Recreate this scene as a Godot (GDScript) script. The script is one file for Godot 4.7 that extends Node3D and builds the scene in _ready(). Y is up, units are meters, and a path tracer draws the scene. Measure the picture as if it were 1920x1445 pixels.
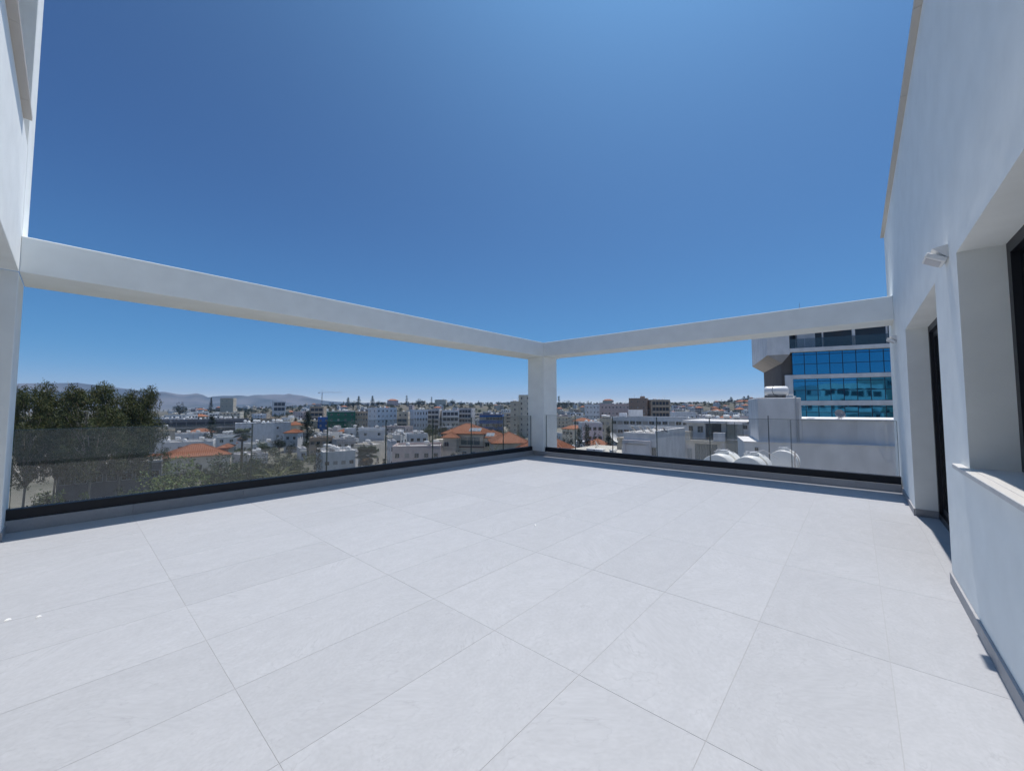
extends Node3D
# A roof terrace of large grey tiles above a hilly town. x runs along the left parapet, -z along the right one, y up, metres; the terrace floor is y = 0.

var made := {}
var mats := {}
var CUBE := BoxMesh.new()
var rng := RandomNumberGenerator.new()

# ---------- naming and grouping ----------
func numbered(called: String) -> String:
	var n: int = made.get(called, 0)
	made[called] = n + 1
	return called if n == 0 else "%s_%03d" % [called, n]

func tag(o: Node3D, label := "", category := "", group := "", kind := "") -> Node3D:
	if label: o.set_meta("label", label)
	if category: o.set_meta("category", category)
	if group: o.set_meta("group", group)
	if kind: o.set_meta("kind", kind)
	return o

func thing(called: String, label: String, category: String, at := Vector3.ZERO, turn := 0.0, group := "") -> Node3D:
	var o := Node3D.new()
	o.name = numbered(called)
	add_child(o)
	o.position = at
	o.rotation.y = turn
	return tag(o, label, category, group)

func structure(called: String, mesh: Mesh, m: Material) -> MeshInstance3D:
	var o := MeshInstance3D.new()
	o.name = numbered(called)
	o.mesh = mesh
	o.material_override = m
	add_child(o)
	o.set_meta("kind", "structure")
	return o

func part(called: String, mesh: Mesh, m: Material, parent: Node3D, at := Vector3.ZERO, size := Vector3.ONE, turn := Vector3.ZERO) -> MeshInstance3D:
	var o := MeshInstance3D.new()
	o.name = called
	o.mesh = mesh
	if m: o.material_override = m
	o.transform = Transform3D(Basis.from_euler(turn) * Basis.from_scale(size), at)
	parent.add_child(o, true)
	return o

# a box part given by its two corners (x, y, z in the parent's axes), with real size so that its edges can be chamfered
func slab(called: String, lo: Vector3, hi: Vector3, m: Material, parent: Node3D, chamfer := 0.004) -> MeshInstance3D:
	return part(called, chamfered(hi - lo, chamfer), m, parent, (lo + hi) * 0.5)

func copy_thing(o: Node3D, label: String, at: Vector3, turn: float, size := 1.0, group := "") -> Node3D:
	var c: Node3D = o.duplicate()
	c.name = numbered(str(o.name).rstrip("0123456789").rstrip("_"))
	add_child(c)
	c.position = at
	c.rotation.y = turn
	c.scale = Vector3.ONE * size
	c.set_meta("label", label)
	if group: c.set_meta("group", group)
	return c

# ---------- meshes ----------
func quad(st: SurfaceTool, a: Vector3, b: Vector3, c: Vector3, d: Vector3) -> void:   # clockwise seen from its front
	for p in [a, b, c, a, c, d]: st.add_vertex(p)

func tri(st: SurfaceTool, a: Vector3, b: Vector3, c: Vector3) -> void:
	for p in [a, b, c]: st.add_vertex(p)

func done(st: SurfaceTool) -> ArrayMesh:
	st.generate_normals()
	return st.commit()

func begin(smooth := false) -> SurfaceTool:
	var st := SurfaceTool.new()
	st.begin(Mesh.PRIMITIVE_TRIANGLES)
	st.set_smooth_group(0 if smooth else -1)
	return st

var chamfer_cache := {}
func chamfered(s: Vector3, c: float) -> ArrayMesh:
	var key := "%.4f %.4f %.4f %.4f" % [s.x, s.y, s.z, c]
	if chamfer_cache.has(key): return chamfer_cache[key]
	c = minf(c, minf(s.x, minf(s.y, s.z)) * 0.4)
	var st := begin()
	add_chamfered(st, Vector3.ZERO, s, c)
	var m := done(st)
	chamfer_cache[key] = m
	return m

func add_chamfered(st: SurfaceTool, at: Vector3, s: Vector3, c: float) -> void:
	var h := s * 0.5
	var ax := [Vector3.RIGHT, Vector3.UP, Vector3.BACK]
	for i in 3:
		for sg in [-1.0, 1.0]:
			var n: Vector3 = ax[i] * sg
			var u: Vector3 = ax[(i + 1) % 3]
			var v: Vector3 = ax[(i + 2) % 3]
			var hu: float = h[(i + 1) % 3] - c
			var hv: float = h[(i + 2) % 3] - c
			var o: Vector3 = at + n * h[i]
			face(st, [o - u * hu - v * hv, o + u * hu - v * hv, o + u * hu + v * hv, o - u * hu + v * hv], n)
	for i in 3:                                    # the twelve edges
		var w: Vector3 = ax[i]
		var u: Vector3 = ax[(i + 1) % 3]
		var v: Vector3 = ax[(i + 2) % 3]
		var hw: float = h[i] - c
		for su in [-1.0, 1.0]:
			for sv in [-1.0, 1.0]:
				var p: Vector3 = at + u * su * h[(i + 1) % 3] + v * sv * (h[(i + 2) % 3] - c)
				var q: Vector3 = at + u * su * (h[(i + 1) % 3] - c) + v * sv * h[(i + 2) % 3]
				face(st, [p - w * hw, p + w * hw, q + w * hw, q - w * hw], u * su + v * sv)
	for sx in [-1.0, 1.0]:
		for sy in [-1.0, 1.0]:
			for sz in [-1.0, 1.0]:
				var s3 := Vector3(sx, sy, sz)
				var k := at + s3 * h
				face(st, [k - Vector3(0, sy * c, sz * c), k - Vector3(sx * c, 0, sz * c), k - Vector3(sx * c, sy * c, 0)], s3)

func face(st: SurfaceTool, p: Array, n: Vector3) -> void:      # a flat polygon turned so that its front looks along n
	var cross: Vector3 = (p[1] - p[0]).cross(p[2] - p[0])
	if cross.dot(n) > 0.0: p.reverse()
	for i in range(1, p.size() - 1): tri(st, p[0], p[i], p[i + 1])

func box_into(st: SurfaceTool, lo: Vector3, hi: Vector3) -> void:
	var c := (lo + hi) * 0.5
	var h := (hi - lo) * 0.5
	var ax := [Vector3.RIGHT, Vector3.UP, Vector3.BACK]
	for i in 3:
		for sg in [-1.0, 1.0]:
			var o: Vector3 = c + ax[i] * sg * h[i]
			var u: Vector3 = ax[(i + 1) % 3] * h[(i + 1) % 3]
			var v: Vector3 = ax[(i + 2) % 3] * h[(i + 2) % 3]
			face(st, [o - u - v, o + u - v, o + u + v, o - u + v], ax[i] * sg)

func tube_into(st: SurfaceTool, a: Vector3, b: Vector3, ra: float, rb: float, n := 8, caps := true) -> void:
	var w := (b - a).normalized()
	var u := w.cross(Vector3.UP if absf(w.y) < 0.9 else Vector3.RIGHT).normalized()
	var v := w.cross(u)
	for i in n:
		var t0 := TAU * i / n
		var t1 := TAU * (i + 1) / n
		var d0 := u * cos(t0) + v * sin(t0)
		var d1 := u * cos(t1) + v * sin(t1)
		face(st, [a + d0 * ra, a + d1 * ra, b + d1 * rb, b + d0 * rb], d0 + d1)
		if caps:
			face(st, [a, a + d0 * ra, a + d1 * ra], -w)
			face(st, [b, b + d0 * rb, b + d1 * rb], w)

# a profile of (radius, height) pairs turned about an axis
func lathe_into(st: SurfaceTool, profile: Array, at: Vector3, axis: Vector3, n := 20) -> void:
	var u := axis.cross(Vector3.UP if absf(axis.y) < 0.9 else Vector3.RIGHT).normalized()
	var v := axis.cross(u)
	for k in profile.size() - 1:
		var p: Vector2 = profile[k]
		var q: Vector2 = profile[k + 1]
		for i in n:
			var t0 := TAU * i / n
			var t1 := TAU * (i + 1) / n
			var d0 := u * cos(t0) + v * sin(t0)
			var d1 := u * cos(t1) + v * sin(t1)
			var nrm := (d0 + d1).normalized() * (q.y - p.y) - axis * (q.x - p.x)
			var a := at + d0 * p.x + axis * p.y
			var b := at + d1 * p.x + axis * p.y
			var c := at + d1 * q.x + axis * q.y
			var d := at + d0 * q.x + axis * q.y
			if p.x < 0.001: face(st, [a, c, d], nrm)
			elif q.x < 0.001: face(st, [a, b, d], nrm)
			else: face(st, [a, b, c, d], nrm)

# ---------- materials ----------
var noise_cache := {}
func noise_tex(key: String, freq: float, octaves: int, lo: float, hi: float, kind := FastNoiseLite.TYPE_SIMPLEX_SMOOTH, size := 512, as_normal := false, strength := 2.0) -> NoiseTexture2D:
	if noise_cache.has(key): return noise_cache[key]
	var n := FastNoiseLite.new()
	n.noise_type = kind
	n.frequency = freq
	n.fractal_octaves = octaves
	n.seed = key.hash() % 1000
	var t := NoiseTexture2D.new()
	t.width = size
	t.height = size
	t.seamless = true
	t.noise = n
	if as_normal:
		t.as_normal_map = true
		t.bump_strength = strength
	else:
		var g := Gradient.new()
		g.set_color(0, Color(lo, lo, lo))
		g.set_color(1, Color(hi, hi, hi))
		t.color_ramp = g
	noise_cache[key] = t
	return t

func paint(r: float, g: float, b: float, rough := 0.85, metal := 0.0, spec := 0.5) -> StandardMaterial3D:   # linear, real-world base colour
	var key := "%.3f %.3f %.3f %.2f %.2f %.2f" % [r, g, b, rough, metal, spec]
	if mats.has(key): return mats[key]
	var m := StandardMaterial3D.new()
	m.albedo_color = Color(r, g, b).linear_to_srgb()
	m.roughness = rough
	m.metallic = metal
	m.metallic_specular = spec
	mats[key] = m
	return m

# painted render of a town building: the colour, mottled by weather
func wallpaint(c: Color) -> StandardMaterial3D:
	var key := "wall %.3f %.3f %.3f" % [c.r, c.g, c.b]
	if mats.has(key): return mats[key]
	var m := StandardMaterial3D.new()
	m.albedo_color = c.linear_to_srgb()
	m.albedo_texture = noise_tex("weather", 0.012, 5, 0.86, 1.0)
	m.uv1_triplanar = true
	m.uv1_world_triplanar = true
	m.uv1_scale = Vector3(0.11, 0.045, 0.11)
	m.roughness = 0.9
	mats[key] = m
	return m

func _ready() -> void:
	rng.seed = 20240517
	# ---- camera, sky, sun, exposure, air ----
	var cam := Camera3D.new()
	cam.name = "camera"
	cam.fov = 89.2202
	cam.near = 0.05
	cam.far = 30000.0
	add_child(cam)
	cam.position = Vector3(0, 1.3656, 0)
	cam.look_at_from_position(cam.position, cam.position + Vector3(0.74958, 0.05460, -0.65965), Vector3.UP)
	cam.current = true

	var sun := DirectionalLight3D.new()
	sun.name = "sun"
	sun.light_color = Color(1.0, 0.975, 0.945)
	sun.light_energy = 1.08
	sun.light_angular_distance = 0.53
	sun.shadow_enabled = true
	add_child(sun)
	var to_sun := Vector3(0.297, 1.0, -0.027).normalized()
	sun.look_at_from_position(to_sun * 50.0, Vector3.ZERO, Vector3.RIGHT)

	var env := Environment.new()
	env.background_mode = Environment.BG_SKY
	env.sky = Sky.new()
	env.sky.sky_material = make_sky(to_sun)
	env.tonemap_mode = Environment.TONE_MAPPER_LINEAR
	env.tonemap_exposure = 1.34
	env.fog_enabled = true
	env.fog_light_color = Color(0.62, 0.80, 1.0)
	env.fog_density = 0.00008
	env.sdfgi_enabled = true
	env.ssao_enabled = true
	env.ssil_enabled = true
	var we := WorldEnvironment.new()
	we.name = "world"
	we.environment = env
	add_child(we)

	CUBE.size = Vector3.ONE
	build_land()
	build_terrace()
	build_blank_block()
	build_blue_block()
	build_near_tanks()
	build_near_houses()
	build_villa()
	build_mirrored_blocks()
	build_town()
	build_trees()
	build_roof_tanks()
	build_crane()
	build_greenery()


# clear early-summer air: deep blue overhead, pale at the horizon, brighter round the sun
func make_sky(to_sun: Vector3) -> PanoramaSkyMaterial:
	var w := 1024
	var h := 512
	var im := Image.create(w, h, false, Image.FORMAT_RGBF)
	for y in h:
		var el := (0.5 - (y + 0.5) / h) * PI
		var s := sin(maxf(el, 0.0))
		var base := Color(0.80 * exp(-s / 0.028) + 0.094 * exp(-s / 0.27), 0.46 * exp(-s / 0.028) + 0.318 * exp(-s / 0.255), 0.008 + 0.03 * exp(-s / 0.05) + 0.53 * exp(-s / 0.40))
		for x in w:
			var az := (x + 0.5) / w * TAU                 # 0 is -z, a quarter turn is +x
			var d := Vector3(sin(az) * cos(el), sin(el), -cos(az) * cos(el))
			var ang := acos(clampf(d.dot(to_sun), -1.0, 1.0))
			var glow := exp(-ang / 0.315) * 1.05 / (s + 0.20)     # longer path through the air towards the horizon
			im.set_pixel(x, y, base + Color(glow * 0.44, glow * 0.98, glow * 1.66))
	var m := PanoramaSkyMaterial.new()
	m.panorama = ImageTexture.create_from_image(im)
	return m

# ---------- the land ----------
const CREST_AT := [-180.0, -50.0, -42.0, -36.5, -28.6, -25.0, -20.0, -5.0, 0.0, 10.0, 22.0, 28.0, 33.0, 40.0, 60.0, 180.0]
const CREST := [-17.0, -17.0, -15.0, -9.0, 1.0, 5.0, 9.0, 11.0, 11.0, 10.0, 10.0, 13.0, 24.0, 26.0, 15.0, -17.0]
const FORWARD := 41.3487

func land_height(x: float, z: float) -> float:
	var r := Vector2(x, z).length()
	var a := fposmod(FORWARD - rad_to_deg(atan2(-z, x)) + 180.0, 360.0) - 180.0
	var c: float = CREST[0]
	for i in CREST_AT.size() - 1:
		if a >= CREST_AT[i]:
			c = lerpf(CREST[i], CREST[i + 1], clampf((a - CREST_AT[i]) / (CREST_AT[i + 1] - CREST_AT[i]), 0.0, 1.0))
	var g := -19.0 + (c + 19.0) * smoothstep(250.0, 1350.0, r)
	return lerpf(g, -32.0, smoothstep(1500.0, 3600.0, r))

func build_land() -> void:
	var radii := [0.0, 25.0, 50.0, 75.0, 100.0, 130.0, 160.0, 200.0, 240.0, 290.0, 350.0, 420.0, 500.0, 600.0, 700.0, 820.0, 950.0, 1080.0, 1220.0, 1380.0, 1550.0, 1800.0, 2200.0, 2700.0, 3300.0, 4000.0, 5000.0, 6500.0, 9000.0]
	var st := begin(true)
	var n := 180
	var nz := FastNoiseLite.new()
	nz.frequency = 0.012
	nz.fractal_octaves = 4
	nz.seed = 5
	for i in radii.size() - 1:
		for k in n:
			var ring := []
			for c in [[i, k], [i, k + 1], [i + 1, k + 1], [i + 1, k]]:
				var t: float = TAU * c[1] / n
				var r: float = radii[c[0]]
				var p := Vector3(cos(t) * r, 0, sin(t) * r)
				p.y = land_height(p.x, p.z)
				ring.append(p)
			if i == 0: ring.remove_at(1)
			if (ring[1] - ring[0]).cross(ring[2] - ring[0]).y > 0.0: ring.reverse()
			for j in range(1, ring.size() - 1):
				for p in [ring[0], ring[j], ring[j + 1]]:
					var v := clampf(nz.get_noise_2d(p.x, p.z) * 1.2 + 0.5, 0.0, 1.0)
					var far := smoothstep(1500.0, 4000.0, Vector2(p.x, p.z).length())
					st.set_color(Color(0.40, 0.375, 0.33).lerp(Color(0.15, 0.13, 0.10), smoothstep(280.0, 700.0, Vector2(p.x, p.z).length())).lerp(Color(0.08, 0.085, 0.055), v).lerp(Color(0.22, 0.20, 0.16), far * (1.0 - 0.7 * v)))
					st.add_vertex(p)
	var m := StandardMaterial3D.new()
	m.vertex_color_use_as_albedo = true
	m.albedo_texture = noise_tex("weather", 0.012, 5, 0.86, 1.0)
	m.uv1_triplanar = true
	m.uv1_world_triplanar = true
	m.uv1_scale = Vector3.ONE * 0.06
	m.roughness = 1.0
	structure("ground", done(st), m)
	build_mountains()

# bare hills beyond the plain: a crest line (degrees right of the view, metres high) with a foot towards the town and a back
func build_mountains() -> void:
	var crest := [Vector2(-56.30, 233), Vector2(-54.28, 263), Vector2(-52.62, 283), Vector2(-51.89, 290), Vector2(-50.82, 301), Vector2(-49.54, 312), Vector2(-48.19, 321), Vector2(-47.12, 306), Vector2(-45.83, 281), Vector2(-44.47, 255), Vector2(-43.58, 236), Vector2(-42.41, 226), Vector2(-41.55, 227), Vector2(-41.02, 207), Vector2(-40.43, 190), Vector2(-39.66, 188), Vector2(-39.38, 208), Vector2(-39.00, 214), Vector2(-38.57, 199), Vector2(-38.38, 191), Vector2(-38.19, 163), Vector2(-37.85, 150), Vector2(-37.36, 169), Vector2(-36.61, 179), Vector2(-35.64, 180), Vector2(-34.92, 196), Vector2(-34.17, 176), Vector2(-33.31, 205), Vector2(-32.37, 203), Vector2(-31.53, 215), Vector2(-31.02, 218), Vector2(-30.55, 204), Vector2(-30.09, 220), Vector2(-29.74, 233), Vector2(-29.26, 213), Vector2(-28.42, 207), Vector2(-27.39, 171), Vector2(-25.83, 117), Vector2(-23.57, 91), Vector2(-19.52, 75), Vector2(-12.31, 57), Vector2(3.12, 48), Vector2(24.87, 34)]
	var nz := FastNoiseLite.new()
	nz.frequency = 0.0011
	nz.fractal_octaves = 5
	nz.fractal_gain = 0.55
	nz.seed = 11
	var st := begin(true)
	var rows := 15
	var cols := 150
	var grid := []
	for i in cols + 1:
		var a: float = lerpf(crest[0].x, crest[-1].x, float(i) / cols)
		var hgt := 0.0
		for k in crest.size() - 1:
			if a >= crest[k].x:
				hgt = lerpf(crest[k].y, crest[k + 1].y, clampf((a - crest[k].x) / (crest[k + 1].x - crest[k].x), 0.0, 1.0))
		var line := []
		for j in rows + 1:
			var s := float(j) / rows                    # 0 is the foot, 0.72 the crest, 1 the back
			var r := lerpf(5600.0, 8300.0, s)
			var th := deg_to_rad(FORWARD - a)
			var p := Vector3(cos(th) * r, 0, -sin(th) * r)
			var up := pow(clampf(s / 0.72, 0.0, 1.0), 1.5) if s <= 0.72 else lerpf(1.0, 0.35, (s - 0.72) / 0.28)
			var rough := nz.get_noise_2d(p.x, p.z)
			var q := clampf(s / 0.72, 0.0, 1.0)
			p.y = -34.0 + (hgt + 34.0) * up * (1.0 + rough * 2.4 * q * (1.0 - q))
			line.append([p, rough])
		grid.append(line)
	for i in cols:
		for j in rows:
			var q := [grid[i][j], grid[i][j + 1], grid[i + 1][j + 1], grid[i + 1][j]]
			if (q[1][0] - q[0][0]).cross(q[2][0] - q[0][0]).y > 0.0: q.reverse()
			for k in [0, 1, 2, 0, 2, 3]:
				st.set_color(Color(0.16, 0.145, 0.13).lerp(Color(0.06, 0.062, 0.05), clampf(q[k][1] * 1.8 + 0.5, 0.0, 1.0)).lerp(Color(0.34, 0.30, 0.26), clampf(0.35 - float(j) / 8.0, 0.0, 1.0)))
				st.add_vertex(q[k][0])
	var m := StandardMaterial3D.new()
	m.vertex_color_use_as_albedo = true
	m.roughness = 1.0
	structure("hills", done(st), m)

# ---------- the terrace ----------
const HEAD := 2.79        # underside of the beams
const TOP := 3.18        # top of the beams

func tile_material(k: int) -> StandardMaterial3D:
	var key := "tile %d" % k
	if mats.has(key): return mats[key]
	var m := StandardMaterial3D.new()
	var tone: float = [1.0, 0.985, 1.012, 0.968, 0.993][k]
	m.albedo_color = Color(0.432 * tone, 0.443 * tone, 0.466 * tone).linear_to_srgb()
	m.albedo_texture = stone_texture()
	m.uv1_triplanar = true
	m.uv1_world_triplanar = true
	m.uv1_scale = Vector3(0.52, 0.5, 0.50) * (1.0 + 0.09 * k)
	m.uv1_offset = Vector3(0.37 * k, 0.21 * k, 0.53 * k)
	m.roughness = 0.52
	m.metallic_specular = 0.35
	m.heightmap_enabled = true
	m.heightmap_texture = noise_tex("stone relief", 0.02, 5, 0.0, 1.0)
	m.heightmap_scale = 0.12
	mats[key] = m
	return m

# honed grey stone: soft clouds with a few thin darker and paler veins
var stone_tex: ImageTexture
func stone_texture() -> ImageTexture:
	if stone_tex: return stone_tex
	var a := FastNoiseLite.new()
	a.noise_type = FastNoiseLite.TYPE_SIMPLEX_SMOOTH
	a.frequency = 1.0
	a.fractal_octaves = 5
	a.seed = 3
	var b := FastNoiseLite.new()
	b.frequency = 1.0
	b.fractal_octaves = 4
	b.seed = 8
	var n := 768
	var im := Image.create(n, n, false, Image.FORMAT_RGB8)
	for y in n:
		for x in n:
			var u := TAU * x / n
			var v := TAU * y / n
			var p := Vector3(cos(u), sin(u), cos(v) * 1.3)         # wraps in u; v is mirrored by the cosine
			var q := sin(v) * 1.3
			var cloud := a.get_noise_3d(p.x * 1.1 + q, p.y * 1.1, p.z * 1.6 + q * 0.7)
			var fine := a.get_noise_3d(p.x * 9.0 + q * 6.0, p.y * 9.0, p.z * 9.0)
			var vein := b.get_noise_3d(p.x * 1.4 + q * 0.8, p.y * 1.4 + cloud * 0.5, p.z * 2.2)
			var thin := exp(-absf(vein) * 46.0) * clampf(cloud * 2.5 + 0.35, 0.0, 1.0)
			var g := 0.955 + 0.030 * cloud + 0.032 * fine - 0.060 * thin
			im.set_pixel(x, y, Color(g, g, g * 1.002))
	stone_tex = ImageTexture.create_from_image(im)
	return stone_tex

func plaster(tone := 1.0) -> StandardMaterial3D:
	var key := "plaster %.2f" % tone
	if mats.has(key): return mats[key]
	var m := StandardMaterial3D.new()
	m.albedo_color = Color(0.89 * tone, 0.915 * tone, 0.895 * tone).linear_to_srgb()
	m.albedo_texture = noise_tex("plaster cloud", 0.008, 4, 0.965, 1.0)
	m.uv1_triplanar = true
	m.uv1_world_triplanar = true
	m.uv1_scale = Vector3.ONE * 0.6
	m.roughness = 0.88
	m.heightmap_enabled = true
	m.heightmap_texture = noise_tex("trowel marks", 0.006, 6, 0.0, 1.0)
	m.heightmap_scale = 0.28
	mats[key] = m
	return m

func dark_metal() -> StandardMaterial3D:
	return paint(0.012, 0.014, 0.020, 0.42, 0.0, 0.4)

func pane(r: float, g: float, b: float, a: float) -> StandardMaterial3D:
	var key := "pane %.3f %.3f %.3f %.2f" % [r, g, b, a]
	if mats.has(key): return mats[key]
	var m := StandardMaterial3D.new()
	var c := Color(r, g, b).linear_to_srgb()
	m.albedo_color = Color(c.r, c.g, c.b, a)
	m.transparency = BaseMaterial3D.TRANSPARENCY_ALPHA
	m.roughness = 0.02
	mats[key] = m
	return m

func build_terrace() -> void:
	build_floor()
	build_parapets()
	build_beams()
	build_house_wall()
	build_left_side()
	# crumbs of plaster left on the tiles
	for c in [["tiny white plaster crumb in the middle of the terrace floor", 3.62, -2.83, 0.014], ["right one of two white plaster specks at the left edge of the floor", -0.07, -4.04, 0.010], ["left one of two white plaster specks at the left edge of the floor", -0.20, -4.13, 0.012]]:
		var k := thing("plaster_crumb", c[0], "debris", Vector3(c[1], 0.0, c[2]), 0.6, "plaster crumbs on the floor")
		var st := begin()
		lathe_into(st, [Vector2(0, 0.0), Vector2(c[3], 0.0), Vector2(c[3] * 0.8, 0.006), Vector2(c[3] * 0.3, 0.011), Vector2(0, 0.011)], Vector3.ZERO, Vector3.UP, 7)
		part("crumb", done(st), paint(0.82, 0.82, 0.80, 0.9), k, Vector3(0, 0.0005, 0), Vector3(1.6, 1, 0.8))

func build_floor() -> void:
	# grey mortar bed, then every tile a piece of its own
	var bed := begin()
	box_into(bed, Vector3(-4.3, -0.45, -7.0), Vector3(9.3, -0.0014, 0.75))
	var fl := structure("terrace_floor", done(bed), paint(0.36, 0.365, 0.38, 0.95))
	var gap := 0.0024
	for i in range(-4, 8):
		for j in range(-7, 8):
			var lo := Vector2(0.5913 + 1.19 * i, 2.911 + 0.6 * j)
			var hi := lo + Vector2(1.19, 0.6)
			lo = lo.max(Vector2(-4.0, -0.505))
			hi = hi.min(Vector2(8.84, 6.95))
			if hi.x - lo.x < 0.03 or hi.y - lo.y < 0.03: continue
			var s := Vector3(hi.x - lo.x - gap, 0.012, hi.y - lo.y - gap)
			var lift := rng.randf_range(-0.0003, 0.0003)
			part("floor_tile", chamfered(s, 0.0005), tile_material(rng.randi() % 5), fl, Vector3((lo.x + hi.x) * 0.5, -0.006 + lift, -(lo.y + hi.y) * 0.5))
	# the tiled floor of the door recess
	for i in 2:
		slab("floor_tile", Vector3(4.59 + 1.25 * i + 0.002, -0.012, 0.507), Vector3(4.59 + 1.25 * (i + 1), 0.0, 0.75), tile_material(i), fl, 0.0012)
	# what carries the terrace
	var body := begin()
	box_into(body, Vector3(-12.0, -19.5, -7.05), Vector3(9.3, -0.46, 9.0))
	structure("lower_storeys", done(body), wallpaint(Color(0.72, 0.72, 0.70)))

func build_parapets() -> void:
	var tiles := paint(0.235, 0.235, 0.25, 0.6)
	# upstands faced with tiles, the left one along x, the right one along z
	var core := begin()
	box_into(core, Vector3(-0.40, -0.0035, -7.30), Vector3(8.84, 0.114, -6.962))
	box_into(core, Vector3(8.852, -0.0035, -7.30), Vector3(9.55, 0.114, 0.505))
	var up := structure("parapet_upstand", done(core), paint(0.30, 0.30, 0.32, 0.9))
	var x := -0.40
	var first := 1.0
	while x < 8.839:
		var e := minf(x + first, 8.84)
		slab("upstand_tile", Vector3(x + 0.0015, 0.0, -6.992), Vector3(e - 0.0015, 0.125, -6.95), tile_material_dark(rng.randi() % 3), up, 0.002)
		x = e
		first = 1.19
	var z := -6.95
	first = 0.9
	while z < 0.504:
		var e := minf(z + first, 0.505)
		slab("upstand_tile", Vector3(8.84, 0.0, z + 0.0015), Vector3(8.882, 0.120, e - 0.0015), tile_material_dark(rng.randi() % 3), up, 0.002)
		z = e
		first = 0.6
	# the glass balustrades: a black channel with the panes standing in it
	var left := thing("glass_balustrade", "smoked glass balustrade in a black base rail along the left edge, before the big trees", "balustrade", Vector3(0, 0, -7.045))
	slab("base_rail", Vector3(-0.40, 0.125, -0.05), Vector3(8.837, 0.238, 0.05), dark_metal(), left, 0.003)
	var g := pane(0.045, 0.058, 0.055, 0.15)
	var edge := paint(0.045, 0.075, 0.07, 0.25)
	var at := -0.385
	for e in [0.755, 1.905, 3.055, 4.205, 5.355, 6.505, 7.655, 8.83]:
		var p := slab("glass_panel", Vector3(at + 0.004, 0.20, -0.0085), Vector3(e - 0.004, 1.105, 0.0085), g, left, 0.001)
		trim_pane(p, e - at - 0.008, 0.905, true, edge)
		at = e
	var right := thing("glass_balustrade", "clear glass balustrade in a black base rail along the right edge, before the white tanks", "balustrade", Vector3(8.945, 0, 0))
	slab("base_rail", Vector3(-0.055, 0.120, -6.585), Vector3(0.055, 0.240, 0.505), dark_metal(), right, 0.003)
	var gr := pane(0.12, 0.16, 0.16, 0.08)
	at = -6.58
	for e in [-5.63, -4.55, -3.45, -2.33, -0.93, 0.495]:
		var p := slab("glass_panel", Vector3(-0.0085, 0.20, at + 0.004), Vector3(0.0085, 1.13, e - 0.004), gr, right, 0.001)
		trim_pane(p, e - at - 0.008, 0.93, false, edge)
		at = e

func trim_pane(p: MeshInstance3D, w: float, hgt: float, along_x: bool, m: Material) -> void:   # the dark polished edges of a pane, just proud of it
	var st := begin()
	var a := w * 0.5
	var b := hgt * 0.5
	for r in [[-a - 0.001, -b, -a + 0.004, b], [a - 0.004, -b, a + 0.001, b], [-a, b - 0.001, a, b + 0.004]]:
		if along_x: box_into(st, Vector3(r[0], r[1], -0.0095), Vector3(r[2], r[3], 0.0095))
		else: box_into(st, Vector3(-0.0095, r[1], r[0]), Vector3(0.0095, r[3], r[2]))
	part("polished_edge", done(st), m, p)

func tile_material_dark(k: int) -> StandardMaterial3D:
	var key := "dark tile %d" % k
	if mats.has(key): return mats[key]
	var m: StandardMaterial3D = tile_material(k).duplicate()
	var tone: float = [0.40, 0.385, 0.41][k]
	m.albedo_color = Color(tone, tone, tone * 1.03).linear_to_srgb()
	mats[key] = m
	return m

func build_beams() -> void:
	var w := plaster()
	var l := thing("roof_beam", "long white plastered beam overhead along the left edge of the terrace", "beam", Vector3(0, HEAD, -6.59))
	slab("beam_body", Vector3(-0.40, 0, -0.78), Vector3(9.62, TOP - HEAD, 0), w, l, 0.006)
	var r := thing("roof_beam", "shorter white plastered beam on the right, from corner post to house wall", "beam", Vector3(8.84, HEAD, 0))
	slab("beam_body", Vector3(0, 0, -6.589), Vector3(0.67, TOP - HEAD, 0.517), w, r, 0.006)
	var p := thing("corner_post", "square white plastered post where the two overhead beams meet", "post", Vector3(8.84, 0.116, -6.59))
	slab("post_body", Vector3(0.001, 0, -0.57), Vector3(0.64, HEAD - 0.116, 0), w, p, 0.006)

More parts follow.
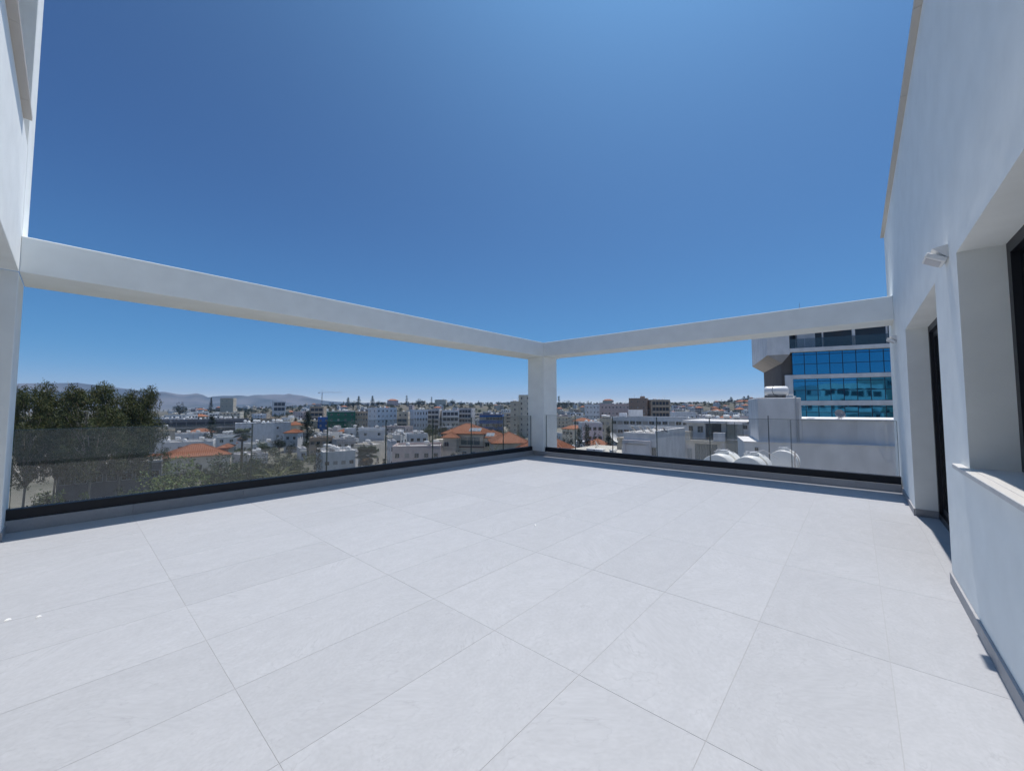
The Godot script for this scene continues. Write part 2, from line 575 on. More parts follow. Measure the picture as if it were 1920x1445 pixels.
func build_house_wall() -> void:
	# the wall with the door and the window: its face is z = 0.515, the reveals are 0.2 m deep
	var w := plaster()
	var wall := thing("house_wall", "tall white plastered house wall on the right with recessed door and window", "wall", Vector3(0, 0, 0.515))
	var dx0 := 4.59
	var dx1 := 7.11
	var wx0 := 1.50
	var wx1 := 3.70
	var tp := 4.585
	var lo := 0.0
	for r in [[-4.0, wx0, lo, tp], [wx0, wx1, lo, 0.955], [wx0, wx1, 2.345, tp], [wx1, dx0, lo, tp], [dx0, dx1, 2.365, tp], [dx1, 10.1, lo, tp]]:
		slab("wall_panel", Vector3(r[0], r[2], 0), Vector3(r[1], r[3], 0.60), w, wall, 0.0)
	slab("house_body", Vector3(-4.0, -0.45, 0.601), Vector3(9.4, 9.2, 10.0), w, wall, 0.0)
	for r in [[0.4, 2.4], [3.8, 2.2], [7.0, 2.2]]:
		for c in [2.4, 5.2, 8.0]:
			part("window", CUBE, paint(0.016, 0.019, 0.024, 0.08, 0.0, 0.6), wall, Vector3(9.405, r[0] + r[1] * 0.5, c), Vector3(0.05, r[1] * 0.8, 1.7))
	# stone coping along the top, overhanging a little
	var x := -4.0
	while x < 10.14:
		var e := minf(x + 1.2, 10.16)
		slab("coping_stone", Vector3(x + 0.002, tp, -0.05), Vector3(e - 0.002, tp + 0.035, 0.65), paint(0.52, 0.49, 0.45, 0.7), wall, 0.004)
		x = e
	# skirting tiles
	var runs := [[-4.0, dx0], [dx1, 8.84]]
	for r in runs:
		x = r[0]
		while x < r[1] - 0.001:
			var e: float = minf(x + 0.6, r[1])
			slab("skirting_tile", Vector3(x + 0.001, 0, -0.014), Vector3(e - 0.001, 0.085, 0.0), tile_material_dark(rng.randi() % 3), wall, 0.0015)
			x = e
	for s in [dx0, dx1]:
		var a: float = s if s == dx0 else s - 0.012
		slab("skirting_tile", Vector3(a, 0.0005, 0.001), Vector3(a + 0.012, 0.085, 0.20), tile_material_dark(1), wall, 0.0015)
	# sill of pale veined marble
	slab("window_sill", Vector3(wx0 - 0.25, 0.957, -0.045), Vector3(wx1 + 0.25, 0.987, -0.0005), marble(), wall, 0.003)
	slab("window_sill", Vector3(wx0 + 0.001, 0.957, 0.0), Vector3(wx1 - 0.001, 0.987, 0.23), marble(), wall, 0.001)
	# sliding door and window: black frames, dark glass
	var dark := dark_metal()
	var glass := paint(0.010, 0.012, 0.014, 0.03, 0.0, 0.5)
	var door := part("sliding_door", frame_mesh(dx1 - dx0, 2.365, 0.075, 0.09), dark, wall, Vector3((dx0 + dx1) * 0.5, 1.1825, 0.245))
	for s in [-1, 1]:
		part("door_leaf", frame_mesh(1.19, 2.21, 0.07, 0.04), dark, door, Vector3(0.592 * s, 0, -0.012 + 0.02 * s))
		part("door_pane", CUBE, glass, door, Vector3(0.592 * s, 0, -0.012 + 0.02 * s), Vector3(1.06, 2.08, 0.02))
	var win := part("window", frame_mesh(wx1 - wx0, 1.358, 0.07, 0.09), dark, wall, Vector3((wx0 + wx1) * 0.5, 1.666, 0.245))
	for s in [-1, 1]:
		part("window_pane", CUBE, glass, win, Vector3(0.52 * s, 0, 0), Vector3(1.01, 1.22, 0.02))
	part("window_mullion", CUBE, dark, win, Vector3(0, 0, -0.005), Vector3(0.05, 1.22, 0.06))
	# two up-and-down floodlights
	var first := lamp("wall_lamp", "white box floodlight on the house wall between window and door", Vector3(4.03, 2.44, 0.515))
	copy_thing(first, "small white box floodlight at the far end of the house wall, under the beam", Vector3(8.55, 2.44, 0.515), 0.0, 1.0, "white floodlights on the house wall")

func marble() -> StandardMaterial3D:
	var m: StandardMaterial3D = tile_material(0).duplicate()
	m.albedo_color = Color(0.72, 0.71, 0.69).linear_to_srgb()
	m.uv1_scale = Vector3(0.9, 1.0, 2.6)
	m.roughness = 0.35
	return m

# an upright rectangular frame round its own centre, facing z
func frame_mesh(w: float, hgt: float, bar: float, deep: float) -> ArrayMesh:
	var st := begin()
	var a := w * 0.5
	var b := hgt * 0.5
	var d := deep * 0.5
	box_into(st, Vector3(-a, -b, -d), Vector3(-a + bar, b, d))
	box_into(st, Vector3(a - bar, -b, -d), Vector3(a, b, d))
	box_into(st, Vector3(-a + bar, b - bar, -d), Vector3(a - bar, b, d))
	box_into(st, Vector3(-a + bar, -b, -d), Vector3(a - bar, -b + bar, d))
	return done(st)

func lamp(called: String, label: String, at: Vector3) -> Node3D:
	var o := thing(called, label, "wall lamp", at, 0.0, "white floodlights on the house wall")
	var white := paint(0.74, 0.74, 0.73, 0.5)
	# wedge bracket against the wall, lamp head tilted down and out
	var st := begin()
	var p := [Vector3(-0.075, -0.05, 0), Vector3(-0.075, 0.045, 0), Vector3(-0.075, 0.03, -0.075), Vector3(0.075, -0.05, 0), Vector3(0.075, 0.045, 0), Vector3(0.075, 0.03, -0.075)]
	face(st, [p[0], p[1], p[2]], Vector3.LEFT)
	face(st, [p[3], p[4], p[5]], Vector3.RIGHT)
	face(st, [p[1], p[2], p[5], p[4]], Vector3.UP)
	face(st, [p[0], p[2], p[5], p[3]], Vector3.FORWARD)
	face(st, [p[0], p[1], p[4], p[3]], Vector3.BACK)
	part("bracket", done(st), white, o)
	var head := part("lamp_head", chamfered(Vector3(0.17, 0.035, 0.115), 0.006), white, o, Vector3(0, -0.035, -0.060), Vector3.ONE, Vector3(0.55, 0, 0))
	part("diffuser", chamfered(Vector3(0.135, 0.006, 0.085), 0.002), paint(0.46, 0.46, 0.48, 0.35), head, Vector3(0, -0.0185, 0))
	return o

func build_left_side() -> void:
	var w := plaster()
	# below: a pier at the end of the left beam, a beam running back from it, the covered part of the terrace behind
	var pier := thing("wall_pier", "white plastered pier at the left end of the glass balustrade", "pier", Vector3(-0.40, 0, -6.59))
	slab("pier_body", Vector3(-0.90, 0.0, -0.70), Vector3(-0.0005, HEAD - 0.001, 0), w, pier, 0.005)
	slab("skirting_tile", Vector3(-0.0005, 0.0, -0.358), Vector3(0.012, 0.085, 0.012), tile_material_dark(1), pier, 0.0015)
	slab("skirting_tile", Vector3(-0.90, 0.0, 0.0), Vector3(-0.001, 0.085, 0.012), tile_material_dark(2), pier, 0.0015)
	# above: the parapet of the upper storey with its stone coping, the corner column and the roof over it
	var up := thing("upper_storey", "white upper storey on the left with a stone-topped parapet and corner column", "building", Vector3(-0.40, HEAD, -6.59))
	slab("parapet_wall", Vector3(-0.55, 0, 0), Vector3(0, 1.37, 12.0), w, up, 0.004)
	slab("floor_slab", Vector3(-3.6, 0.0, 0.0), Vector3(-0.551, 0.35, 12.0), w, up, 0.0)
	slab("column", Vector3(-0.55, TOP - HEAD + 0.001, -0.70), Vector3(0.004, 4.2, -0.001), w, up, 0.005)
	slab("column", Vector3(-0.55, 1.37, 2.5), Vector3(0.0, 3.15, 2.9), w, up, 0.005)
	slab("roof_slab", Vector3(-3.6, 3.15, 0.0), Vector3(0.0, 3.6, 12.0), w, up, 0.005)
	slab("back_wall", Vector3(-3.9, -HEAD, 0.0), Vector3(-3.61, 3.6, 12.0), w, up, 0.0)
	slab("side_wall", Vector3(-3.6, 0.36, -0.6), Vector3(-0.56, 3.6, -0.002), w, up, 0.0)
	var z := 12.0
	while z > 0.66:
		var e := maxf(z - 1.1, 0.62)
		slab("coping_stone", Vector3(-0.6, 1.371, e + 0.0015), Vector3(0.055, 1.411, z - 0.0015), paint(0.50, 0.46, 0.42, 0.7), up, 0.004)
		z = e
	var glass := paint(0.010, 0.012, 0.014, 0.03, 0.0, 0.5)
	for k in 3:
		part("window_pane", CUBE, glass, up, Vector3(-3.6, -HEAD + 1.15, 2.2 + 3.2 * k), Vector3(0.03, 2.3, 2.4))

# ---------- the town ----------
const COLOURS := {
	"white": Color(0.88, 0.87, 0.85), "pale_blue": Color(0.80, 0.82, 0.84), "cream": Color(0.80, 0.73, 0.60), "beige": Color(0.68, 0.60, 0.47),
	"tan": Color(0.54, 0.43, 0.32), "pink": Color(0.78, 0.64, 0.60), "grey": Color(0.63, 0.61, 0.60), "brown": Color(0.38, 0.28, 0.22),
	"concrete": Color(0.34, 0.32, 0.29), "green": Color(0.055, 0.20, 0.13), "blue": Color(0.06, 0.16, 0.44), "dark": Color(0.20, 0.20, 0.21), "yellow": Color(0.36, 0.36, 0.10), "peach": Color(0.65, 0.52, 0.39),
}

func terracotta() -> StandardMaterial3D:
	if mats.has("terracotta"): return mats["terracotta"]
	var m := StandardMaterial3D.new()
	m.albedo_color = Color(0.47, 0.185, 0.095).linear_to_srgb()
	m.albedo_texture = noise_tex("roof tone", 0.05, 4, 0.62, 1.0)
	m.uv1_triplanar = true
	m.uv1_world_triplanar = true
	m.uv1_scale = Vector3.ONE * 0.3
	m.roughness = 0.9
	mats["terracotta"] = m
	return m

func roof_material(warm := 0.0) -> StandardMaterial3D:
	var key := "flat roof %.1f" % warm
	if mats.has(key): return mats[key]
	var m := StandardMaterial3D.new()
	m.albedo_color = Color(0.76 + 0.03 * warm, 0.75, 0.73 - 0.08 * warm).linear_to_srgb()
	m.albedo_texture = noise_tex("roof tone", 0.05, 4, 0.62, 1.0)
	m.uv1_triplanar = true
	m.uv1_world_triplanar = true
	m.uv1_scale = Vector3.ONE * 0.12
	m.roughness = 0.95
	mats[key] = m
	return m

var dark_glass: StandardMaterial3D
var window_mesh: ArrayMesh
var shutter_mesh: ArrayMesh
# the same window with its roller shutter down
func shutter() -> ArrayMesh:
	if shutter_mesh: return shutter_mesh
	var st := begin()
	box_into(st, Vector3(-0.5, -0.5, -0.06), Vector3(0.5, 0.5, 0.05))
	for k in 7: box_into(st, Vector3(-0.45, -0.42 + 0.13 * k, 0.051), Vector3(0.45, -0.35 + 0.13 * k, 0.075))
	st.set_material(paint(0.40, 0.385, 0.36, 0.7))
	shutter_mesh = done(st)
	return shutter_mesh

func any_window() -> ArrayMesh:
	return shutter() if rng.randf() < 0.22 else window()

# one window: a light frame standing proud of the wall round a recessed dark pane; one metre by one metre, scaled to size
func window() -> ArrayMesh:
	if window_mesh: return window_mesh
	dark_glass = paint(0.016, 0.019, 0.024, 0.08, 0.0, 0.6)
	var st := begin()
	box_into(st, Vector3(-0.5, -0.5, -0.06), Vector3(-0.44, 0.5, 0.07))
	box_into(st, Vector3(0.44, -0.5, -0.06), Vector3(0.5, 0.5, 0.07))
	box_into(st, Vector3(-0.44, 0.45, -0.06), Vector3(0.44, 0.5, 0.07))
	box_into(st, Vector3(-0.47, -0.5, -0.06), Vector3(0.47, -0.44, 0.11))
	box_into(st, Vector3(-0.022, -0.44, -0.05), Vector3(0.022, 0.45, 0.045))
	st.set_material(paint(0.52, 0.52, 0.51, 0.6))
	window_mesh = done(st)
	var g := begin()
	box_into(g, Vector3(-0.44, -0.44, -0.06), Vector3(0.44, 0.45, 0.02))
	g.generate_normals()
	g.commit(window_mesh)
	window_mesh.surface_set_material(1, dark_glass)
	return window_mesh

# walls with a rim round a sunken flat roof, base at y = 0, front towards +z
func shell_mesh(w: float, h: float, d: float, rim := 0.7) -> ArrayMesh:
	var st := begin()
	var a := w * 0.5
	var b := d * 0.5
	var t := 0.22
	for s in [-1.0, 1.0]:
		face(st, [Vector3(s * a, -2, -b), Vector3(s * a, -2, b), Vector3(s * a, h, b), Vector3(s * a, h, -b)], Vector3.RIGHT * s)
		face(st, [Vector3(-a, -2, s * b), Vector3(a, -2, s * b), Vector3(a, h, s * b), Vector3(-a, h, s * b)], Vector3.BACK * s)
		face(st, [Vector3(s * (a - t), h - rim, -b + t), Vector3(s * (a - t), h - rim, b - t), Vector3(s * (a - t), h, b - t), Vector3(s * (a - t), h, -b + t)], Vector3.LEFT * s)
		face(st, [Vector3(-a + t, h - rim, s * (b - t)), Vector3(a - t, h - rim, s * (b - t)), Vector3(a - t, h, s * (b - t)), Vector3(-a + t, h, s * (b - t))], Vector3.FORWARD * s)
		face(st, [Vector3(s * a, h, -b), Vector3(s * a, h, b), Vector3(s * (a - t), h, b), Vector3(s * (a - t), h, -b)], Vector3.UP)
		face(st, [Vector3(-a + t, h, s * b), Vector3(a - t, h, s * b), Vector3(a - t, h, s * (b - t)), Vector3(-a + t, h, s * (b - t))], Vector3.UP)
	return done(st)

# hipped tile roof with eaves, its lower edge at y = 0
func hip_mesh(w: float, d: float, rise: float, eave := 0.5) -> ArrayMesh:
	var st := begin()
	var a := w * 0.5 + eave
	var b := d * 0.5 + eave
	var r := maxf(a, b) - minf(a, b)
	var p := [Vector3(-a, 0, -b), Vector3(a, 0, -b), Vector3(a, 0, b), Vector3(-a, 0, b)]
	var q := [Vector3(-r, rise, 0), Vector3(r, rise, 0)] if a > b else [Vector3(0, rise, -r), Vector3(0, rise, r)]
	if a > b:
		face(st, [p[3], p[2], q[1], q[0]], Vector3(0, 1, 1))
		face(st, [p[0], p[1], q[1], q[0]], Vector3(0, 1, -1))
		face(st, [p[0], p[3], q[0]], Vector3(-1, 1, 0))
		face(st, [p[1], p[2], q[1]], Vector3(1, 1, 0))
	else:
		face(st, [p[0], p[3], q[1], q[0]], Vector3(-1, 1, 0))
		face(st, [p[1], p[2], q[1], q[0]], Vector3(1, 1, 0))
		face(st, [p[0], p[1], q[0]], Vector3(0, 1, -1))
		face(st, [p[2], p[3], q[1]], Vector3(0, 1, 1))
	for i in 4:
		var u: Vector3 = p[i]
		var v: Vector3 = p[(i + 1) % 4]
		face(st, [u, v, v + Vector3.DOWN * 0.18, u + Vector3.DOWN * 0.18], (u + v) * Vector3(1, 0, 1))
	face(st, [p[0] + Vector3.DOWN * 0.18, p[1] + Vector3.DOWN * 0.18, p[2] + Vector3.DOWN * 0.18, p[3] + Vector3.DOWN * 0.18], Vector3.DOWN)
	return done(st)

# rows of raised tiles running down the slopes of a hipped roof, and the caps along its ridges
func hip_ribs(parent: Node3D, w: float, d: float, rise: float, eave := 0.5) -> void:
	var a := w * 0.5 + eave
	var b := d * 0.5 + eave
	var st := begin()
	var caps := begin()
	var r := maxf(a, b) - minf(a, b)
	var along := a > b
	var e0 := Vector3(-r, rise, 0) if along else Vector3(0, rise, -r)
	var e1 := Vector3(r, rise, 0) if along else Vector3(0, rise, r)
	tube_into(caps, e0, e1, 0.13, 0.13, 6)
	for c in [[Vector3(-a, 0, -b), e0], [Vector3(a, 0, -b), e1 if along else e0], [Vector3(a, 0, b), e1], [Vector3(-a, 0, b), e0 if along else e1]]:
		tube_into(caps, c[0], c[1], 0.13, 0.13, 6)
	part("ridge_cap", done(caps), terracotta(), parent)
	var m := minf(a, b)
	for side in 4:
		var half := a if side % 2 == 0 else b
		var deep := b if side % 2 == 0 else a
		var n := Vector3(0, 0, 1).rotated(Vector3.UP, side * PI / 2)
		var t := Vector3(1, 0, 0).rotated(Vector3.UP, side * PI / 2)
		var k := int(half * 2.0 / 0.42)
		for i in k:
			var s := -half + (i + 0.5) * half * 2.0 / k
			var run := minf(m, half - absf(s))
			if run < 0.3: continue
			var lo := t * s + n * deep + Vector3.UP * 0.02
			var hi := t * s + n * (deep - run) + Vector3.UP * (rise * run / m + 0.02)
			tube_into(st, lo, hi, 0.075, 0.075, 4, false)
	var o := part("tile_rows", done(st), terracotta(), parent)
	o.set_meta("kind", "stuff")

# a house or block: front towards +z, base on the ground
# o: roof "flat" / "hip", storeys, cols, side (window columns on the ends), bal (balcony floors), win [w, h], band (a paler storey band), stair (a box on the roof)
func building(called: String, label: String, category: String, at: Vector3, turn: float, w: float, h: float, d: float, colour: String, o := {}, group := "") -> Node3D:
	var t := thing(called, label, category, at, turn, group)
	var wall := wallpaint(COLOURS[colour])
	var n: int = o.get("storeys", 2)
	footprints.append(Vector3(at.x, at.z, 0.5 * Vector2(w, d).length()))
	var cols: int = o.get("cols", 3)
	var side: int = o.get("side", 2)
	var hip: bool = o.get("roof", "flat") == "hip"
	var fine: bool = o.get("fine", false)
	var rise: float = o.get("rise", minf(w, d) * 0.26)
	var hw := h - (rise if hip else 0.0)
	if hip:
		part("wall", CUBE, wall, t, Vector3(0, hw * 0.5 - 1.0, 0), Vector3(w, hw + 2.0, d))
		var rf := part("roof", hip_mesh(w, d, rise), terracotta(), t, Vector3(0, hw + 0.185, 0))
		if fine: hip_ribs(rf, w, d, rise)
	else:
		part("wall", shell_mesh(w, hw, d), wall, t)
		part("roof", CUBE, roof_material(float(o.get("warm", 0.0))), t, Vector3(0, hw - 0.75, 0), Vector3(w - 0.42, 0.1, d - 0.42))
	var body := hw - (0.2 if hip else 0.75)
	var fl := body / n
	var size: Array = o.get("win", [1.3, 1.35])
	var bal: Array = o.get("bal", [])
	for k in n:
		var y := fl * (k + 0.55)
		if k in bal:
			var bw := w * 0.86
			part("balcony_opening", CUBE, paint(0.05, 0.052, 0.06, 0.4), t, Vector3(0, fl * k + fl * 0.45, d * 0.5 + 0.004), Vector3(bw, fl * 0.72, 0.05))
			part("balcony_slab", CUBE, wallpaint(COLOURS["white"]), t, Vector3(0, fl * k + 0.05, d * 0.5 + 0.65), Vector3(bw + 0.3, 0.18, 1.3))
			part("balcony_front", CUBE, wall, t, Vector3(0, fl * k + 0.55, d * 0.5 + 1.25), Vector3(bw + 0.3, 0.8, 0.1))
			for s in range(1, maxi(cols, 2)):
				part("balcony_pier", CUBE, wall, t, Vector3(-bw * 0.5 + bw * s / maxi(cols, 2), fl * k + fl * 0.5, d * 0.5 + 0.12), Vector3(0.35, fl * 0.8, 0.3))
			continue
		for i in cols:
			part("window", any_window(), null, t, Vector3(-w * 0.5 + w * (i + 0.5) / cols, y, d * 0.5), Vector3(size[0], size[1], 1))
	for s in [-1, 1]:
		for k in n:
			for i in side:
				part("window", any_window(), null, t, Vector3(s * w * 0.5, fl * (k + 0.55), -d * 0.5 + d * (i + 0.5) / side), Vector3(size[0], size[1], 1), Vector3(0, s * PI / 2, 0))
	if rng.randf() < 0.5 and n < 5:
		for k in range(0 if hip else 1, n + (0 if hip else 1)):
			if (k - 1) in bal or k in bal: continue
			var yy := fl * k if k < n else body - 0.25
			part("ledge", CUBE, wall, t, Vector3(0, maxf(yy, 0.3), d * 0.5 + 0.2), Vector3(w + 0.1, 0.14, 0.45))
	if o.has("stair"):
		var sx: float = o.stair
		part("stair_box", CUBE, wall, t, Vector3(sx * w, hw + 0.4, -d * 0.15), Vector3(minf(3.2, w * 0.35), 2.4, minf(3.6, d * 0.4)))
	if o.has("band"):
		part("roof_band", CUBE, wallpaint(COLOURS[o.band]), t, Vector3(0, hw - 0.18, d * 0.5 + 0.12), Vector3(w + 0.3, 0.42, 0.22))
	return t

# solar water heater: a white tank lying on a frame above two tilted collectors
func water_heater(called: String, label: String, at: Vector3, turn: float) -> Node3D:
	var t := thing(called, label, "water tank", at, turn, "white water heaters on the roofs")
	var st := begin(true)
	lathe_into(st, [Vector2(0, -0.95), Vector2(0.30, -0.93), Vector2(0.40, -0.82), Vector2(0.42, 0.0), Vector2(0.40, 0.82), Vector2(0.30, 0.93), Vector2(0, 0.95)], Vector3(0, 1.55, 0), Vector3.RIGHT, 12)
	part("tank", done(st), paint(0.80, 0.80, 0.78, 0.45), t)
	var fr := begin()
	for x in [-0.7, 0.7]:
		for z in [-0.25, 0.25]: tube_into(fr, Vector3(x, 0, z), Vector3(x, 1.3, z), 0.03, 0.03, 4)
		tube_into(fr, Vector3(x, 1.0, 0.25), Vector3(x, 0.1, 1.5), 0.03, 0.03, 4)
	part("stand", done(fr), paint(0.45, 0.45, 0.45, 0.6), t)
	for x in [-0.5, 0.5]:
		part("collector", chamfered(Vector3(0.92, 0.09, 1.75), 0.02), paint(0.42, 0.46, 0.52, 0.06, 0.0, 1.0), t, Vector3(x, 0.62, 0.92), Vector3.ONE, Vector3(0.62, 0, 0))
	return t

# upright white cold-water tank on a low stand
func cistern(called: String, label: String, at: Vector3, turn: float) -> Node3D:
	var t := thing(called, label, "water tank", at, turn, "upright white cisterns on the roofs")
	var st := begin(true)
	lathe_into(st, [Vector2(0, 0.3), Vector2(0.52, 0.3), Vector2(0.55, 0.36), Vector2(0.55, 1.25), Vector2(0.50, 1.36), Vector2(0.2, 1.46), Vector2(0.2, 1.55), Vector2(0, 1.55)], Vector3.ZERO, Vector3.UP, 14)
	part("tank", done(st), paint(0.80, 0.80, 0.78, 0.5), t)
	var b := begin()
	for x in [-0.35, 0.35]: box_into(b, Vector3(x - 0.08, 0, -0.45), Vector3(x + 0.08, 0.298, 0.45))
	part("stand", done(b), paint(0.35, 0.34, 0.33, 0.8), t)
	return t

# ---------- plants ----------
func leafage(base: Color, rough := 0.7) -> StandardMaterial3D:
	var key := "leaf %.3f %.3f %.3f" % [base.r, base.g, base.b]
	if mats.has(key): return mats[key]
	var m := StandardMaterial3D.new()
	m.albedo_color = base.linear_to_srgb()
	m.vertex_color_use_as_albedo = true
	m.roughness = rough
	m.metallic_specular = 0.3
	m.backlight_enabled = true
	m.backlight = Color(0.35, 0.40, 0.2)
	m.cull_mode = BaseMaterial3D.CULL_DISABLED
	mats[key] = m
	return m

func leaf(st: SurfaceTool, c: Vector3, dir: Vector3, nrm: Vector3, long: float, wide: float, col: Color) -> void:
	var s := dir.cross(nrm).normalized() * wide * 0.5
	st.set_color(col)
	st.add_vertex(c)
	st.add_vertex(c + dir * long * 0.55 + s)
	st.add_vertex(c + dir * long)
	st.add_vertex(c)
	st.add_vertex(c + dir * long)
	st.add_vertex(c + dir * long * 0.55 - s)

func rand_dir() -> Vector3:
	var z := rng.randf_range(-1, 1)
	var t := rng.randf() * TAU
	var r := sqrt(1.0 - z * z)
	return Vector3(cos(t) * r, z, sin(t) * r)

# a crown one unit high in all: lobes (centre, radii) hold clumps, clumps hold leaves; droop bends them down
func crown_mesh(lobes: Array, clumps: int, per: int, size: float, droop := 0.0, warm := 0.0, hollow := 0.55) -> ArrayMesh:
	var st := begin()
	for i in clumps:
		var l: Array = lobes[rng.randi() % lobes.size()]
		var dir := rand_dir()
		var rr := lerpf(hollow, 1.05, sqrt(rng.randf()))
		var c: Vector3 = l[0] + dir * l[1] * rr
		var tone := rng.randf_range(0.62, 1.35)
		var hue := rng.randf()
		var spread := size * rng.randf_range(1.4, 3.0)
		for k in per:
			var p := c + rand_dir() * spread * sqrt(rng.randf()) * Vector3(1, 0.75, 1)
			var out := (rand_dir() + dir * 0.8 + Vector3.DOWN * droop).normalized()
			var g := tone * rng.randf_range(0.75, 1.25)
			leaf(st, p, out, (rand_dir() + Vector3.UP).normalized(), size * rng.randf_range(0.8, 1.5), size * rng.randf_range(0.45, 0.8), Color(g * (1.0 + warm * hue), g, g * (1.0 - 0.35 * hue)))
	return done(st)

func limbs_mesh(bole: float, thick: float, ends: Array, lean := 0.0) -> ArrayMesh:
	var st := begin(true)
	var top := Vector3(lean, bole, 0)
	tube_into(st, Vector3(0, -0.05, 0), top, thick, thick * 0.75, 8)
	for e in ends:
		var mid: Vector3 = top.lerp(e, 0.5) + Vector3(rng.randf_range(-0.03, 0.03), 0.03, rng.randf_range(-0.03, 0.03))
		tube_into(st, top - Vector3(0, 0.01, 0), mid, thick * 0.62, thick * 0.38, 6)
		tube_into(st, mid, e, thick * 0.38, thick * 0.12, 5)
		for j in 2:
			tube_into(st, mid, e + rand_dir() * 0.09, thick * 0.26, thick * 0.07, 4)
	return done(st)

func make_tree(called: String, category: String, crown: Mesh, trunk: Mesh, tint: Color, bark: Color) -> Node3D:
	var t := thing(called, "", category)
	part("trunk", trunk, paint(bark.r, bark.g, bark.b, 0.95), t)
	part("crown", crown, leafage(tint), t)
	return t

func round_tree(v: int, tint: Color) -> Node3D:
	var lobes := []
	var ends := []
	for i in 6 + v:
		var a := TAU * i / (6 + v) + rng.randf_range(-0.3, 0.3)
		var r := rng.randf_range(0.16, 0.26)
		var c := Vector3(cos(a) * r, rng.randf_range(0.45, 0.68), sin(a) * r)
		lobes.append([c, Vector3(0.17, 0.15, 0.17) * rng.randf_range(0.8, 1.15)])
		ends.append(c * Vector3(0.9, 0.95, 0.9))
	lobes.append([Vector3(rng.randf_range(-0.06, 0.06), 0.78, 0), Vector3(0.19, 0.19, 0.19)])
	ends.append(Vector3(0, 0.75, 0))
	return make_tree("leafy_tree", "tree", crown_mesh(lobes, 330, 11, 0.026, 0.1, 0.25), limbs_mesh(0.27, 0.022, ends), tint, Color(0.10, 0.075, 0.055))

func gum_tree(v: int) -> Node3D:       # tall loose eucalyptus: separate hanging masses of foliage on pale limbs
	var lobes := []
	var ends := []
	var n := 24 + v
	for i in n:
		var a := TAU * i * 0.381966 + v
		var y := 0.36 + 0.57 * (i + 0.5) / n
		var r := (0.31 if y < 0.78 else 0.18) * sqrt(rng.randf_range(0.15, 1.0))
		var c := Vector3(cos(a) * r, y + rng.randf_range(-0.02, 0.03), sin(a) * r)
		var big := rng.randf_range(0.75, 1.3) * (1.0 if y < 0.8 else 0.72)
		lobes.append([c, Vector3(0.118, 0.086, 0.118) * big])
		if i % 2 == 0: ends.append(c + Vector3(0, 0.01, 0))
	return make_tree("eucalyptus_tree", "tree", crown_mesh(lobes, 2500, 12, 0.0125, 0.7, 0.45, 0.1), limbs_mesh(0.30, 0.013, ends, 0.02), Color(0.088, 0.104, 0.046), Color(0.30, 0.25, 0.20))

func pine_tree(v: int) -> Node3D:      # dark conical pine
	var lobes := []
	for i in 9:
		var y := 0.16 + 0.80 * i / 8.0
		var r := 0.21 * (1.0 - pow(i / 8.6, 1.4)) + 0.02
		for k in 3:
			var a := TAU * k / 3.0 + i * 1.1 + v
			lobes.append([Vector3(cos(a) * r * 0.6, y + rng.randf_range(-0.03, 0.03), sin(a) * r * 0.6), Vector3(r * 0.7, 0.06, r * 0.7)])
	return make_tree("pine_tree", "tree", crown_mesh(lobes, 420, 9, 0.022, 0.25, 0.05, 0.3), limbs_mesh(0.85, 0.016, []), Color(0.022, 0.036, 0.022), Color(0.08, 0.06, 0.05))

func cypress_tree() -> Node3D:
	var lobes := []
	for i in 10:
		var y := 0.06 + 0.88 * i / 9.0
		lobes.append([Vector3(0, y, 0), Vector3(0.075, 0.07, 0.075) * (1.05 - 0.8 * pow(i / 9.0, 2.0))])
	return make_tree("cypress_tree", "tree", crown_mesh(lobes, 300, 9, 0.018, -0.9, 0.05, 0.5), limbs_mesh(0.2, 0.014, []), Color(0.020, 0.034, 0.020), Color(0.08, 0.06, 0.05))

func bush(v: int, tint: Color) -> Node3D:
	var lobes := []
	for i in 5 + v:
		var a := TAU * i / (5 + v)
		lobes.append([Vector3(cos(a) * 0.35, rng.randf_range(0.25, 0.5), sin(a) * 0.35), Vector3(0.30, 0.28, 0.30)])
	lobes.append([Vector3(0, 0.6, 0), Vector3(0.32, 0.3, 0.32)])
	return make_tree("bush", "bush", crown_mesh(lobes, 200, 9, 0.055, 0.0, 0.3), limbs_mesh(0.2, 0.03, [Vector3(0.2, 0.5, 0.1), Vector3(-0.2, 0.5, 0)]), tint, Color(0.10, 0.075, 0.055))

func fan_palm() -> Node3D:             # tall fan palm: a ball of ribbed fans over a skirt of dead brown ones
	var t := thing("fan_palm", "", "palm tree")
	var tr := begin(true)
	tube_into(tr, Vector3(0, -0.05, 0), Vector3(0, 0.74, 0), 0.026, 0.019, 9)
	part("trunk", done(tr), paint(0.17, 0.125, 0.085, 0.95), t)
	for live in [true, false]:
		var st := begin()
		st.set_color(Color.WHITE)
		for i in (46 if live else 34):
			var d := rand_dir()
			d.y = rng.randf_range(-0.35, 1.0) if live else rng.randf_range(-1.6, -0.5)
			d = d.normalized()
			var root := Vector3(0, 0.80, 0) if live else Vector3(0, 0.77, 0)
			var stalk := 0.085 if live else 0.05
			var hub := root + d * stalk
			tube_into(st, root, hub, 0.0025, 0.0025, 3, false)
			var sidew := d.cross(Vector3.UP).normalized()
			var nrm := sidew.cross(d).normalized()
			for k in 13:
				var a := deg_to_rad(-78.0 + 13.0 * k)
				var dir := (d * cos(a) + sidew * sin(a) + Vector3.DOWN * (0.18 if live else 0.5)).normalized()
				var g := rng.randf_range(0.7, 1.3)
				leaf(st, hub, dir, nrm, (0.115 if live else 0.10) * rng.randf_range(0.85, 1.1), 0.018, Color(g, g, g))
		part("fronds" if live else "dead_fronds", done(st), leafage(Color(0.060, 0.085, 0.034) if live else Color(0.21, 0.145, 0.085)), t)
	return t

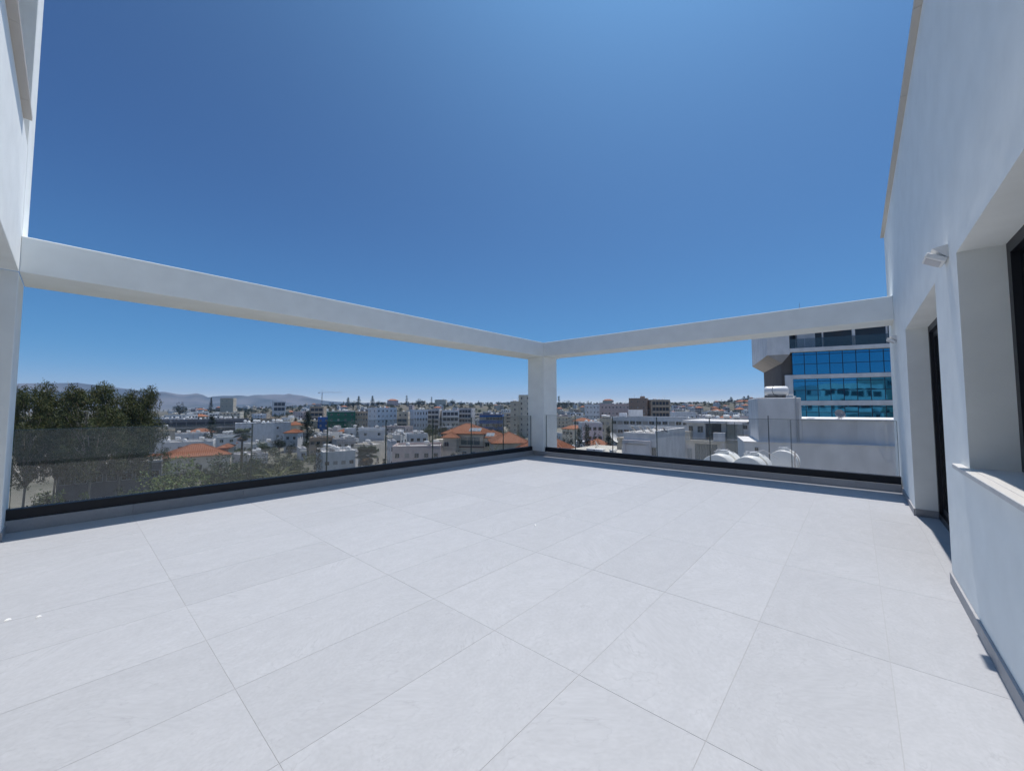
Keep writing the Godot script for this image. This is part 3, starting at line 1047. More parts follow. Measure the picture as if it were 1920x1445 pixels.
func date_palm() -> Node3D:            # feather palm: long arching fronds edged with leaflets
	var t := thing("feather_palm", "", "palm tree")
	var tr := begin(true)
	tube_into(tr, Vector3(0, -0.05, 0), Vector3(0, 0.70, 0), 0.035, 0.028, 9)
	part("trunk", done(tr), paint(0.16, 0.12, 0.085, 0.95), t)
	var st := begin()
	st.set_color(Color.WHITE)
	for i in 40:
		var a := TAU * i * 0.381966
		var rise := lerpf(1.25, -0.15, i / 40.0)
		var dir := Vector3(cos(a), 0, sin(a))
		var p := Vector3(0, 0.71, 0)
		var v := (dir * cos(rise) + Vector3.UP * sin(rise)).normalized()
		var g0 := rng.randf_range(0.75, 1.25)
		for k in 17:
			var q := p + v * 0.021
			tube_into(st, p, q, 0.0022, 0.0020, 3, false)
			var sd := v.cross(Vector3.UP).normalized()
			var len := 0.075 * sin(PI * (k + 2.0) / 20.0)
			for s in [-1.0, 1.0]:
				var g := g0 * rng.randf_range(0.8, 1.2)
				leaf(st, q, (sd * s + v * 0.7 + Vector3.DOWN * 0.25).normalized(), Vector3.UP, len, 0.011, Color(g * 1.05, g, g * 0.9))
			p = q
			v = (v + Vector3.DOWN * 0.085).normalized()
	part("fronds", done(st), leafage(Color(0.135, 0.150, 0.060)), t)
	return t

var footprints := []

# far trees and garden shrubs that nobody could count, between the houses of one belt
func greenery(called: String, r0: float, r1: float, a0: float, a1: float, count: int, lo: float, hi: float, tint: Color) -> void:
	var lobes := [[Vector3(-0.22, 0.42, 0.05), Vector3(0.3, 0.36, 0.3)], [Vector3(0.24, 0.40, -0.1), Vector3(0.3, 0.34, 0.3)], [Vector3(0.02, 0.62, 0.08), Vector3(0.3, 0.36, 0.3)]]
	var mm := MultiMesh.new()
	mm.transform_format = MultiMesh.TRANSFORM_3D
	mm.mesh = crown_mesh(lobes, 42, 7, 0.13, 0.0, 0.25)
	var places: Array[Transform3D] = []
	var tries := 0
	while places.size() < count and tries < count * 6:
		tries += 1
		var r := sqrt(rng.randf_range(r0 * r0, r1 * r1))
		var th := deg_to_rad(FORWARD - rng.randf_range(a0, a1))
		var p := Vector3(cos(th) * r, 0, -sin(th) * r)
		var s := rng.randf_range(lo, hi)
		var free := true
		for f in footprints:
			if Vector2(p.x - f.x, p.z - f.y).length() < f.z * 0.85 + s * 0.35:
				free = false
				break
		if not free: continue
		p.y = land_height(p.x, p.z) - 0.1
		places.append(Transform3D(Basis(Vector3.UP, rng.randf() * TAU).scaled(Vector3(s * rng.randf_range(0.9, 1.5), s, s * rng.randf_range(0.9, 1.5))), p))
	mm.instance_count = places.size()
	for i in places.size(): mm.set_instance_transform(i, places[i])
	var o := MultiMeshInstance3D.new()
	o.name = called
	o.multimesh = mm
	o.material_override = leafage(tint)
	add_child(o)
	o.set_meta("kind", "stuff")

func build_greenery() -> void:
	greenery("ridge_trees", 760, 1500, -40, 42, 1500, 2.5, 6.5, Color(0.030, 0.044, 0.024))
	greenery("street_trees", 230, 760, -42, 42, 900, 2.0, 5.0, Color(0.036, 0.054, 0.026))
	greenery("garden_shrubs", 55, 230, -50, 40, 560, 1.2, 3.2, Color(0.060, 0.088, 0.036))
	greenery("garden_thicket", 42, 112, -58, -24, 330, 1.6, 4.2, Color(0.085, 0.130, 0.045))

var kinds := {}
func grow(kind: String, label: String, at: Vector3, turn: float, height: float, group := "", wide := 1.0) -> Node3D:
	if not kinds.has(kind):
		var mk := {
			"gum0": func(): return gum_tree(0), "gum1": func(): return gum_tree(1), "gum2": func(): return gum_tree(2),
			"light0": func(): return round_tree(0, Color(0.120, 0.175, 0.060)), "light1": func(): return round_tree(2, Color(0.10, 0.15, 0.055)),
			"green0": func(): return round_tree(0, Color(0.060, 0.092, 0.038)), "green1": func(): return round_tree(1, Color(0.050, 0.080, 0.036)),
			"dark0": func(): return round_tree(1, Color(0.024, 0.040, 0.022)), "dark1": func(): return round_tree(3, Color(0.030, 0.044, 0.026)),
			"pine0": func(): return pine_tree(0), "pine1": func(): return pine_tree(1), "cypress": func(): return cypress_tree(),
			"bush0": func(): return bush(0, Color(0.13, 0.20, 0.055)), "bush1": func(): return bush(1, Color(0.07, 0.105, 0.04)),
			"fan": func(): return fan_palm(), "date": func(): return date_palm(),
		}
		kinds[kind] = mk[kind].call()
	var o: Node3D = kinds[kind]
	if o.has_meta("placed"):
		o = o.duplicate()
		o.name = numbered(str(kinds[kind].name).rstrip("0123456789").rstrip("_"))
		add_child(o)
	o.set_meta("placed", true)
	o.position = at
	o.rotation.y = turn
	o.scale = Vector3(height * wide, height, height * wide)
	o.set_meta("label", label)
	if group: o.set_meta("group", group)
	return o

var heater: Node3D
func put_heater(label: String, at: Vector3, turn: float, size := 1.0, group := "white water heaters on the roofs") -> void:
	if heater == null: heater = water_heater("water_heater", label, at, turn)
	else: copy_thing(heater, label, at, turn, size, group)

var cist: Node3D
func put_cistern(label: String, at: Vector3, turn: float, size := 1.0, group := "upright white cisterns on the roofs") -> void:
	if cist == null: cist = cistern("cistern", label, at, turn)
	else: copy_thing(cist, label, at, turn, size, group)

const NTH := ["first", "second", "third", "fourth", "fifth", "sixth", "seventh", "eighth", "ninth", "tenth", "eleventh", "twelfth", "thirteenth", "fourteenth", "fifteenth", "sixteenth", "seventeenth", "eighteenth", "nineteenth", "twentieth"]
func nth(i: int) -> String:
	if i < 20: return NTH[i]
	var tens: String = ["", "", "twenty", "thirty", "forty", "fifty", "sixty", "seventy", "eighty", "ninety"][(i + 1) / 10]
	return tens.replace("y", "ieth") if i % 10 == 9 else tens + "-" + NTH[(i + 1) % 10 - 1]

# alike trees of one belt of the town, from the left: kind, x, z, turn, height, breadth
func trees_of(what: String, belt: String, group: String, rows: Array) -> void:
	for i in rows.size():
		var r: Array = rows[i]
		grow(r[0], "%s %s from the left %s" % [nth(i), what, belt], Vector3(r[1], land_height(r[1], r[2]) - 0.1, r[2]), r[3], r[4], group, r[5])

# alike houses of one belt of the town, from the left: x, z, turn, w, h, d, window columns and, on some, a roof box, balconies or a warm roof
func houses_of(called: String, what: String, category: String, belt: String, group: String, colour: String, storeys: int, hip: bool, side: int, rows: Array) -> void:
	for i in rows.size():
		var r: Array = rows[i]
		var o := {"storeys": storeys, "cols": r[6], "side": side}
		if hip: o["roof"] = "hip"
		for x in r.slice(7):
			if x is String and x == "bal": o["bal"] = range(1, storeys)
			elif x is String: o["warm"] = 1.0
			else: o["stair"] = x
		var label := "%s %s from the left %s" % [nth(i), what, belt] if rows.size() > 1 else "the only %s %s" % [what, belt]
		building(called, label, category, Vector3(r[0], land_height(r[0], r[1]) - 0.3, r[1]), r[2], r[3], r[4], r[5], colour, o, group)

# the water tanks of one roof, named from the left: kind, x, y, z, turn, size
func tanks_on(short: String, group: String, rows: Array) -> void:
	for kind in ["h", "c", "a"]:
		var some := rows.filter(func(r): return r[0] == kind)
		var noun: String = {"h": "white water heater", "c": "upright white cistern", "a": "thin aerial"}[kind]
		for i in some.size():
			var r: Array = some[i]
			var label := "%s on the %s" % [noun, short]
			if some.size() == 2: label = "%s %s on the %s" % ["left" if i == 0 else "right", noun, short]
			elif some.size() > 2: label = "%s %s from the left on the %s" % [nth(i), noun, short]
			var words := label.split(" ")
			if words.size() > 16: label = label.replace(" the ", " ").replace("flat-roofed ", "").replace("upright ", "").replace("thin ", "").replace("long dark low block", "long dark block").replace("wide white house behind the orange roof", "wide white house behind orange roof")
			if label.split(" ").size() > 16: label = label.replace("-storey", "").replace(" from left in ", " in ")
			if kind == "h": put_heater(label, Vector3(r[1], r[2], r[3]), r[4], r[5], group)
			elif kind == "c": put_cistern(label, Vector3(r[1], r[2], r[3]), r[4], r[5], group)
			else: put_aerial(label, Vector3(r[1], r[2], r[3]), r[4], r[5], "aerials on the roofs")

var aerial: Node3D
func put_aerial(label: String, at: Vector3, turn: float, size: float, group: String) -> void:
	if aerial:
		copy_thing(aerial, label, at, turn, size, group)
		return
	aerial = thing("television_aerial", label, "aerial", at, turn, group)
	var st := begin()
	tube_into(st, Vector3.ZERO, Vector3(0, 3.6, 0), 0.035, 0.03, 5)
	part("mast", done(st), paint(0.22, 0.22, 0.23, 0.5, 0.4), aerial)
	var y := begin()
	tube_into(y, Vector3(-0.7, 3.3, 0), Vector3(0.9, 3.35, 0), 0.02, 0.02, 4)
	for k in 7: tube_into(y, Vector3(-0.65 + 0.24 * k, 3.32, -0.4 + 0.03 * k), Vector3(-0.65 + 0.24 * k, 3.32, 0.4 - 0.03 * k), 0.014, 0.014, 3)
	tube_into(y, Vector3(0, 2.6, -0.5), Vector3(0, 2.6, 0.5), 0.018, 0.018, 4)
	part("yagi", done(y), paint(0.30, 0.30, 0.31, 0.5, 0.4), aerial)

# ---------- the near neighbours on the right ----------
func bar_into(st: SurfaceTool, pts: Array, r: float, n := 5) -> void:
	for i in pts.size() - 1: tube_into(st, pts[i], pts[i + 1], r, r, n)

func blue_mirror() -> StandardMaterial3D:
	if mats.has("blue mirror"): return mats["blue mirror"]
	var m := StandardMaterial3D.new()
	m.albedo_color = Color(0.05, 0.27, 0.44).linear_to_srgb()
	m.metallic = 0.92
	m.roughness = 0.03
	m.normal_enabled = true
	m.normal_texture = noise_tex("pane waves", 0.004, 2, 0, 1, FastNoiseLite.TYPE_SIMPLEX_SMOOTH, 256, true, 1.2)
	m.normal_scale = 0.10
	m.uv1_triplanar = true
	m.uv1_world_triplanar = true
	m.uv1_scale = Vector3.ONE * 0.4
	mats["blue mirror"] = m
	return m

func build_blue_block() -> void:
	var t := thing("office_block", "white office block with bands of blue mirror glass beyond the house wall", "building", Vector3(63.77, -19, -6.25), deg_to_rad(-74.25))
	var white := wallpaint(Color(0.90, 0.89, 0.88))
	var umber := wallpaint(Color(0.15, 0.135, 0.125))
	var bar := paint(0.012, 0.035, 0.075, 0.35)
	slab("core", Vector3(-1.15, 0, -16), Vector3(24, 27.3, -0.3), umber, t, 0.0)
	slab("white_pier", Vector3(-0.8, 0, -0.299), Vector3(0.05, 24.6, 0.12), white, t, 0.02)
	for y in [[24.06, 24.6], [20.56, 21.18], [16.5, 18.88], [10, 14]]:
		slab("spandrel", Vector3(0.051, y[0], -0.299), Vector3(24, y[1], 0.119), white, t, 0.02)
	for y in [[24.6, 27.58], [21.18, 24.06], [18.88, 20.56], [14.0, 16.5]]:
		var band := part("glazing", done_box(Vector3(23.88, y[1] - y[0] - 0.004, 0.2)), bar, t, Vector3(12.0, (y[0] + y[1]) * 0.5, -0.16))
		var x := 0.06
		var hh: float = y[1] - y[0]
		while x < 16.0:
			for r in [[0.0, 0.47], [0.47, 0.885], [0.885, 1.0]]:
				part("pane", CUBE, blue_mirror(), band, Vector3(x + 0.66 - 12.0, -hh * 0.5 + hh * (r[0] + r[1]) * 0.5, 0.11), Vector3(1.25, hh * (r[1] - r[0]) - 0.075, 0.03), Vector3(rng.randf_range(-0.004, 0.004), rng.randf_range(-0.006, 0.006), 0))
			x += 1.335
	slab("deck_slab", Vector3(-0.25, 27.6, -16), Vector3(24, 28.1, 0.55), white, t, 0.02)
	# the blind end wing with its splayed underside
	slab("end_wing", Vector3(-2.8, 27.34, -16), Vector3(-0.251, 32.2, 0.5), white, t, 0.02)
	var st2 := begin()
	var p := [Vector3(-2.8, 27.338, 0.45), Vector3(-0.26, 27.338, 0.45), Vector3(-1.14, 26.2, 0.45)]
	var q := [Vector3(-2.8, 27.338, -16), Vector3(-0.26, 27.338, -16), Vector3(-1.14, 26.2, -16)]
	face(st2, p.duplicate(), Vector3.BACK)
	face(st2, [p[0], p[2], q[2], q[0]], Vector3(-1, -1, 0))
	face(st2, [p[1], p[2], q[2], q[1]], Vector3(1, -1, 0))
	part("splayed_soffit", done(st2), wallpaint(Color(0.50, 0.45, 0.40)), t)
	# the top terrace: glass rail, posts, recessed glazing, roof
	slab("back_wall", Vector3(-0.25, 28.1, -9), Vector3(24, 31.3, -3.0), paint(0.05, 0.055, 0.065, 0.25), t, 0.0)
	slab("white_room", Vector3(1.0, 28.101, -2.99), Vector3(3.0, 31.3, -1.6), white, t, 0.02)
	slab("flat_roof", Vector3(-0.25, 31.31, -15), Vector3(24, 32.0, -0.6), white, t, 0.02)
	for x in [3.4, 6.55, 9.75, 12.9]:
		slab("roof_post", Vector3(x - (0.14 if x == 6.55 else 0.06), 28.101, 0.0), Vector3(x + (0.14 if x == 6.55 else 0.06), 31.3, 0.25), white, t, 0.01)
	var x0 := -0.2
	while x0 < 16.0:
		slab("rail_pane", Vector3(x0 + 0.01, 28.101, 0.40), Vector3(x0 + 1.62, 29.35, 0.42), pane(0.05, 0.07, 0.08, 0.35), t, 0.002)
		x0 += 1.63
	var rod := begin()
	tube_into(rod, Vector3(1.9, 31.5, -4), Vector3(1.9, 35.1, -4), 0.05, 0.02, 5)
	part("aerial", done(rod), paint(0.2, 0.2, 0.22, 0.5, 0.5), t)

func done_box(s: Vector3) -> ArrayMesh:
	var st := begin()
	box_into(st, -s * 0.5, s * 0.5)
	return done(st)

func build_blank_block() -> void:
	var t := thing("blank_block", "blank grey-white block beside the terrace, below the blue glass bands", "building", Vector3(38.475, -19, -6.231), deg_to_rad(-74.25))
	var w := wallpaint(Color(0.84, 0.83, 0.82))
	var w2 := wallpaint(Color(0.84, 0.835, 0.83))
	slab("stair_tower", Vector3(0, 0, -7), Vector3(3.02, 21.1, 0), w, t, 0.03)
	part("tower_roof", CUBE, roof_material(), t, Vector3(1.5, 21.115, -3.5), Vector3(2.9, 0.03, 6.8))
	slab("upper_wall", Vector3(3.021, 0, -7), Vector3(17, 19.25, -0.06), w, t, 0.03)
	slab("roof_edge", Vector3(3.021, 19.251, -7), Vector3(17, 19.42, 0.05), w2, t, 0.02)
	slab("lower_wall", Vector3(-1.1, 0, -6), Vector3(17, 17.42, 0.35), w2, t, 0.03)
	slab("ledge", Vector3(-1.15, 17.421, -6), Vector3(17, 17.47, 0.42), w2, t, 0.01)
	part("window", window(), null, t, Vector3(-0.22, 16.8, 0.35), Vector3(0.28, 0.42, 0.5))
	var st := begin()
	bar_into(st, [Vector3(2.66, 21.2, -0.5), Vector3(2.66, 21.2, 0.07), Vector3(2.66, 17.5, 0.07)], 0.045)
	bar_into(st, [Vector3(2.78, 20.7, 0.07), Vector3(2.78, 17.5, 0.07)], 0.03)
	part("drain_pipe", done(st), paint(0.5, 0.5, 0.5, 0.5), t)
	# big lying tank on its roof
	var b := t.transform
	var k := thing("roof_tank", "long white tank lying on the roof of the blank grey-white block", "water tank", b * Vector3(1.5, 21.13, -1.0), deg_to_rad(-74.25))
	var s2 := begin(true)
	lathe_into(s2, [Vector2(0, -0.86), Vector2(0.25, -0.85), Vector2(0.36, -0.79), Vector2(0.40, -0.68), Vector2(0.41, 0), Vector2(0.40, 0.68), Vector2(0.36, 0.79), Vector2(0.25, 0.85), Vector2(0, 0.86)], Vector3(0, 0.58, 0), Vector3.RIGHT, 24)
	part("tank", done(s2), paint(0.80, 0.80, 0.79, 0.35), k)
	var s3 := begin()
	for x in [-0.6, 0.0, 0.6]:
		bar_into(s3, [Vector3(x, 0, 0.3), Vector3(x, 0.22, 0.3), Vector3(x, 0.22, -0.3), Vector3(x, 0, -0.3)], 0.025)
	bar_into(s3, [Vector3(-0.6, 0.2, 0.3), Vector3(0.6, 0.2, 0.3)], 0.025)
	part("stand", done(s3), paint(0.12, 0.12, 0.13, 0.6), k)
	var s4 := begin()
	bar_into(s4, [Vector3(-0.15, 1.0, 0.06), Vector3(-0.3, 0.9, 0.3), Vector3(-0.36, 0.6, 0.43), Vector3(-0.26, 0.3, 0.42), Vector3(0.1, 0.12, 0.4)], 0.016)
	bar_into(s4, [Vector3(-0.2, 1.02, 0), Vector3(0.25, 1.03, 0)], 0.02)
	part("hose", done(s4), paint(0.02, 0.02, 0.02, 0.6), k)
	var s5 := begin()
	bar_into(s5, [Vector3(0.8, 0.25, 0.1), Vector3(1.15, 0.25, 0.1), Vector3(1.15, 0.0, 0.3)], 0.03)
	part("pipe", done(s5), paint(0.6, 0.6, 0.6, 0.4, 0.4), k)
	dish("satellite_dish", "grey mesh satellite dish on the roof edge before the lowest blue glass band", b * Vector3(5.5, 19.42, -0.25), deg_to_rad(-74.25) + 0.25, 0.36, 0.36, 0.35, Color(0.36, 0.35, 0.35))
	var s6 := begin()
	box_into(s6, Vector3(-0.22, 0, -0.25), Vector3(0.22, 0.05, 0.25))
	tag(part("roof_hatch", done(s6), paint(0.8, 0.8, 0.78, 0.6), self, b * Vector3(2.3 + 1.35, 19.425, -0.3), Vector3.ONE, Vector3(0, deg_to_rad(-74.25), 0)), "small white hatch on the roof edge left of the grey mesh dish", "hatch")

func dish(called: String, label: String, at: Vector3, turn: float, r: float, mast: float, tilt: float, colour: Color, group := "") -> Node3D:
	var t := thing(called, label, "satellite dish", at, turn, group)
	var st := begin(true)
	var prof := []
	for i in 7: prof.append(Vector2(r * i / 6.0, 0.32 * r * pow(i / 6.0, 2.0)))
	lathe_into(st, prof, Vector3.ZERO, Vector3(0, sin(tilt), cos(tilt)), 22)
	var back := []
	for i in 7: back.append(Vector2(r * (6 - i) / 6.0, 0.32 * r * pow((6 - i) / 6.0, 2.0) - 0.012))
	lathe_into(st, back, Vector3.ZERO, Vector3(0, sin(tilt), cos(tilt)), 22)
	part("reflector", done(st), paint(colour.r, colour.g, colour.b, 0.5), t, Vector3(0, mast, 0))
	var s := begin()
	bar_into(s, [Vector3(0, 0, -0.05), Vector3(0, mast, -0.03)], 0.035)
	bar_into(s, [Vector3(0, 0, -0.25), Vector3(0, mast * 0.6, -0.03), Vector3(0, 0, 0.25)], 0.02)
	var f := Vector3(0, mast, 0) + Vector3(0, sin(tilt), cos(tilt)) * r * 0.85
	bar_into(s, [Vector3(0, mast - r * 0.8, 0.1), f], 0.012)
	part("mast", done(s), paint(0.25, 0.25, 0.26, 0.5, 0.5), t)
	part("receiver", chamfered(Vector3(0.06, 0.06, 0.12), 0.01), paint(0.5, 0.5, 0.5, 0.5), t, f)
	return t

func build_near_tanks() -> void:
	# the neighbour's roof just below, with three large lying tanks, pipes and an aerial mast
	var roof := thing("neighbour_roof", "flat roof just below the right balustrade, carrying the three white tanks", "building", Vector3(26, -19, -3.4))
	slab("wall", Vector3(-8.5, 0, -4.4), Vector3(4.6, 16.4, 1.3), wallpaint(Color(0.62, 0.62, 0.61)), roof, 0.03)
	part("roof", CUBE, roof_material(), roof, Vector3(-1.95, 16.415, -1.55), Vector3(12.9, 0.03, 5.5))
	var info := [["large white lying tank, left of the three beyond the right balustrade", Vector3(19.67, -2.58, -4.89), 0.66, 2.2, 0.0],
		["large white lying tank with pipes on top, middle of the three beyond the balustrade", Vector3(20.14, -2.58, -3.756), 0.64, 2.3, 0.0],
		["white lying tank in front of the blank grey-white wall, right of the three", Vector3(28.0, -2.58, -3.39), 0.74, 1.5, 0.0]]
	for n in 3:
		var i: Array = info[n]
		var r: float = i[2]
		var l: float = i[3]
		var t := thing("lying_tank", i[0], "water tank", i[1], 0.0, "large white tanks on the roof below")
		var c := Vector3(0, [1.10, 1.07, 0.62][n], 0)
		var st := begin(true)
		lathe_into(st, [Vector2(0, -0.06), Vector2(r * 0.6, -0.035), Vector2(r * 0.93, 0.02)], c, Vector3.RIGHT, 30)
		lathe_into(st, [Vector2(r * 0.93, 0.02), Vector2(r, 0.03), Vector2(r, l * 0.45), Vector2(r, l), Vector2(r * 0.9, l + 0.05), Vector2(0, l + 0.1)], c, Vector3.RIGHT, 30)
		part("tank", done(st), paint(0.76, 0.77, 0.74, 0.4), t)
		for s in [0.48, 0.56]:
			var sm := begin()
			lathe_into(sm, [Vector2(r + 0.001, l * s - 0.012), Vector2(r + 0.012, l * s - 0.008), Vector2(r + 0.012, l * s + 0.008), Vector2(r + 0.001, l * s + 0.012)], c, Vector3.RIGHT, 30)
			part("seam", done(sm), paint(0.40, 0.33, 0.20, 0.6), t)
		var lid := begin()
		lathe_into(lid, [Vector2(0.30, -0.05), Vector2(0.30, 0.06), Vector2(0.24, 0.07), Vector2(0.24, 0.13), Vector2(0, 0.15)], c + Vector3(l * 0.5, r, 0), Vector3.UP, 18)
		part("manhole_lid", done(lid), paint(0.55, 0.57, 0.58, 0.4), t)
		var pp := begin()
		bar_into(pp, [c + Vector3(l * 0.4, r + 0.04, -0.3), c + Vector3(l * 0.4, r + 0.14, -0.1), c + Vector3(l * 0.62, r + 0.14, 0.2), c + Vector3(l * 0.7, r - 0.05, 0.42)], 0.022)
		if n == 1: bar_into(pp, [c + Vector3(l * 0.3, r + 0.1, 0.0), c + Vector3(l * 0.9, r + 0.16, 0.35), c + Vector3(l * 1.5, r - 0.35, 0.75)], 0.02)
		part("pipe", done(pp), paint(0.55, 0.55, 0.56, 0.4, 0.3), t)
		var cr := begin()
		for s in [0.2, 0.8]: box_into(cr, Vector3(l * s - 0.06, 0, -r * 0.8), Vector3(l * s + 0.06, c.y - r * 0.55, r * 0.8))
		part("cradle", done(cr), paint(0.4, 0.4, 0.4, 0.8), t)
	var m := thing("aerial_mast", "thin grey aerial mast between the middle and right white tanks", "mast", Vector3(23.66, -2.58, -3.39))
	var st2 := begin()
	tube_into(st2, Vector3.ZERO, Vector3(0.0, 3.5, 0), 0.035, 0.022, 6)
	part("pole", done(st2), paint(0.10, 0.10, 0.11, 0.5, 0.4), m)
	var st3 := begin()
	for k in 4: bar_into(st3, [Vector3(-0.35, 0.25 + 0.24 * k, 0.06), Vector3(0.45, 0.32 + 0.24 * k, -0.1)], 0.014)
	bar_into(st3, [Vector3(0.05, 1.1, 0), Vector3(-0.5, 0, 0.1)], 0.018)
	bar_into(st3, [Vector3(0.05, 1.1, 0), Vector3(0.5, 0, -0.2)], 0.018)
	part("stays", done(st3), paint(0.55, 0.55, 0.55, 0.4, 0.4), m)
	var pipes := thing("roof_pipework", "tangle of thin pale pipes on struts between the white tanks", "pipes", Vector3(22.3, -2.58, -2.9))
	var st4 := begin()
	for k in 5:
		bar_into(st4, [Vector3(-0.6 + 0.5 * k, 0, 0.0), Vector3(-0.4 + 0.5 * k, 0.85 - 0.06 * k, -0.15), Vector3(-0.1 + 0.5 * k, 0, -0.35)], 0.018)
	bar_into(st4, [Vector3(-1.2, 1.15, 0.1), Vector3(2.2, 0.72, -0.3)], 0.022)
	bar_into(st4, [Vector3(-1.2, 0.95, 0.15), Vector3(2.4, 0.55, -0.25)], 0.022)
	part("pipes", done(st4), paint(0.55, 0.55, 0.56, 0.45, 0.3), pipes)
	var t3 := thing("tank_ladder", "thin metal ladder frame beside the right white tank", "ladder", Vector3(27.7, -2.58, -2.75))
	var st5 := begin()
	for s in [0.0, 0.45]: bar_into(st5, [Vector3(s, 0, 0), Vector3(s, 1.35, 0)], 0.018)
	for k in 4: bar_into(st5, [Vector3(0, 0.25 + 0.3 * k, 0), Vector3(0.45, 0.25 + 0.3 * k, 0)], 0.014)
	part("rails", done(st5), paint(0.35, 0.27, 0.25, 0.6), t3)

func build_near_houses() -> void:
	var white := wallpaint(Color(0.90, 0.89, 0.88))
	var rose := wallpaint(Color(0.82, 0.77, 0.77))
	# the plain modern house with the leaning collector frames
	var h := thing("modern_house", "plain white modern house with collector frames on its roof, beyond the balustrade", "house", Vector3(49.74, -19, -19.16))
	slab("wall", Vector3(0, 0, -4.55), Vector3(10.9, 16.95, 0), white, h, 0.03)
	slab("shade_frame", Vector3(-0.5, 15.55, -4.5), Vector3(-0.001, 16.0, -0.75), rose, h, 0.02)
	slab("shade_frame", Vector3(-0.5, 10, -1.35), Vector3(-0.001, 15.55, -0.75), rose, h, 0.02)
	slab("shade_frame", Vector3(-0.5, 10, -4.5), Vector3(-0.001, 15.55, -4.1), rose, h, 0.02)
	slab("white_screen", Vector3(-0.25, 10, -4.09), Vector3(-0.002, 15.4, -1.36), wallpaint(Color(0.88, 0.84, 0.84)), h, 0.01)
	part("window", window(), null, h, Vector3(0, 14.55, -0.42), Vector3(0.62, 1.35, 1), Vector3(0, -PI / 2, 0))
	part("window", window(), null, h, Vector3(5.2, 13.1, 0), Vector3(1.3, 0.8, 1))
	slab("parapet", Vector3(0.0, 16.951, -0.25), Vector3(10.9, 17.3, 0.0), white, h, 0.02)
	slab("parapet", Vector3(10.6, 16.951, -4.55), Vector3(10.9, 17.3, -0.251), white, h, 0.02)
	part("roof", CUBE, roof_material(), h, Vector3(5.3, 16.965, -2.3), Vector3(10.5, 0.03, 4.4))
	for k in 5:
		var t := thing("collector_frame", "%s of the five leaning curved collector frames on the modern white house" % ["leftmost", "second from left", "middle", "second from right", "rightmost"][k], "solar collector", Vector3(50.9 + 0.15 * k, -2.02, -22.9 + 0.98 * k), deg_to_rad(-50), "leaning collector frames on the modern white house")
		var st := begin()
		var pts := []
		for i in 9:
			var a := PI * (0.95 - 0.75 * i / 8.0)
			pts.append(Vector3(-0.1 + 0.34 * cos(a), 0.62 + 0.34 * sin(a), 0))
		pts.append(Vector3(0.62, 0.1, 0))
		if k == 0: pts = pts.slice(0, 9)
		for z in [-0.42, 0.42]:
			var s := []
			for q in pts: s.append(q + Vector3(0, -0.15, z))
			bar_into(st, s, 0.05, 6)
		part("frame", done(st), paint(0.72, 0.73, 0.71, 0.4), t)
		part("collector", chamfered(Vector3(0.85, 0.05, 0.8), 0.01), paint(0.10, 0.09, 0.10, 0.2), t, Vector3(0.12, 0.40, 0), Vector3.ONE, Vector3(0, 0, -0.72))
	# the glazed penthouse with the wide balcony slab
	var p := thing("penthouse", "white penthouse with a wide balcony slab and dark opening, right of the modern house", "house", Vector3(68.9, -19, -12.7))
	slab("wall", Vector3(0, 0, -9.0), Vector3(9, 14.75, 0), white, p, 0.03)
	slab("upper_wall", Vector3(1.6, 14.751, -9.0), Vector3(9, 17.7, -6.3), white, p, 0.02)
	slab("upper_wall", Vector3(1.6, 14.751, -3.9), Vector3(9, 17.7, -3.1), white, p, 0.02)
	slab("dark_opening", Vector3(2.0, 14.752, -6.299), Vector3(9, 17.7, -3.901), paint(0.06, 0.06, 0.07, 0.3), p, 0.0)
	slab("roof_slab", Vector3(-0.4, 17.701, -9.3), Vector3(10, 18.1, 0.2), white, p, 0.03)
	slab("balcony_slab", Vector3(-1.5, 14.751, -9.5), Vector3(1.599, 15.0, -2.7), wallpaint(COLOURS["cream"]), p, 0.02)
	slab("balcony_block", Vector3(-1.3, 15.001, -9.1), Vector3(0.2, 16.35, -7.9), wallpaint(COLOURS["cream"]), p, 0.02)
	slab("balcony_block", Vector3(-1.3, 15.001, -4.4), Vector3(0.2, 16.3, -2.75), white, p, 0.02)
	part("window", window(), null, p, Vector3(1.6, 16.6, -7.1), Vector3(0.9, 1.1, 1), Vector3(0, -PI / 2, 0))
	part("window", window(), null, p, Vector3(1.6, 16.6, -8.6), Vector3(0.7, 1.1, 1), Vector3(0, -PI / 2, 0))
	for k in 4:
		slab("glass_door", Vector3(-0.06, 10.6, -7.55 + 0.85 * k), Vector3(-0.001, 14.3, -6.75 + 0.85 * k), paint(0.10, 0.13, 0.14, 0.06, 0.0, 0.8), p, 0.004)
	slab("door_frame", Vector3(-0.12, 10.6, -8.75), Vector3(-0.002, 13.4, -8.05), paint(0.4, 0.42, 0.43, 0.5), p, 0.01)
	for x in [[-0.3, -9.0], [-0.3, -3.2]]:
		slab("column", Vector3(x[0] - 1.0, 8, x[1]), Vector3(x[0] - 0.65, 14.75, x[1] + 0.35), white, p, 0.01)
	# glass stair tower at its right end
	var g := pane(0.20, 0.27, 0.26, 0.30)
	var y := 8.0
	while y < 17.6:
		slab("stair_glass", Vector3(-0.9, y, -2.55), Vector3(-0.88, y + 2.3, -0.3), g, p, 0.002)
		slab("landing", Vector3(-0.86, y + 2.32, -2.5), Vector3(-0.003, y + 2.42, -0.35), white, p, 0.005)
		y += 2.45
	for z in [-2.6, -1.45, -0.3]:
		slab("stair_post", Vector3(-0.95, 6, z - 0.03), Vector3(-0.90, 18.0, z + 0.03), paint(0.08, 0.09, 0.10, 0.4), p, 0.004)
	# the roof with the white dishes, further left
	var r := thing("flat_roofed_house", "grey flat-roofed house carrying the big white dish, left of the modern house", "house", Vector3(55, -19, -28.5))
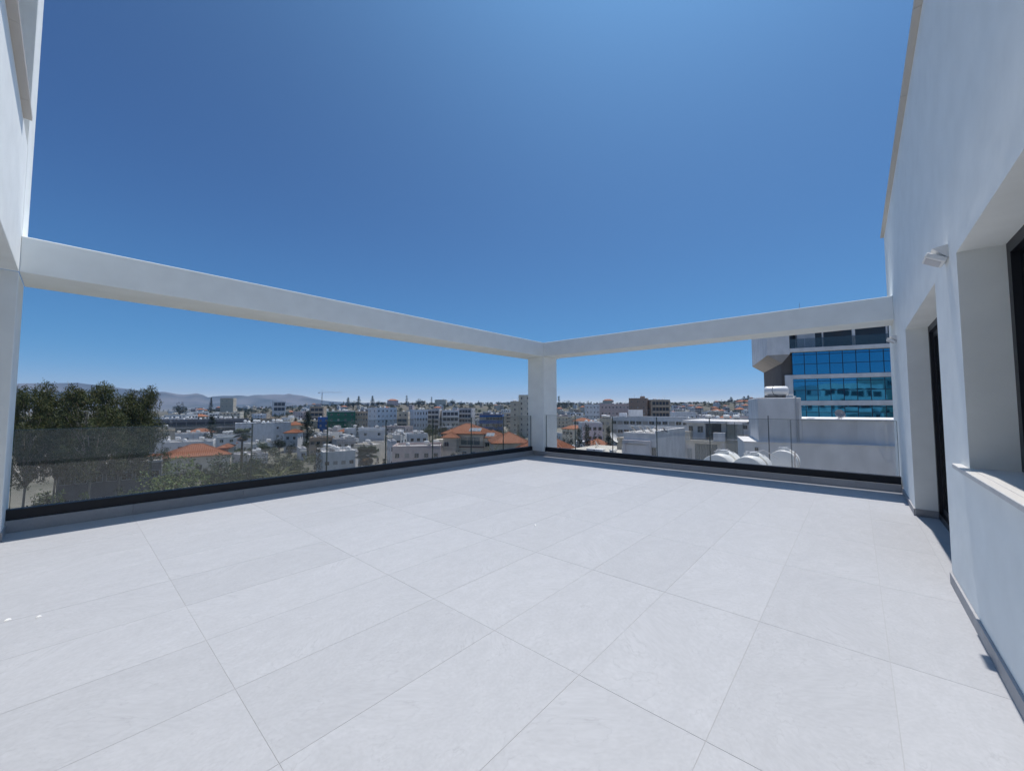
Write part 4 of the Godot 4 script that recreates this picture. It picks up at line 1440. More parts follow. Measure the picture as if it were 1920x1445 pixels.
	slab("wall", Vector3(-4.5, 0, -4.8), Vector3(5, 13.9, 4.6), wallpaint(Color(0.45, 0.44, 0.43)), r, 0.03)
	part("roof", CUBE, roof_material(1.0), r, Vector3(0.2, 13.915, -0.1), Vector3(9.3, 0.03, 9.2))
	slab("rooftop_room", Vector3(0.6, 13.93, 0.9), Vector3(3.4, 15.7, 3.9), wallpaint(Color(0.44, 0.40, 0.33)), r, 0.02)
	dish("satellite_dish", "big white satellite dish tilted upwards on the grey flat-roofed house", Vector3(55.2, -4.3, -28.0), deg_to_rad(-5), 0.88, 0.9, 0.6, Color(0.78, 0.78, 0.75))
	dish("satellite_dish", "small white satellite dish seen edge-on, left of the big white dish", Vector3(53.4, -5.06, -29.9), deg_to_rad(30), 0.55, 0.75, 0.5, Color(0.78, 0.78, 0.75))
	var a := [["white air conditioner lying near the roof edge under the big white dish", Vector3(51.2, -5.05, -26.0), Vector3(1.3, 0.35, 0.5)], ["low white roof box left of the brown rooftop room", Vector3(51.1, -5.05, -28.7), Vector3(1.0, 0.3, 2.6)], ["white air conditioner on the wall top left of the modern house", Vector3(51.6, -5.05, -24.4), Vector3(0.4, 0.85, 0.8)]]
	for k in a:
		var t := thing("air_conditioner", k[0], "air conditioner", k[1], 0.0, "white units on the grey roof")
		part("casing", chamfered(k[2], 0.03), paint(0.76, 0.76, 0.74, 0.5), t, Vector3(0, k[2].y * 0.5 + 0.03, 0))
		var fan := begin()
		lathe_into(fan, [Vector2(0, 0.012), Vector2(k[2].y * 0.36, 0.012), Vector2(k[2].y * 0.40, 0.0)], Vector3(-k[2].x * 0.5, k[2].y * 0.5 + 0.03, 0), Vector3.LEFT, 14)
		part("fan_grille", done(fan), paint(0.15, 0.15, 0.16, 0.5), t)
	# the tiled roof close to the corner post
	var c := thing("tiled_house", "orange tiled roof end just right of the corner post", "house", Vector3(50.5, -19, -37.5), 0.35)
	part("wall", CUBE, wallpaint(COLOURS["cream"]), c, Vector3(0, 6.0, 0), Vector3(7.5, 14.0, 9.0))
	var rf := part("roof", hip_mesh(7.5, 9.0, 2.6), terracotta(), c, Vector3(0, 13.19, 0))
	hip_ribs(rf, 7.5, 9.0, 2.6)
	slab("chimney", Vector3(-1.7, 13.3, 1.0), Vector3(-0.9, 15.6, 1.8), wallpaint(Color(0.35, 0.19, 0.13)), c, 0.02)

func build_crane() -> void:
	var at := Vector3(429.2, 4.6, -1026.0)
	var t := thing("tower_crane", "thin grey tower crane with a long level jib on the skyline", "crane", at, deg_to_rad(FORWARD - 90.0))
	var st := begin()
	for s in [Vector2(-0.8, -0.8), Vector2(0.8, -0.8), Vector2(0.8, 0.8), Vector2(-0.8, 0.8)]:
		tube_into(st, Vector3(s.x, 0, s.y), Vector3(s.x, 33, s.y), 0.2, 0.2, 4)
	for k in 16:
		var y := 2.0 * k
		tube_into(st, Vector3(-0.8, y, 0.8), Vector3(0.8, y + 2.0, 0.8), 0.12, 0.12, 4)
		tube_into(st, Vector3(0.8, y, -0.8), Vector3(-0.8, y + 2.0, -0.8), 0.12, 0.12, 4)
	part("tower", done(st), paint(0.30, 0.32, 0.34, 0.7), t)
	var j := begin()
	for s in [[0.0, 0.5], [0.0, -0.5], [1.3, 0.0]]: tube_into(j, Vector3(-9, 33 + s[0], s[1]), Vector3(52, 33 + s[0], s[1]), 0.16, 0.16, 4)
	for k in 30: tube_into(j, Vector3(-8 + 2 * k, 33, 0.5 if k % 2 else -0.5), Vector3(-7 + 2 * k, 34.3, 0), 0.1, 0.1, 4)
	part("jib", done(j), paint(0.30, 0.32, 0.34, 0.7), t)
	var a := begin()
	tube_into(a, Vector3(0, 33, 0), Vector3(0, 40, 0), 0.3, 0.12, 4)
	tube_into(a, Vector3(0, 39.8, 0), Vector3(35, 34.3, 0), 0.07, 0.07, 3)
	tube_into(a, Vector3(0, 39.8, 0), Vector3(-8, 34.3, 0), 0.07, 0.07, 3)
	part("apex", done(a), paint(0.30, 0.32, 0.34, 0.7), t)
	part("counterweight", CUBE, paint(0.3, 0.3, 0.3, 0.9), t, Vector3(-8, 32, 0), Vector3(2.5, 2.2, 1.4))

# the three-storey villa before the corner post: a main hipped roof, a lower wing, collectors on the right slope
func build_villa() -> void:
	var at := Vector3(87.0, -19.30, -93.0)
	var turn := -0.993
	var v := thing("big_villa", "big three-storey cream villa with orange hipped roofs before the corner post", "house", at, turn)
	var wall := wallpaint(COLOURS["cream"])
	var top := 12.18
	slab("wall", Vector3(-8.6, -1, -6.5), Vector3(4.2, top, 5.0), wall, v, 0.03)
	slab("wing_wall", Vector3(4.201, -1, -5.0), Vector3(9.0, top - 1.2, 4.2), wall, v, 0.03)
	slab("floor_band", Vector3(-8.75, top - 4.1, -6.4), Vector3(4.35, top - 3.75, 5.16), paint(0.20, 0.10, 0.08, 0.8), v, 0.02)
	var rf := part("roof", hip_mesh(12.8, 11.5, 2.9, 0.6), terracotta(), v, Vector3(-2.2, top + 0.19, -0.75))
	hip_ribs(rf, 12.8, 11.5, 2.9, 0.6)
	var r2 := part("wing_roof", hip_mesh(7.0, 9.2, 1.9, 0.5), terracotta(), v, Vector3(6.0, top - 1.0, -0.4))
	hip_ribs(r2, 7.0, 9.2, 1.9)
	var r3 := part("porch_roof", hip_mesh(4.6, 4.0, 1.5, 0.4), terracotta(), v, Vector3(-5.6, top - 0.9, 6.0))
	hip_ribs(r3, 4.6, 4.0, 1.5, 0.4)
	slab("porch_wall", Vector3(-7.7, -1, 5.001), Vector3(-3.5, top - 1.1, 7.8), wall, v, 0.03)
	part("eave_board", done_box(Vector3(13.6, 0.16, 12.3)), paint(0.06, 0.04, 0.035, 0.8), v, Vector3(-2.2, top - 0.06, -0.75))
	for k in 3: part("glazed_panel", done_box(Vector3(1.9, 2.3, 0.08)), paint(0.20, 0.23, 0.24, 0.1, 0.0, 0.8), v, Vector3(-1.9 + 2.05 * k, top - 2.1, 5.05))
	for f in 3:
		for x in [-8.0, 5.4, 7.7]:
			if x < 0 and f == 2: continue
			part("window", window(), null, v, Vector3(-5.6 + (1.0 if f else -1.0) if x < 0 else x, top - 2.9 - 3.6 * f + (0.0 if x < 0 else -0.3), 7.8 if x < 0 else 4.2), Vector3(1.5, 1.4, 1))
	for f in 2:
		for x in [-1.8, 1.0]: part("window", window(), null, v, Vector3(x, top - 6.1 - 3.5 * f, 5.0), Vector3(1.6, 1.4, 1))
	for f in 3:
		for z in [-3.5, 0.5, 3.2]: part("window", window(), null, v, Vector3(-8.6, top - 2.2 - 3.6 * f, z), Vector3(1.3, 1.3, 1), Vector3(0, -PI / 2, 0))
	# grey collectors lying on the front and right slopes
	var q := v.transform
	for k in 6:
		var wing := k >= 3
		var p := Vector3(0.0 + 1.3 * k, top + 1.36, 3.35) if not wing else Vector3(4.3 + 1.25 * (k - 3), top - 0.13, 3.2)
		var t := thing("roof_collector", "%s of the six grey collectors on the orange roof of the big villa" % ["leftmost", "second", "third", "fourth", "fifth", "rightmost"][k], "solar collector", q * p, turn, "grey collectors on the big villa roof")
		part("glass", chamfered(Vector3(1.1, 0.08, 2.0), 0.01), paint(0.30, 0.34, 0.38, 0.08, 0.0, 1.0), t, Vector3.ZERO, Vector3.ONE, Vector3(0.44, 0, 0))
		part("rim", chamfered(Vector3(1.18, 0.06, 2.08), 0.01), paint(0.6, 0.6, 0.6, 0.4), t, Vector3(0, -0.03, 0), Vector3.ONE, Vector3(0.44, 0, 0))

# white blocks beside our own building: only the blue glass shows them
func build_mirrored_blocks() -> void:
	building("apartment_block", "white balconied block mirrored in the middle blue glass band", "building", Vector3(2.0, -19, 33.0), deg_to_rad(75), 17.0, 26.2, 12.0, "white", {"storeys": 8, "cols": 5, "bal": [6, 7], "side": 2})
	building("apartment_block", "lower white block mirrored in the lowest blue glass band", "building", Vector3(14.0, -19, 21.0), deg_to_rad(75), 9.0, 22.8, 9.0, "white", {"storeys": 7, "cols": 3, "side": 2})
	building("apartment_block", "cream block mirrored at the right end of the blue glass", "building", Vector3(0.0, -19, 52.0), deg_to_rad(75), 15.0, 28.5, 12.0, "cream", {"storeys": 8, "cols": 4, "bal": [5, 6, 7], "side": 2})

# ---------- where things stand ----------
func build_town() -> void:
	building("long_block", "long dark low block with shaded balconies and a crowd of roof tanks", "building", Vector3(54.0, -19.25, -298.0), -0.230, 47.0, 13.2, 11.0, "dark", {"storeys": 3, "cols": 9, "side": 1, "bal": [1, 2]})
	building("rendered_block", "broad pale blue-grey block with a nearly blank wall behind the palm", "building", Vector3(65.0, -19.30, -223.0), -0.212, 22.8, 12.8, 12.0, "pale_blue", {"storeys": 3, "cols": 2, "side": 1, "win": [0.9, 1.1]})
	building("tiled_house", "wide low house with an orange hipped roof behind the light green tree", "house", Vector3(26.0, -19.30, -148.0), -0.066, 14.4, 9.5, 12.0, "cream", {"storeys": 1, "cols": 3, "side": 2, "roof": "hip", "fine": true})
	building("tiled_house", "small house with a brown-red roof beside the wide orange-roofed house", "house", Vector3(34.0, -19.30, -152.0), -0.395, 2.8, 8.5, 9.0, "beige", {"storeys": 1, "cols": 1, "side": 2, "roof": "hip", "fine": true})
	building("flat_roofed_house", "wide white flat-roofed house behind the orange hipped roof", "house", Vector3(29.0, -19.30, -190.0), -0.258, 18.9, 8.0, 13.0, "white", {"storeys": 2, "cols": 5, "side": 2, "stair": -0.3})
	building("flat_roofed_house", "small beige house with a bluish panel on its roof beside the gum trees", "house", Vector3(29.0, -19.30, -233.0), 0.140, 5.4, 11.2, 8.0, "beige", {"storeys": 2, "cols": 1, "side": 2})
	building("flat_roofed_house", "low bluish house behind the wide white flat-roofed house", "house", Vector3(38.0, -19.30, -234.0), -0.300, 13.9, 8.5, 11.5, "pale_blue", {"storeys": 2, "cols": 3, "side": 2})
	building("flat_roofed_house", "white house between the dark pine and the fan palm", "house", Vector3(45.0, -19.30, -204.0), -0.042, 6.8, 8.9, 8.0, "white", {"storeys": 2, "cols": 2, "side": 2})
	building("tiled_house", "white house with a bright orange hipped roof right of the pale block", "house", Vector3(69.0, -19.30, -194.0), -0.587, 5.4, 10.3, 9.0, "white", {"storeys": 2, "cols": 2, "side": 2, "roof": "hip", "fine": true, "win": [1.1, 1.2]})
	building("tiled_house", "cream house with a brown tiled roof above the bright orange one", "house", Vector3(81.0, -19.30, -226.0), -0.133, 6.5, 12.7, 10.0, "cream", {"storeys": 2, "cols": 2, "side": 2, "roof": "hip"})
	building("garden_shed", "small white outbuilding at the edge of the dry yellow field", "house", Vector3(61.0, -19.30, -163.0), -0.221, 2.2, 4.9, 8.0, "white", {"storeys": 1, "cols": 1, "side": 0})
	building("flat_roofed_house", "brown two-storey house with dark windows behind the narrow cypress", "house", Vector3(73.0, -19.30, -173.0), -0.504, 9.1, 7.8, 8.0, "tan", {"storeys": 2, "cols": 4, "side": 2})
	building("flat_roofed_house", "grey house with several white tanks left of the big fan palm", "house", Vector3(72.0, -19.30, -151.0), -0.236, 7.1, 8.3, 8.0, "grey", {"storeys": 2, "cols": 3, "side": 2})
	building("finned_block", "pale block with upright fins in the near street, left of the big fan palm", "building", Vector3(46.0, -19.30, -101.0), -0.256, 7.4, 9.8, 11.0, "white", {"storeys": 2, "cols": 4, "side": 2, "win": [1.0, 0.9]})
	building("flat_roofed_house", "pale blue flat house with a brown door panel in the middle of town", "house", Vector3(99.0, -19.30, -184.0), -0.564, 18.9, 10.2, 12.0, "pale_blue", {"storeys": 2, "cols": 3, "side": 2})
	building("flat_roofed_house", "small white cube house left of the low bluish roofs", "house", Vector3(88.0, -19.30, -137.0), -0.883, 3.1, 9.8, 8.0, "white", {"storeys": 2, "cols": 2, "side": 2})
	building("flat_roofed_house", "bluish two-storey house behind the leaning roof collectors", "house", Vector3(103.0, -19.30, -147.0), -0.437, 8.0, 9.0, 8.0, "pale_blue", {"storeys": 2, "cols": 3, "side": 2})
	building("flat_roofed_house", "pinkish white two-storey house left of the big orange villa", "house", Vector3(70.0, -19.30, -99.0), -0.702, 13.5, 9.5, 11.0, "pink", {"storeys": 2, "cols": 5, "side": 2})
	building("roof_pavilion", "small house with a light blue roof tarpaulin right of the big fan palm", "house", Vector3(72.0, -19.30, -117.0), -0.414, 1.9, 9.6, 8.0, "pale_blue", {"storeys": 2, "cols": 1, "side": 2})
	building("tiled_house", "low house with a long orange roof right of the big villa", "house", Vector3(85.0, -19.30, -76.0), -0.699, 10.4, 13.2, 11.0, "cream", {"storeys": 2, "cols": 4, "side": 2, "roof": "hip", "fine": true})
	building("green_building", "dark green building with yellow and blue stripes and white roof panels", "building", Vector3(142.0, -18.87, -304.0), -0.334, 19.5, 16.8, 14.0, "green", {"storeys": 4, "cols": 4, "side": 2, "band": "white"})
	building("blue_building", "small bright blue building beside the dark green building", "building", Vector3(130.0, -18.92, -307.0), -0.400, 7.7, 12.4, 10.0, "blue", {"storeys": 3, "cols": 2, "side": 2})
	building("tan_block", "tan block with pale balcony bands above the blue building", "building", Vector3(164.0, -17.65, -400.0), -0.600, 12.4, 19.3, 14.0, "tan", {"storeys": 4, "cols": 3, "side": 2, "bal": [0, 1, 2, 3]})
	building("peach_block", "peach block with rows of small windows right of the green building", "building", Vector3(158.0, -18.78, -301.0), -0.571, 9.6, 16.6, 12.0, "peach", {"storeys": 4, "cols": 5, "side": 2, "win": [1.0, 1.4]})
	building("white_block", "tall whitish block with a blank left wall and rows of dark windows", "building", Vector3(158.0, -19.03, -270.0), -0.005, 16.6, 19.8, 13.0, "pale_blue", {"storeys": 5, "cols": 5, "side": 2, "win": [1.0, 1.4]})
	building("beige_block", "beige apartment block with cream awnings and deep balconies", "building", Vector3(172.0, -18.97, -270.0), -0.707, 16.0, 16.5, 13.0, "beige", {"storeys": 4, "cols": 4, "side": 2, "bal": [0, 1, 2]})
	building("white_block", "bluish white block with tall dark vertical windows", "building", Vector3(176.0, -19.09, -249.0), -0.370, 10.5, 18.3, 12.0, "pale_blue", {"storeys": 4, "cols": 5, "side": 2, "win": [0.8, 2.2]})
	building("grey_block", "grey-brown block with four rows of dark balconies", "building", Vector3(190.0, -19.03, -248.0), -0.827, 9.1, 18.6, 12.0, "grey", {"storeys": 5, "cols": 3, "side": 2, "bal": [1, 2, 3, 4]})
	building("white_block", "white block with pale blue shade behind the round green trees", "building", Vector3(201.0, -19.00, -243.0), -0.586, 13.4, 17.7, 12.0, "white", {"storeys": 4, "cols": 4, "side": 2, "bal": [2, 3]})
	building("grey_block", "tall grey block right of the white block, before the ridge", "building", Vector3(214.0, -18.96, -237.0), -0.979, 10.7, 19.3, 13.0, "grey", {"storeys": 5, "cols": 4, "side": 2, "bal": [2, 3, 4]})
	building("blue_glass_building", "low blue glassy building with a brown awning left of the beige tower", "building", Vector3(207.0, -19.19, -202.0), -0.903, 16.8, 15.0, 13.0, "blue", {"storeys": 3, "cols": 7, "side": 2, "win": [2.4, 2.2], "band": "brown"})
	building("stair_tower", "lower part of the beige tower with small windows", "building", Vector3(203.0, -19.27, -176.0), -0.857, 6.1, 24.4, 13.0, "beige", {"storeys": 7, "cols": 1, "side": 1, "win": [0.8, 1.1]})
	building("tower_block", "tall beige tower block behind the corner post", "building", Vector3(209.0, -19.27, -171.0), -1.024, 8.2, 28.7, 14.0, "cream", {"storeys": 8, "cols": 2, "side": 2, "win": [0.9, 1.5]})
	building("pale_office", "long pale office with two ribbons of dark windows right of the dark trees", "building", Vector3(174.0, -19.30, -70.0), -1.276, 32.0, 16.2, 16.0, "pale_blue", {"storeys": 4, "cols": 12, "side": 3, "win": [2.3, 1.5], "stair": -0.38})
	building("green_white_block", "pale greenish flat block behind the dark trees, right of the corner post", "building", Vector3(138.0, -19.30, -80.0), -0.902, 7.8, 14.6, 12.0, "pale_blue", {"storeys": 4, "cols": 4, "side": 2})
	building("beige_block", "beige block with two columns of windows left of the pale office", "building", Vector3(162.0, -19.30, -85.0), -1.259, 4.7, 15.4, 11.0, "beige", {"storeys": 5, "cols": 2, "side": 2})
	building("pink_block", "long pink block with three rows of windows left of the brown tower", "building", Vector3(329.0, -18.36, -166.0), -1.174, 28.4, 22.4, 12.0, "pink", {"storeys": 4, "cols": 9, "side": 2})
	building("pale_block", "bluish white block with small square windows joined to the pink block", "building", Vector3(311.0, -18.51, -178.0), -0.946, 12.0, 22.0, 12.0, "pale_blue", {"storeys": 5, "cols": 4, "side": 2, "win": [1.0, 1.1]})
	building("brown_tower", "left half of the big brown tower with few windows and aerials", "building", Vector3(287.0, -19.03, -124.0), -1.268, 12.9, 26.9, 14.0, "brown", {"storeys": 6, "cols": 3, "side": 2, "win": [0.8, 1.1], "stair": 0.2})
	building("brown_tower", "right half of the big brown tower with stacked balconies", "building", Vector3(293.0, -19.02, -112.0), -0.927, 13.5, 25.7, 15.0, "tan", {"storeys": 6, "cols": 5, "side": 2, "bal": [0, 1, 2, 3, 4, 5]})
	building("roof_room", "white box-like roof room rising behind the pale office", "house", Vector3(179.0, -19.30, -79.0), -1.157, 6.5, 19.3, 6.0, "white", {"storeys": 5, "cols": 0, "side": 0})
	building("metal_roofed_hall", "white hall with a pale metal roof behind the pale office", "building", Vector3(252.0, -19.28, -81.0), -1.085, 12.5, 17.6, 14.0, "white", {"storeys": 3, "cols": 3, "side": 2})
	building("flat_roofed_house", "white flat-roofed building behind the glazed penthouse", "house", Vector3(150.0, -19.30, -36.0), -1.403, 19.0, 16.7, 14.0, "white", {"storeys": 4, "cols": 6, "side": 2})
	building("tan_house", "pinkish house under the hill left of the grey-white block", "house", Vector3(247.0, -19.30, -46.0), -1.144, 11.2, 15.1, 11.0, "pink", {"storeys": 3, "cols": 3, "side": 2, "bal": [1]})
	building("tiled_house", "small red-roofed house left of the blank grey-white block", "house", Vector3(178.0, -19.30, -31.0), -1.537, 4.7, 10.2, 9.0, "cream", {"storeys": 2, "cols": 2, "side": 2, "roof": "hip"})
	building("church_like_house", "beige hilltop building with a rounded top on the left skyline", "house", Vector3(192.0, -12.88, -854.0), -0.570, 20.3, 30.1, 14.0, "beige", {"storeys": 3, "cols": 3, "side": 2})
	building("white_block", "white block with two dark window bands under the left hills", "building", Vector3(216.0, -12.91, -671.0), -0.171, 16.8, 22.9, 10.0, "white", {"storeys": 3, "cols": 3, "side": 2, "bal": [1, 2]})
	building("ridge_house", "pink-roofed house alone on the ridge left of the tall cypress", "house", Vector3(554.0, 4.07, -898.0), -0.378, 25.3, 17.1, 14.0, "pink", {"storeys": 2, "cols": 2, "side": 2, "roof": "hip"})
	building("ridge_block", "cream ridge block with a stepped roof in the middle of the skyline", "building", Vector3(605.0, 2.11, -765.0), -0.879, 27.5, 16.8, 14.0, "cream", {"storeys": 3, "cols": 3, "side": 2, "stair": 0.2})
	building("ridge_house", "beige domed-looking house on the ridge above the pink block", "house", Vector3(921.0, 4.04, -480.0), -0.950, 25.6, 17.2, 14.0, "beige", {"storeys": 2, "cols": 2, "side": 2, "roof": "hip"})
	building("ridge_house", "long pink roof near the top of the right hill", "house", Vector3(1038.0, 11.98, -195.0), -1.490, 33.1, 4.8, 14.0, "pink", {"storeys": 1, "cols": 3, "side": 2, "roof": "hip"})
	building("low_grey_house", "low dark grey house under the big gum trees", "house", Vector3(7.0, -19.30, -116.0), -0.130, 14.5, 9.5, 10.0, "dark", {"storeys": 2, "cols": 7, "side": 2, "band": "grey", "win": [1.6, 1.5]})
	houses_of("tiled_house", "white one-storey tiled house", "house", "in the near streets", "houses in the near streets", "white", 1, true, 2, [
		[19, -166, -0.60, 10.4, 5.8, 8.8, 4], [47, -218, 0.22, 7.3, 5.9, 11.1, 3], [237, -31, -0.88, 3.6, 5.9, 9.4, 2], [187, -17, -1.04, 5.1, 5.8, 11.3, 2]])
	houses_of("town_house", "cream two-storey flat-roofed house", "house", "in the middle of town", "blocks in the middle of town", "cream", 2, false, 2, [
		[81, -698, -0.32, 9.7, 7.3, 11.1, 3], [113, -801, -0.75, 17.7, 7.3, 10.3, 6, -0.22], [121, -628, -0.40, 12.7, 7.3, 10.3, 4, 0.12, "warm"], [289, -597, -1.06, 16.4, 7.1, 8.1, 5, 0.04], [174, -353, -0.95, 18.1, 7.2, 10.2, 6], [411, -371, -0.66, 13.2, 7.2, 10.2, 4, 0.08], [222, -188, -1.22, 14.2, 7.4, 9.2, 5, 0.05], [399, -337, -1.36, 14.5, 7.1, 11.9, 5, -0.13], [546, -204, -1.04, 10.3, 7.2, 10.0, 3], [325, -46, -1.26, 12.2, 7.3, 11.3, 4, "warm"]])
	houses_of("town_house", "pale blue two-storey flat-roofed house", "house", "in the middle of town", "blocks in the middle of town", "pale_blue", 2, false, 2, [
		[73, -621, 0.44, 7.3, 7.3, 11.5, 3], [58, -370, 0.28, 6.1, 7.3, 11.1, 3], [105, -440, -0.06, 19.9, 7.3, 10.6, 6], [167, -593, 0.04, 13.8, 7.3, 8.6, 4], [228, -288, -0.49, 15.0, 7.3, 10.9, 5, 0.08], [267, -279, -0.97, 11.1, 7.3, 11.3, 4, "warm"], [554, -129, -1.55, 15.8, 7.1, 10.5, 5, 0.25]])
	houses_of("town_house", "white one-storey flat-roofed house", "house", "in the near streets", "houses in the near streets", "white", 1, false, 2, [
		[43, -325, 0.30, 8.0, 4.2, 11.7, 3], [74, -246, 0.27, 8.6, 4.3, 9.6, 3, -0.03], [98, -262, -0.71, 7.7, 4.2, 10.8, 3, "warm"], [122, -258, -0.27, 8.5, 4.2, 8.1, 3], [95, -169, -0.34, 9.1, 4.3, 8.7, 3, "warm"], [117, -191, -0.24, 6.4, 4.3, 8.5, 2, 0.09, "warm"], [106, -133, -0.36, 6.5, 4.2, 11.2, 3, -0.18, "warm"], [126, -152, -1.30, 8.6, 4.3, 8.3, 3], [138, -93, -1.33, 5.2, 4.3, 10.5, 2], [167, -42, -1.01, 7.3, 4.2, 9.3, 3]])
	houses_of("town_house", "white two-storey flat-roofed house", "house", "on the far slopes", "houses on the far slopes", "white", 2, false, 1, [
		[149, -1103, 0.04, 11.7, 7.3, 12.0, 3, 0.05, "warm"], [163, -1072, -0.36, 11.5, 7.4, 10.6, 3, -0.00], [306, -1354, 0.09, 10.8, 7.4, 10.7, 3], [368, -695, -0.98, 6.3, 7.2, 10.0, 2], [551, -987, -1.12, 7.5, 7.3, 10.8, 3, 0.00, "warm"], [490, -863, -0.87, 8.4, 7.2, 9.4, 3, 0.19], [470, -552, -0.91, 9.5, 7.2, 10.7, 3], [761, -870, -1.33, 3.9, 7.2, 10.4, 2, "warm"], [737, -641, -0.54, 6.0, 7.2, 10.0, 2, -0.14, "warm"], [932, -803, -0.69, 12.3, 7.3, 10.0, 3, -0.14], [661, -237, -1.71, 10.3, 7.1, 11.2, 3], [836, -262, -1.09, 10.5, 7.2, 11.1, 3, "warm"], [1384, -267, -1.73, 5.7, 7.3, 10.9, 2], [775, -103, -1.93, 8.3, 7.0, 10.6, 3, 0.22]])
	houses_of("apartment_block", "white three-storey flat-roofed block", "building", "in the middle of town", "blocks in the middle of town", "white", 3, false, 2, [
		[81, -576, -0.75, 18.8, 10.4, 9.8, 6, "warm"], [122, -598, 0.23, 19.7, 10.4, 8.5, 6, 0.11, "bal", "warm"], [131, -378, 0.22, 9.9, 10.4, 9.0, 4, 0.17, "warm"], [245, -646, -0.71, 7.7, 10.3, 11.2, 3, -0.13], [256, -615, -0.74, 19.5, 10.2, 8.4, 6, -0.21, "warm"], [302, -444, -0.95, 11.4, 10.3, 10.2, 4], [241, -297, -0.37, 9.7, 10.4, 9.6, 3, "warm"], [585, -194, -0.81, 19.3, 10.2, 9.2, 6, "bal"], [493, -126, -0.76, 17.3, 10.2, 9.9, 6]])
	houses_of("town_house", "tan one-storey flat-roofed house", "house", "on the far slopes", "houses on the far slopes", "tan", 1, false, 1, [
		[166, -1115, 0.03, 8.9, 4.3, 8.8, 2, "warm"], [305, -1197, -0.86, 8.7, 4.3, 11.1, 3, -0.15], [388, -990, -0.72, 11.2, 4.1, 11.4, 4, "warm"], [395, -931, -1.01, 10.0, 4.1, 11.6, 4, "warm"], [545, -809, -0.80, 12.4, 4.1, 11.8, 4], [893, -968, -0.31, 4.6, 4.3, 10.8, 2, -0.19, "warm"], [793, -519, -1.20, 7.6, 4.1, 9.1, 2, "warm"], [762, -379, -1.60, 9.5, 4.0, 11.8, 3], [939, -381, -1.39, 11.0, 4.1, 10.4, 3]])
	houses_of("town_house", "beige two-storey flat-roofed house", "house", "in the middle of town", "blocks in the middle of town", "beige", 2, false, 2, [
		[63, -408, -0.76, 19.1, 7.3, 8.7, 6, "warm"], [150, -372, -0.59, 16.5, 7.3, 8.3, 5, 0.23, "warm"], [194, -276, -1.10, 14.5, 7.3, 8.3, 5, 0.16], [353, -323, -0.66, 19.9, 7.2, 8.6, 6]])
	houses_of("town_house", "pink one-storey flat-roofed house", "house", "on the far slopes", "houses on the far slopes", "pink", 1, false, 1, [
		[202, -1306, -0.64, 12.1, 4.2, 8.1, 4], [343, -1209, -0.77, 8.0, 4.2, 11.2, 3, -0.13, "warm"], [441, -1267, 0.22, 6.3, 4.4, 10.6, 3, 0.14], [479, -442, -0.65, 13.2, 4.1, 9.1, 4], [1129, -169, -0.99, 11.1, 4.1, 11.1, 4, 0.04, "warm"]])
	houses_of("apartment_block", "white three-storey flat-roofed block", "building", "on the far slopes", "houses on the far slopes", "white", 3, false, 1, [
		[133, -858, 0.40, 9.3, 10.5, 10.5, 3, "bal"], [285, -1102, -0.86, 10.1, 10.4, 8.7, 3, 0.14], [638, -332, -0.66, 7.5, 10.3, 8.0, 2, "bal"], [712, -239, -1.07, 12.5, 10.2, 11.8, 3, "bal", "warm"], [1356, -132, -1.96, 9.2, 10.6, 10.5, 3, "warm"]])
	houses_of("apartment_block", "white four-storey flat-roofed block", "building", "in the middle of town", "blocks in the middle of town", "white", 4, false, 2, [
		[71, -438, 0.28, 6.9, 13.6, 10.2, 3, 0.06], [98, -557, 0.26, 16.2, 13.5, 8.2, 5, "bal"], [214, -335, -1.18, 8.0, 13.5, 10.2, 3, "warm"], [373, -337, -1.19, 11.7, 13.4, 10.6, 4], [364, -197, -1.42, 10.7, 13.5, 8.0, 3, "bal", "warm"], [442, -112, -1.53, 9.2, 13.4, 9.6, 3], [372, -62, -1.09, 8.9, 13.4, 11.8, 3, -0.12, "bal"]])
	houses_of("apartment_block", "pink three-storey flat-roofed block", "building", "on the far slopes", "houses on the far slopes", "pink", 3, false, 1, [
		[180, -1068, -0.52, 8.8, 10.4, 10.7, 3, "bal", "warm"], [283, -1632, 0.26, 10.7, 10.5, 9.2, 3, -0.21], [381, -929, -0.08, 9.3, 10.3, 10.9, 3, "warm"], [441, -648, -0.95, 7.4, 10.3, 10.4, 2]])
	houses_of("tiled_house", "tan three-storey tiled house", "building", "in the middle of town", "blocks in the middle of town", "tan", 3, true, 2, [
		[89, -499, -0.79, 10.2, 12.1, 8.0, 4, "bal"]])
	houses_of("tiled_house", "white three-storey tiled house", "building", "on the far slopes", "houses on the far slopes", "white", 3, true, 1, [
		[171, -959, -0.39, 10.8, 12.1, 9.9, 3], [343, -575, -1.03, 8.9, 11.8, 9.0, 3, "bal"], [796, -658, -1.49, 7.1, 11.9, 9.3, 3], [698, -210, -1.63, 7.5, 11.9, 9.7, 2]])
	houses_of("apartment_block", "grey three-storey flat-roofed block", "building", "on the far slopes", "houses on the far slopes", "grey", 3, false, 1, [
		[240, -1338, -0.53, 10.6, 10.5, 8.8, 3, "bal"], [865, -116, -1.65, 6.5, 10.2, 11.1, 2, "bal"]])
	houses_of("apartment_block", "pale blue three-storey flat-roofed block", "building", "in the middle of town", "blocks in the middle of town", "pale_blue", 3, false, 2, [
		[65, -360, 0.14, 13.3, 10.5, 9.9, 4], [409, -255, -1.22, 13.6, 10.3, 11.5, 4, "bal"]])
	houses_of("tiled_house", "white two-storey tiled house", "house", "in the near streets", "houses in the near streets", "white", 2, true, 2, [
		[48, -265, -0.53, 11.0, 9.0, 8.2, 4], [128, -71, -0.89, 10.4, 9.0, 10.1, 3], [200, -46, -1.83, 5.3, 9.0, 11.9, 3]])
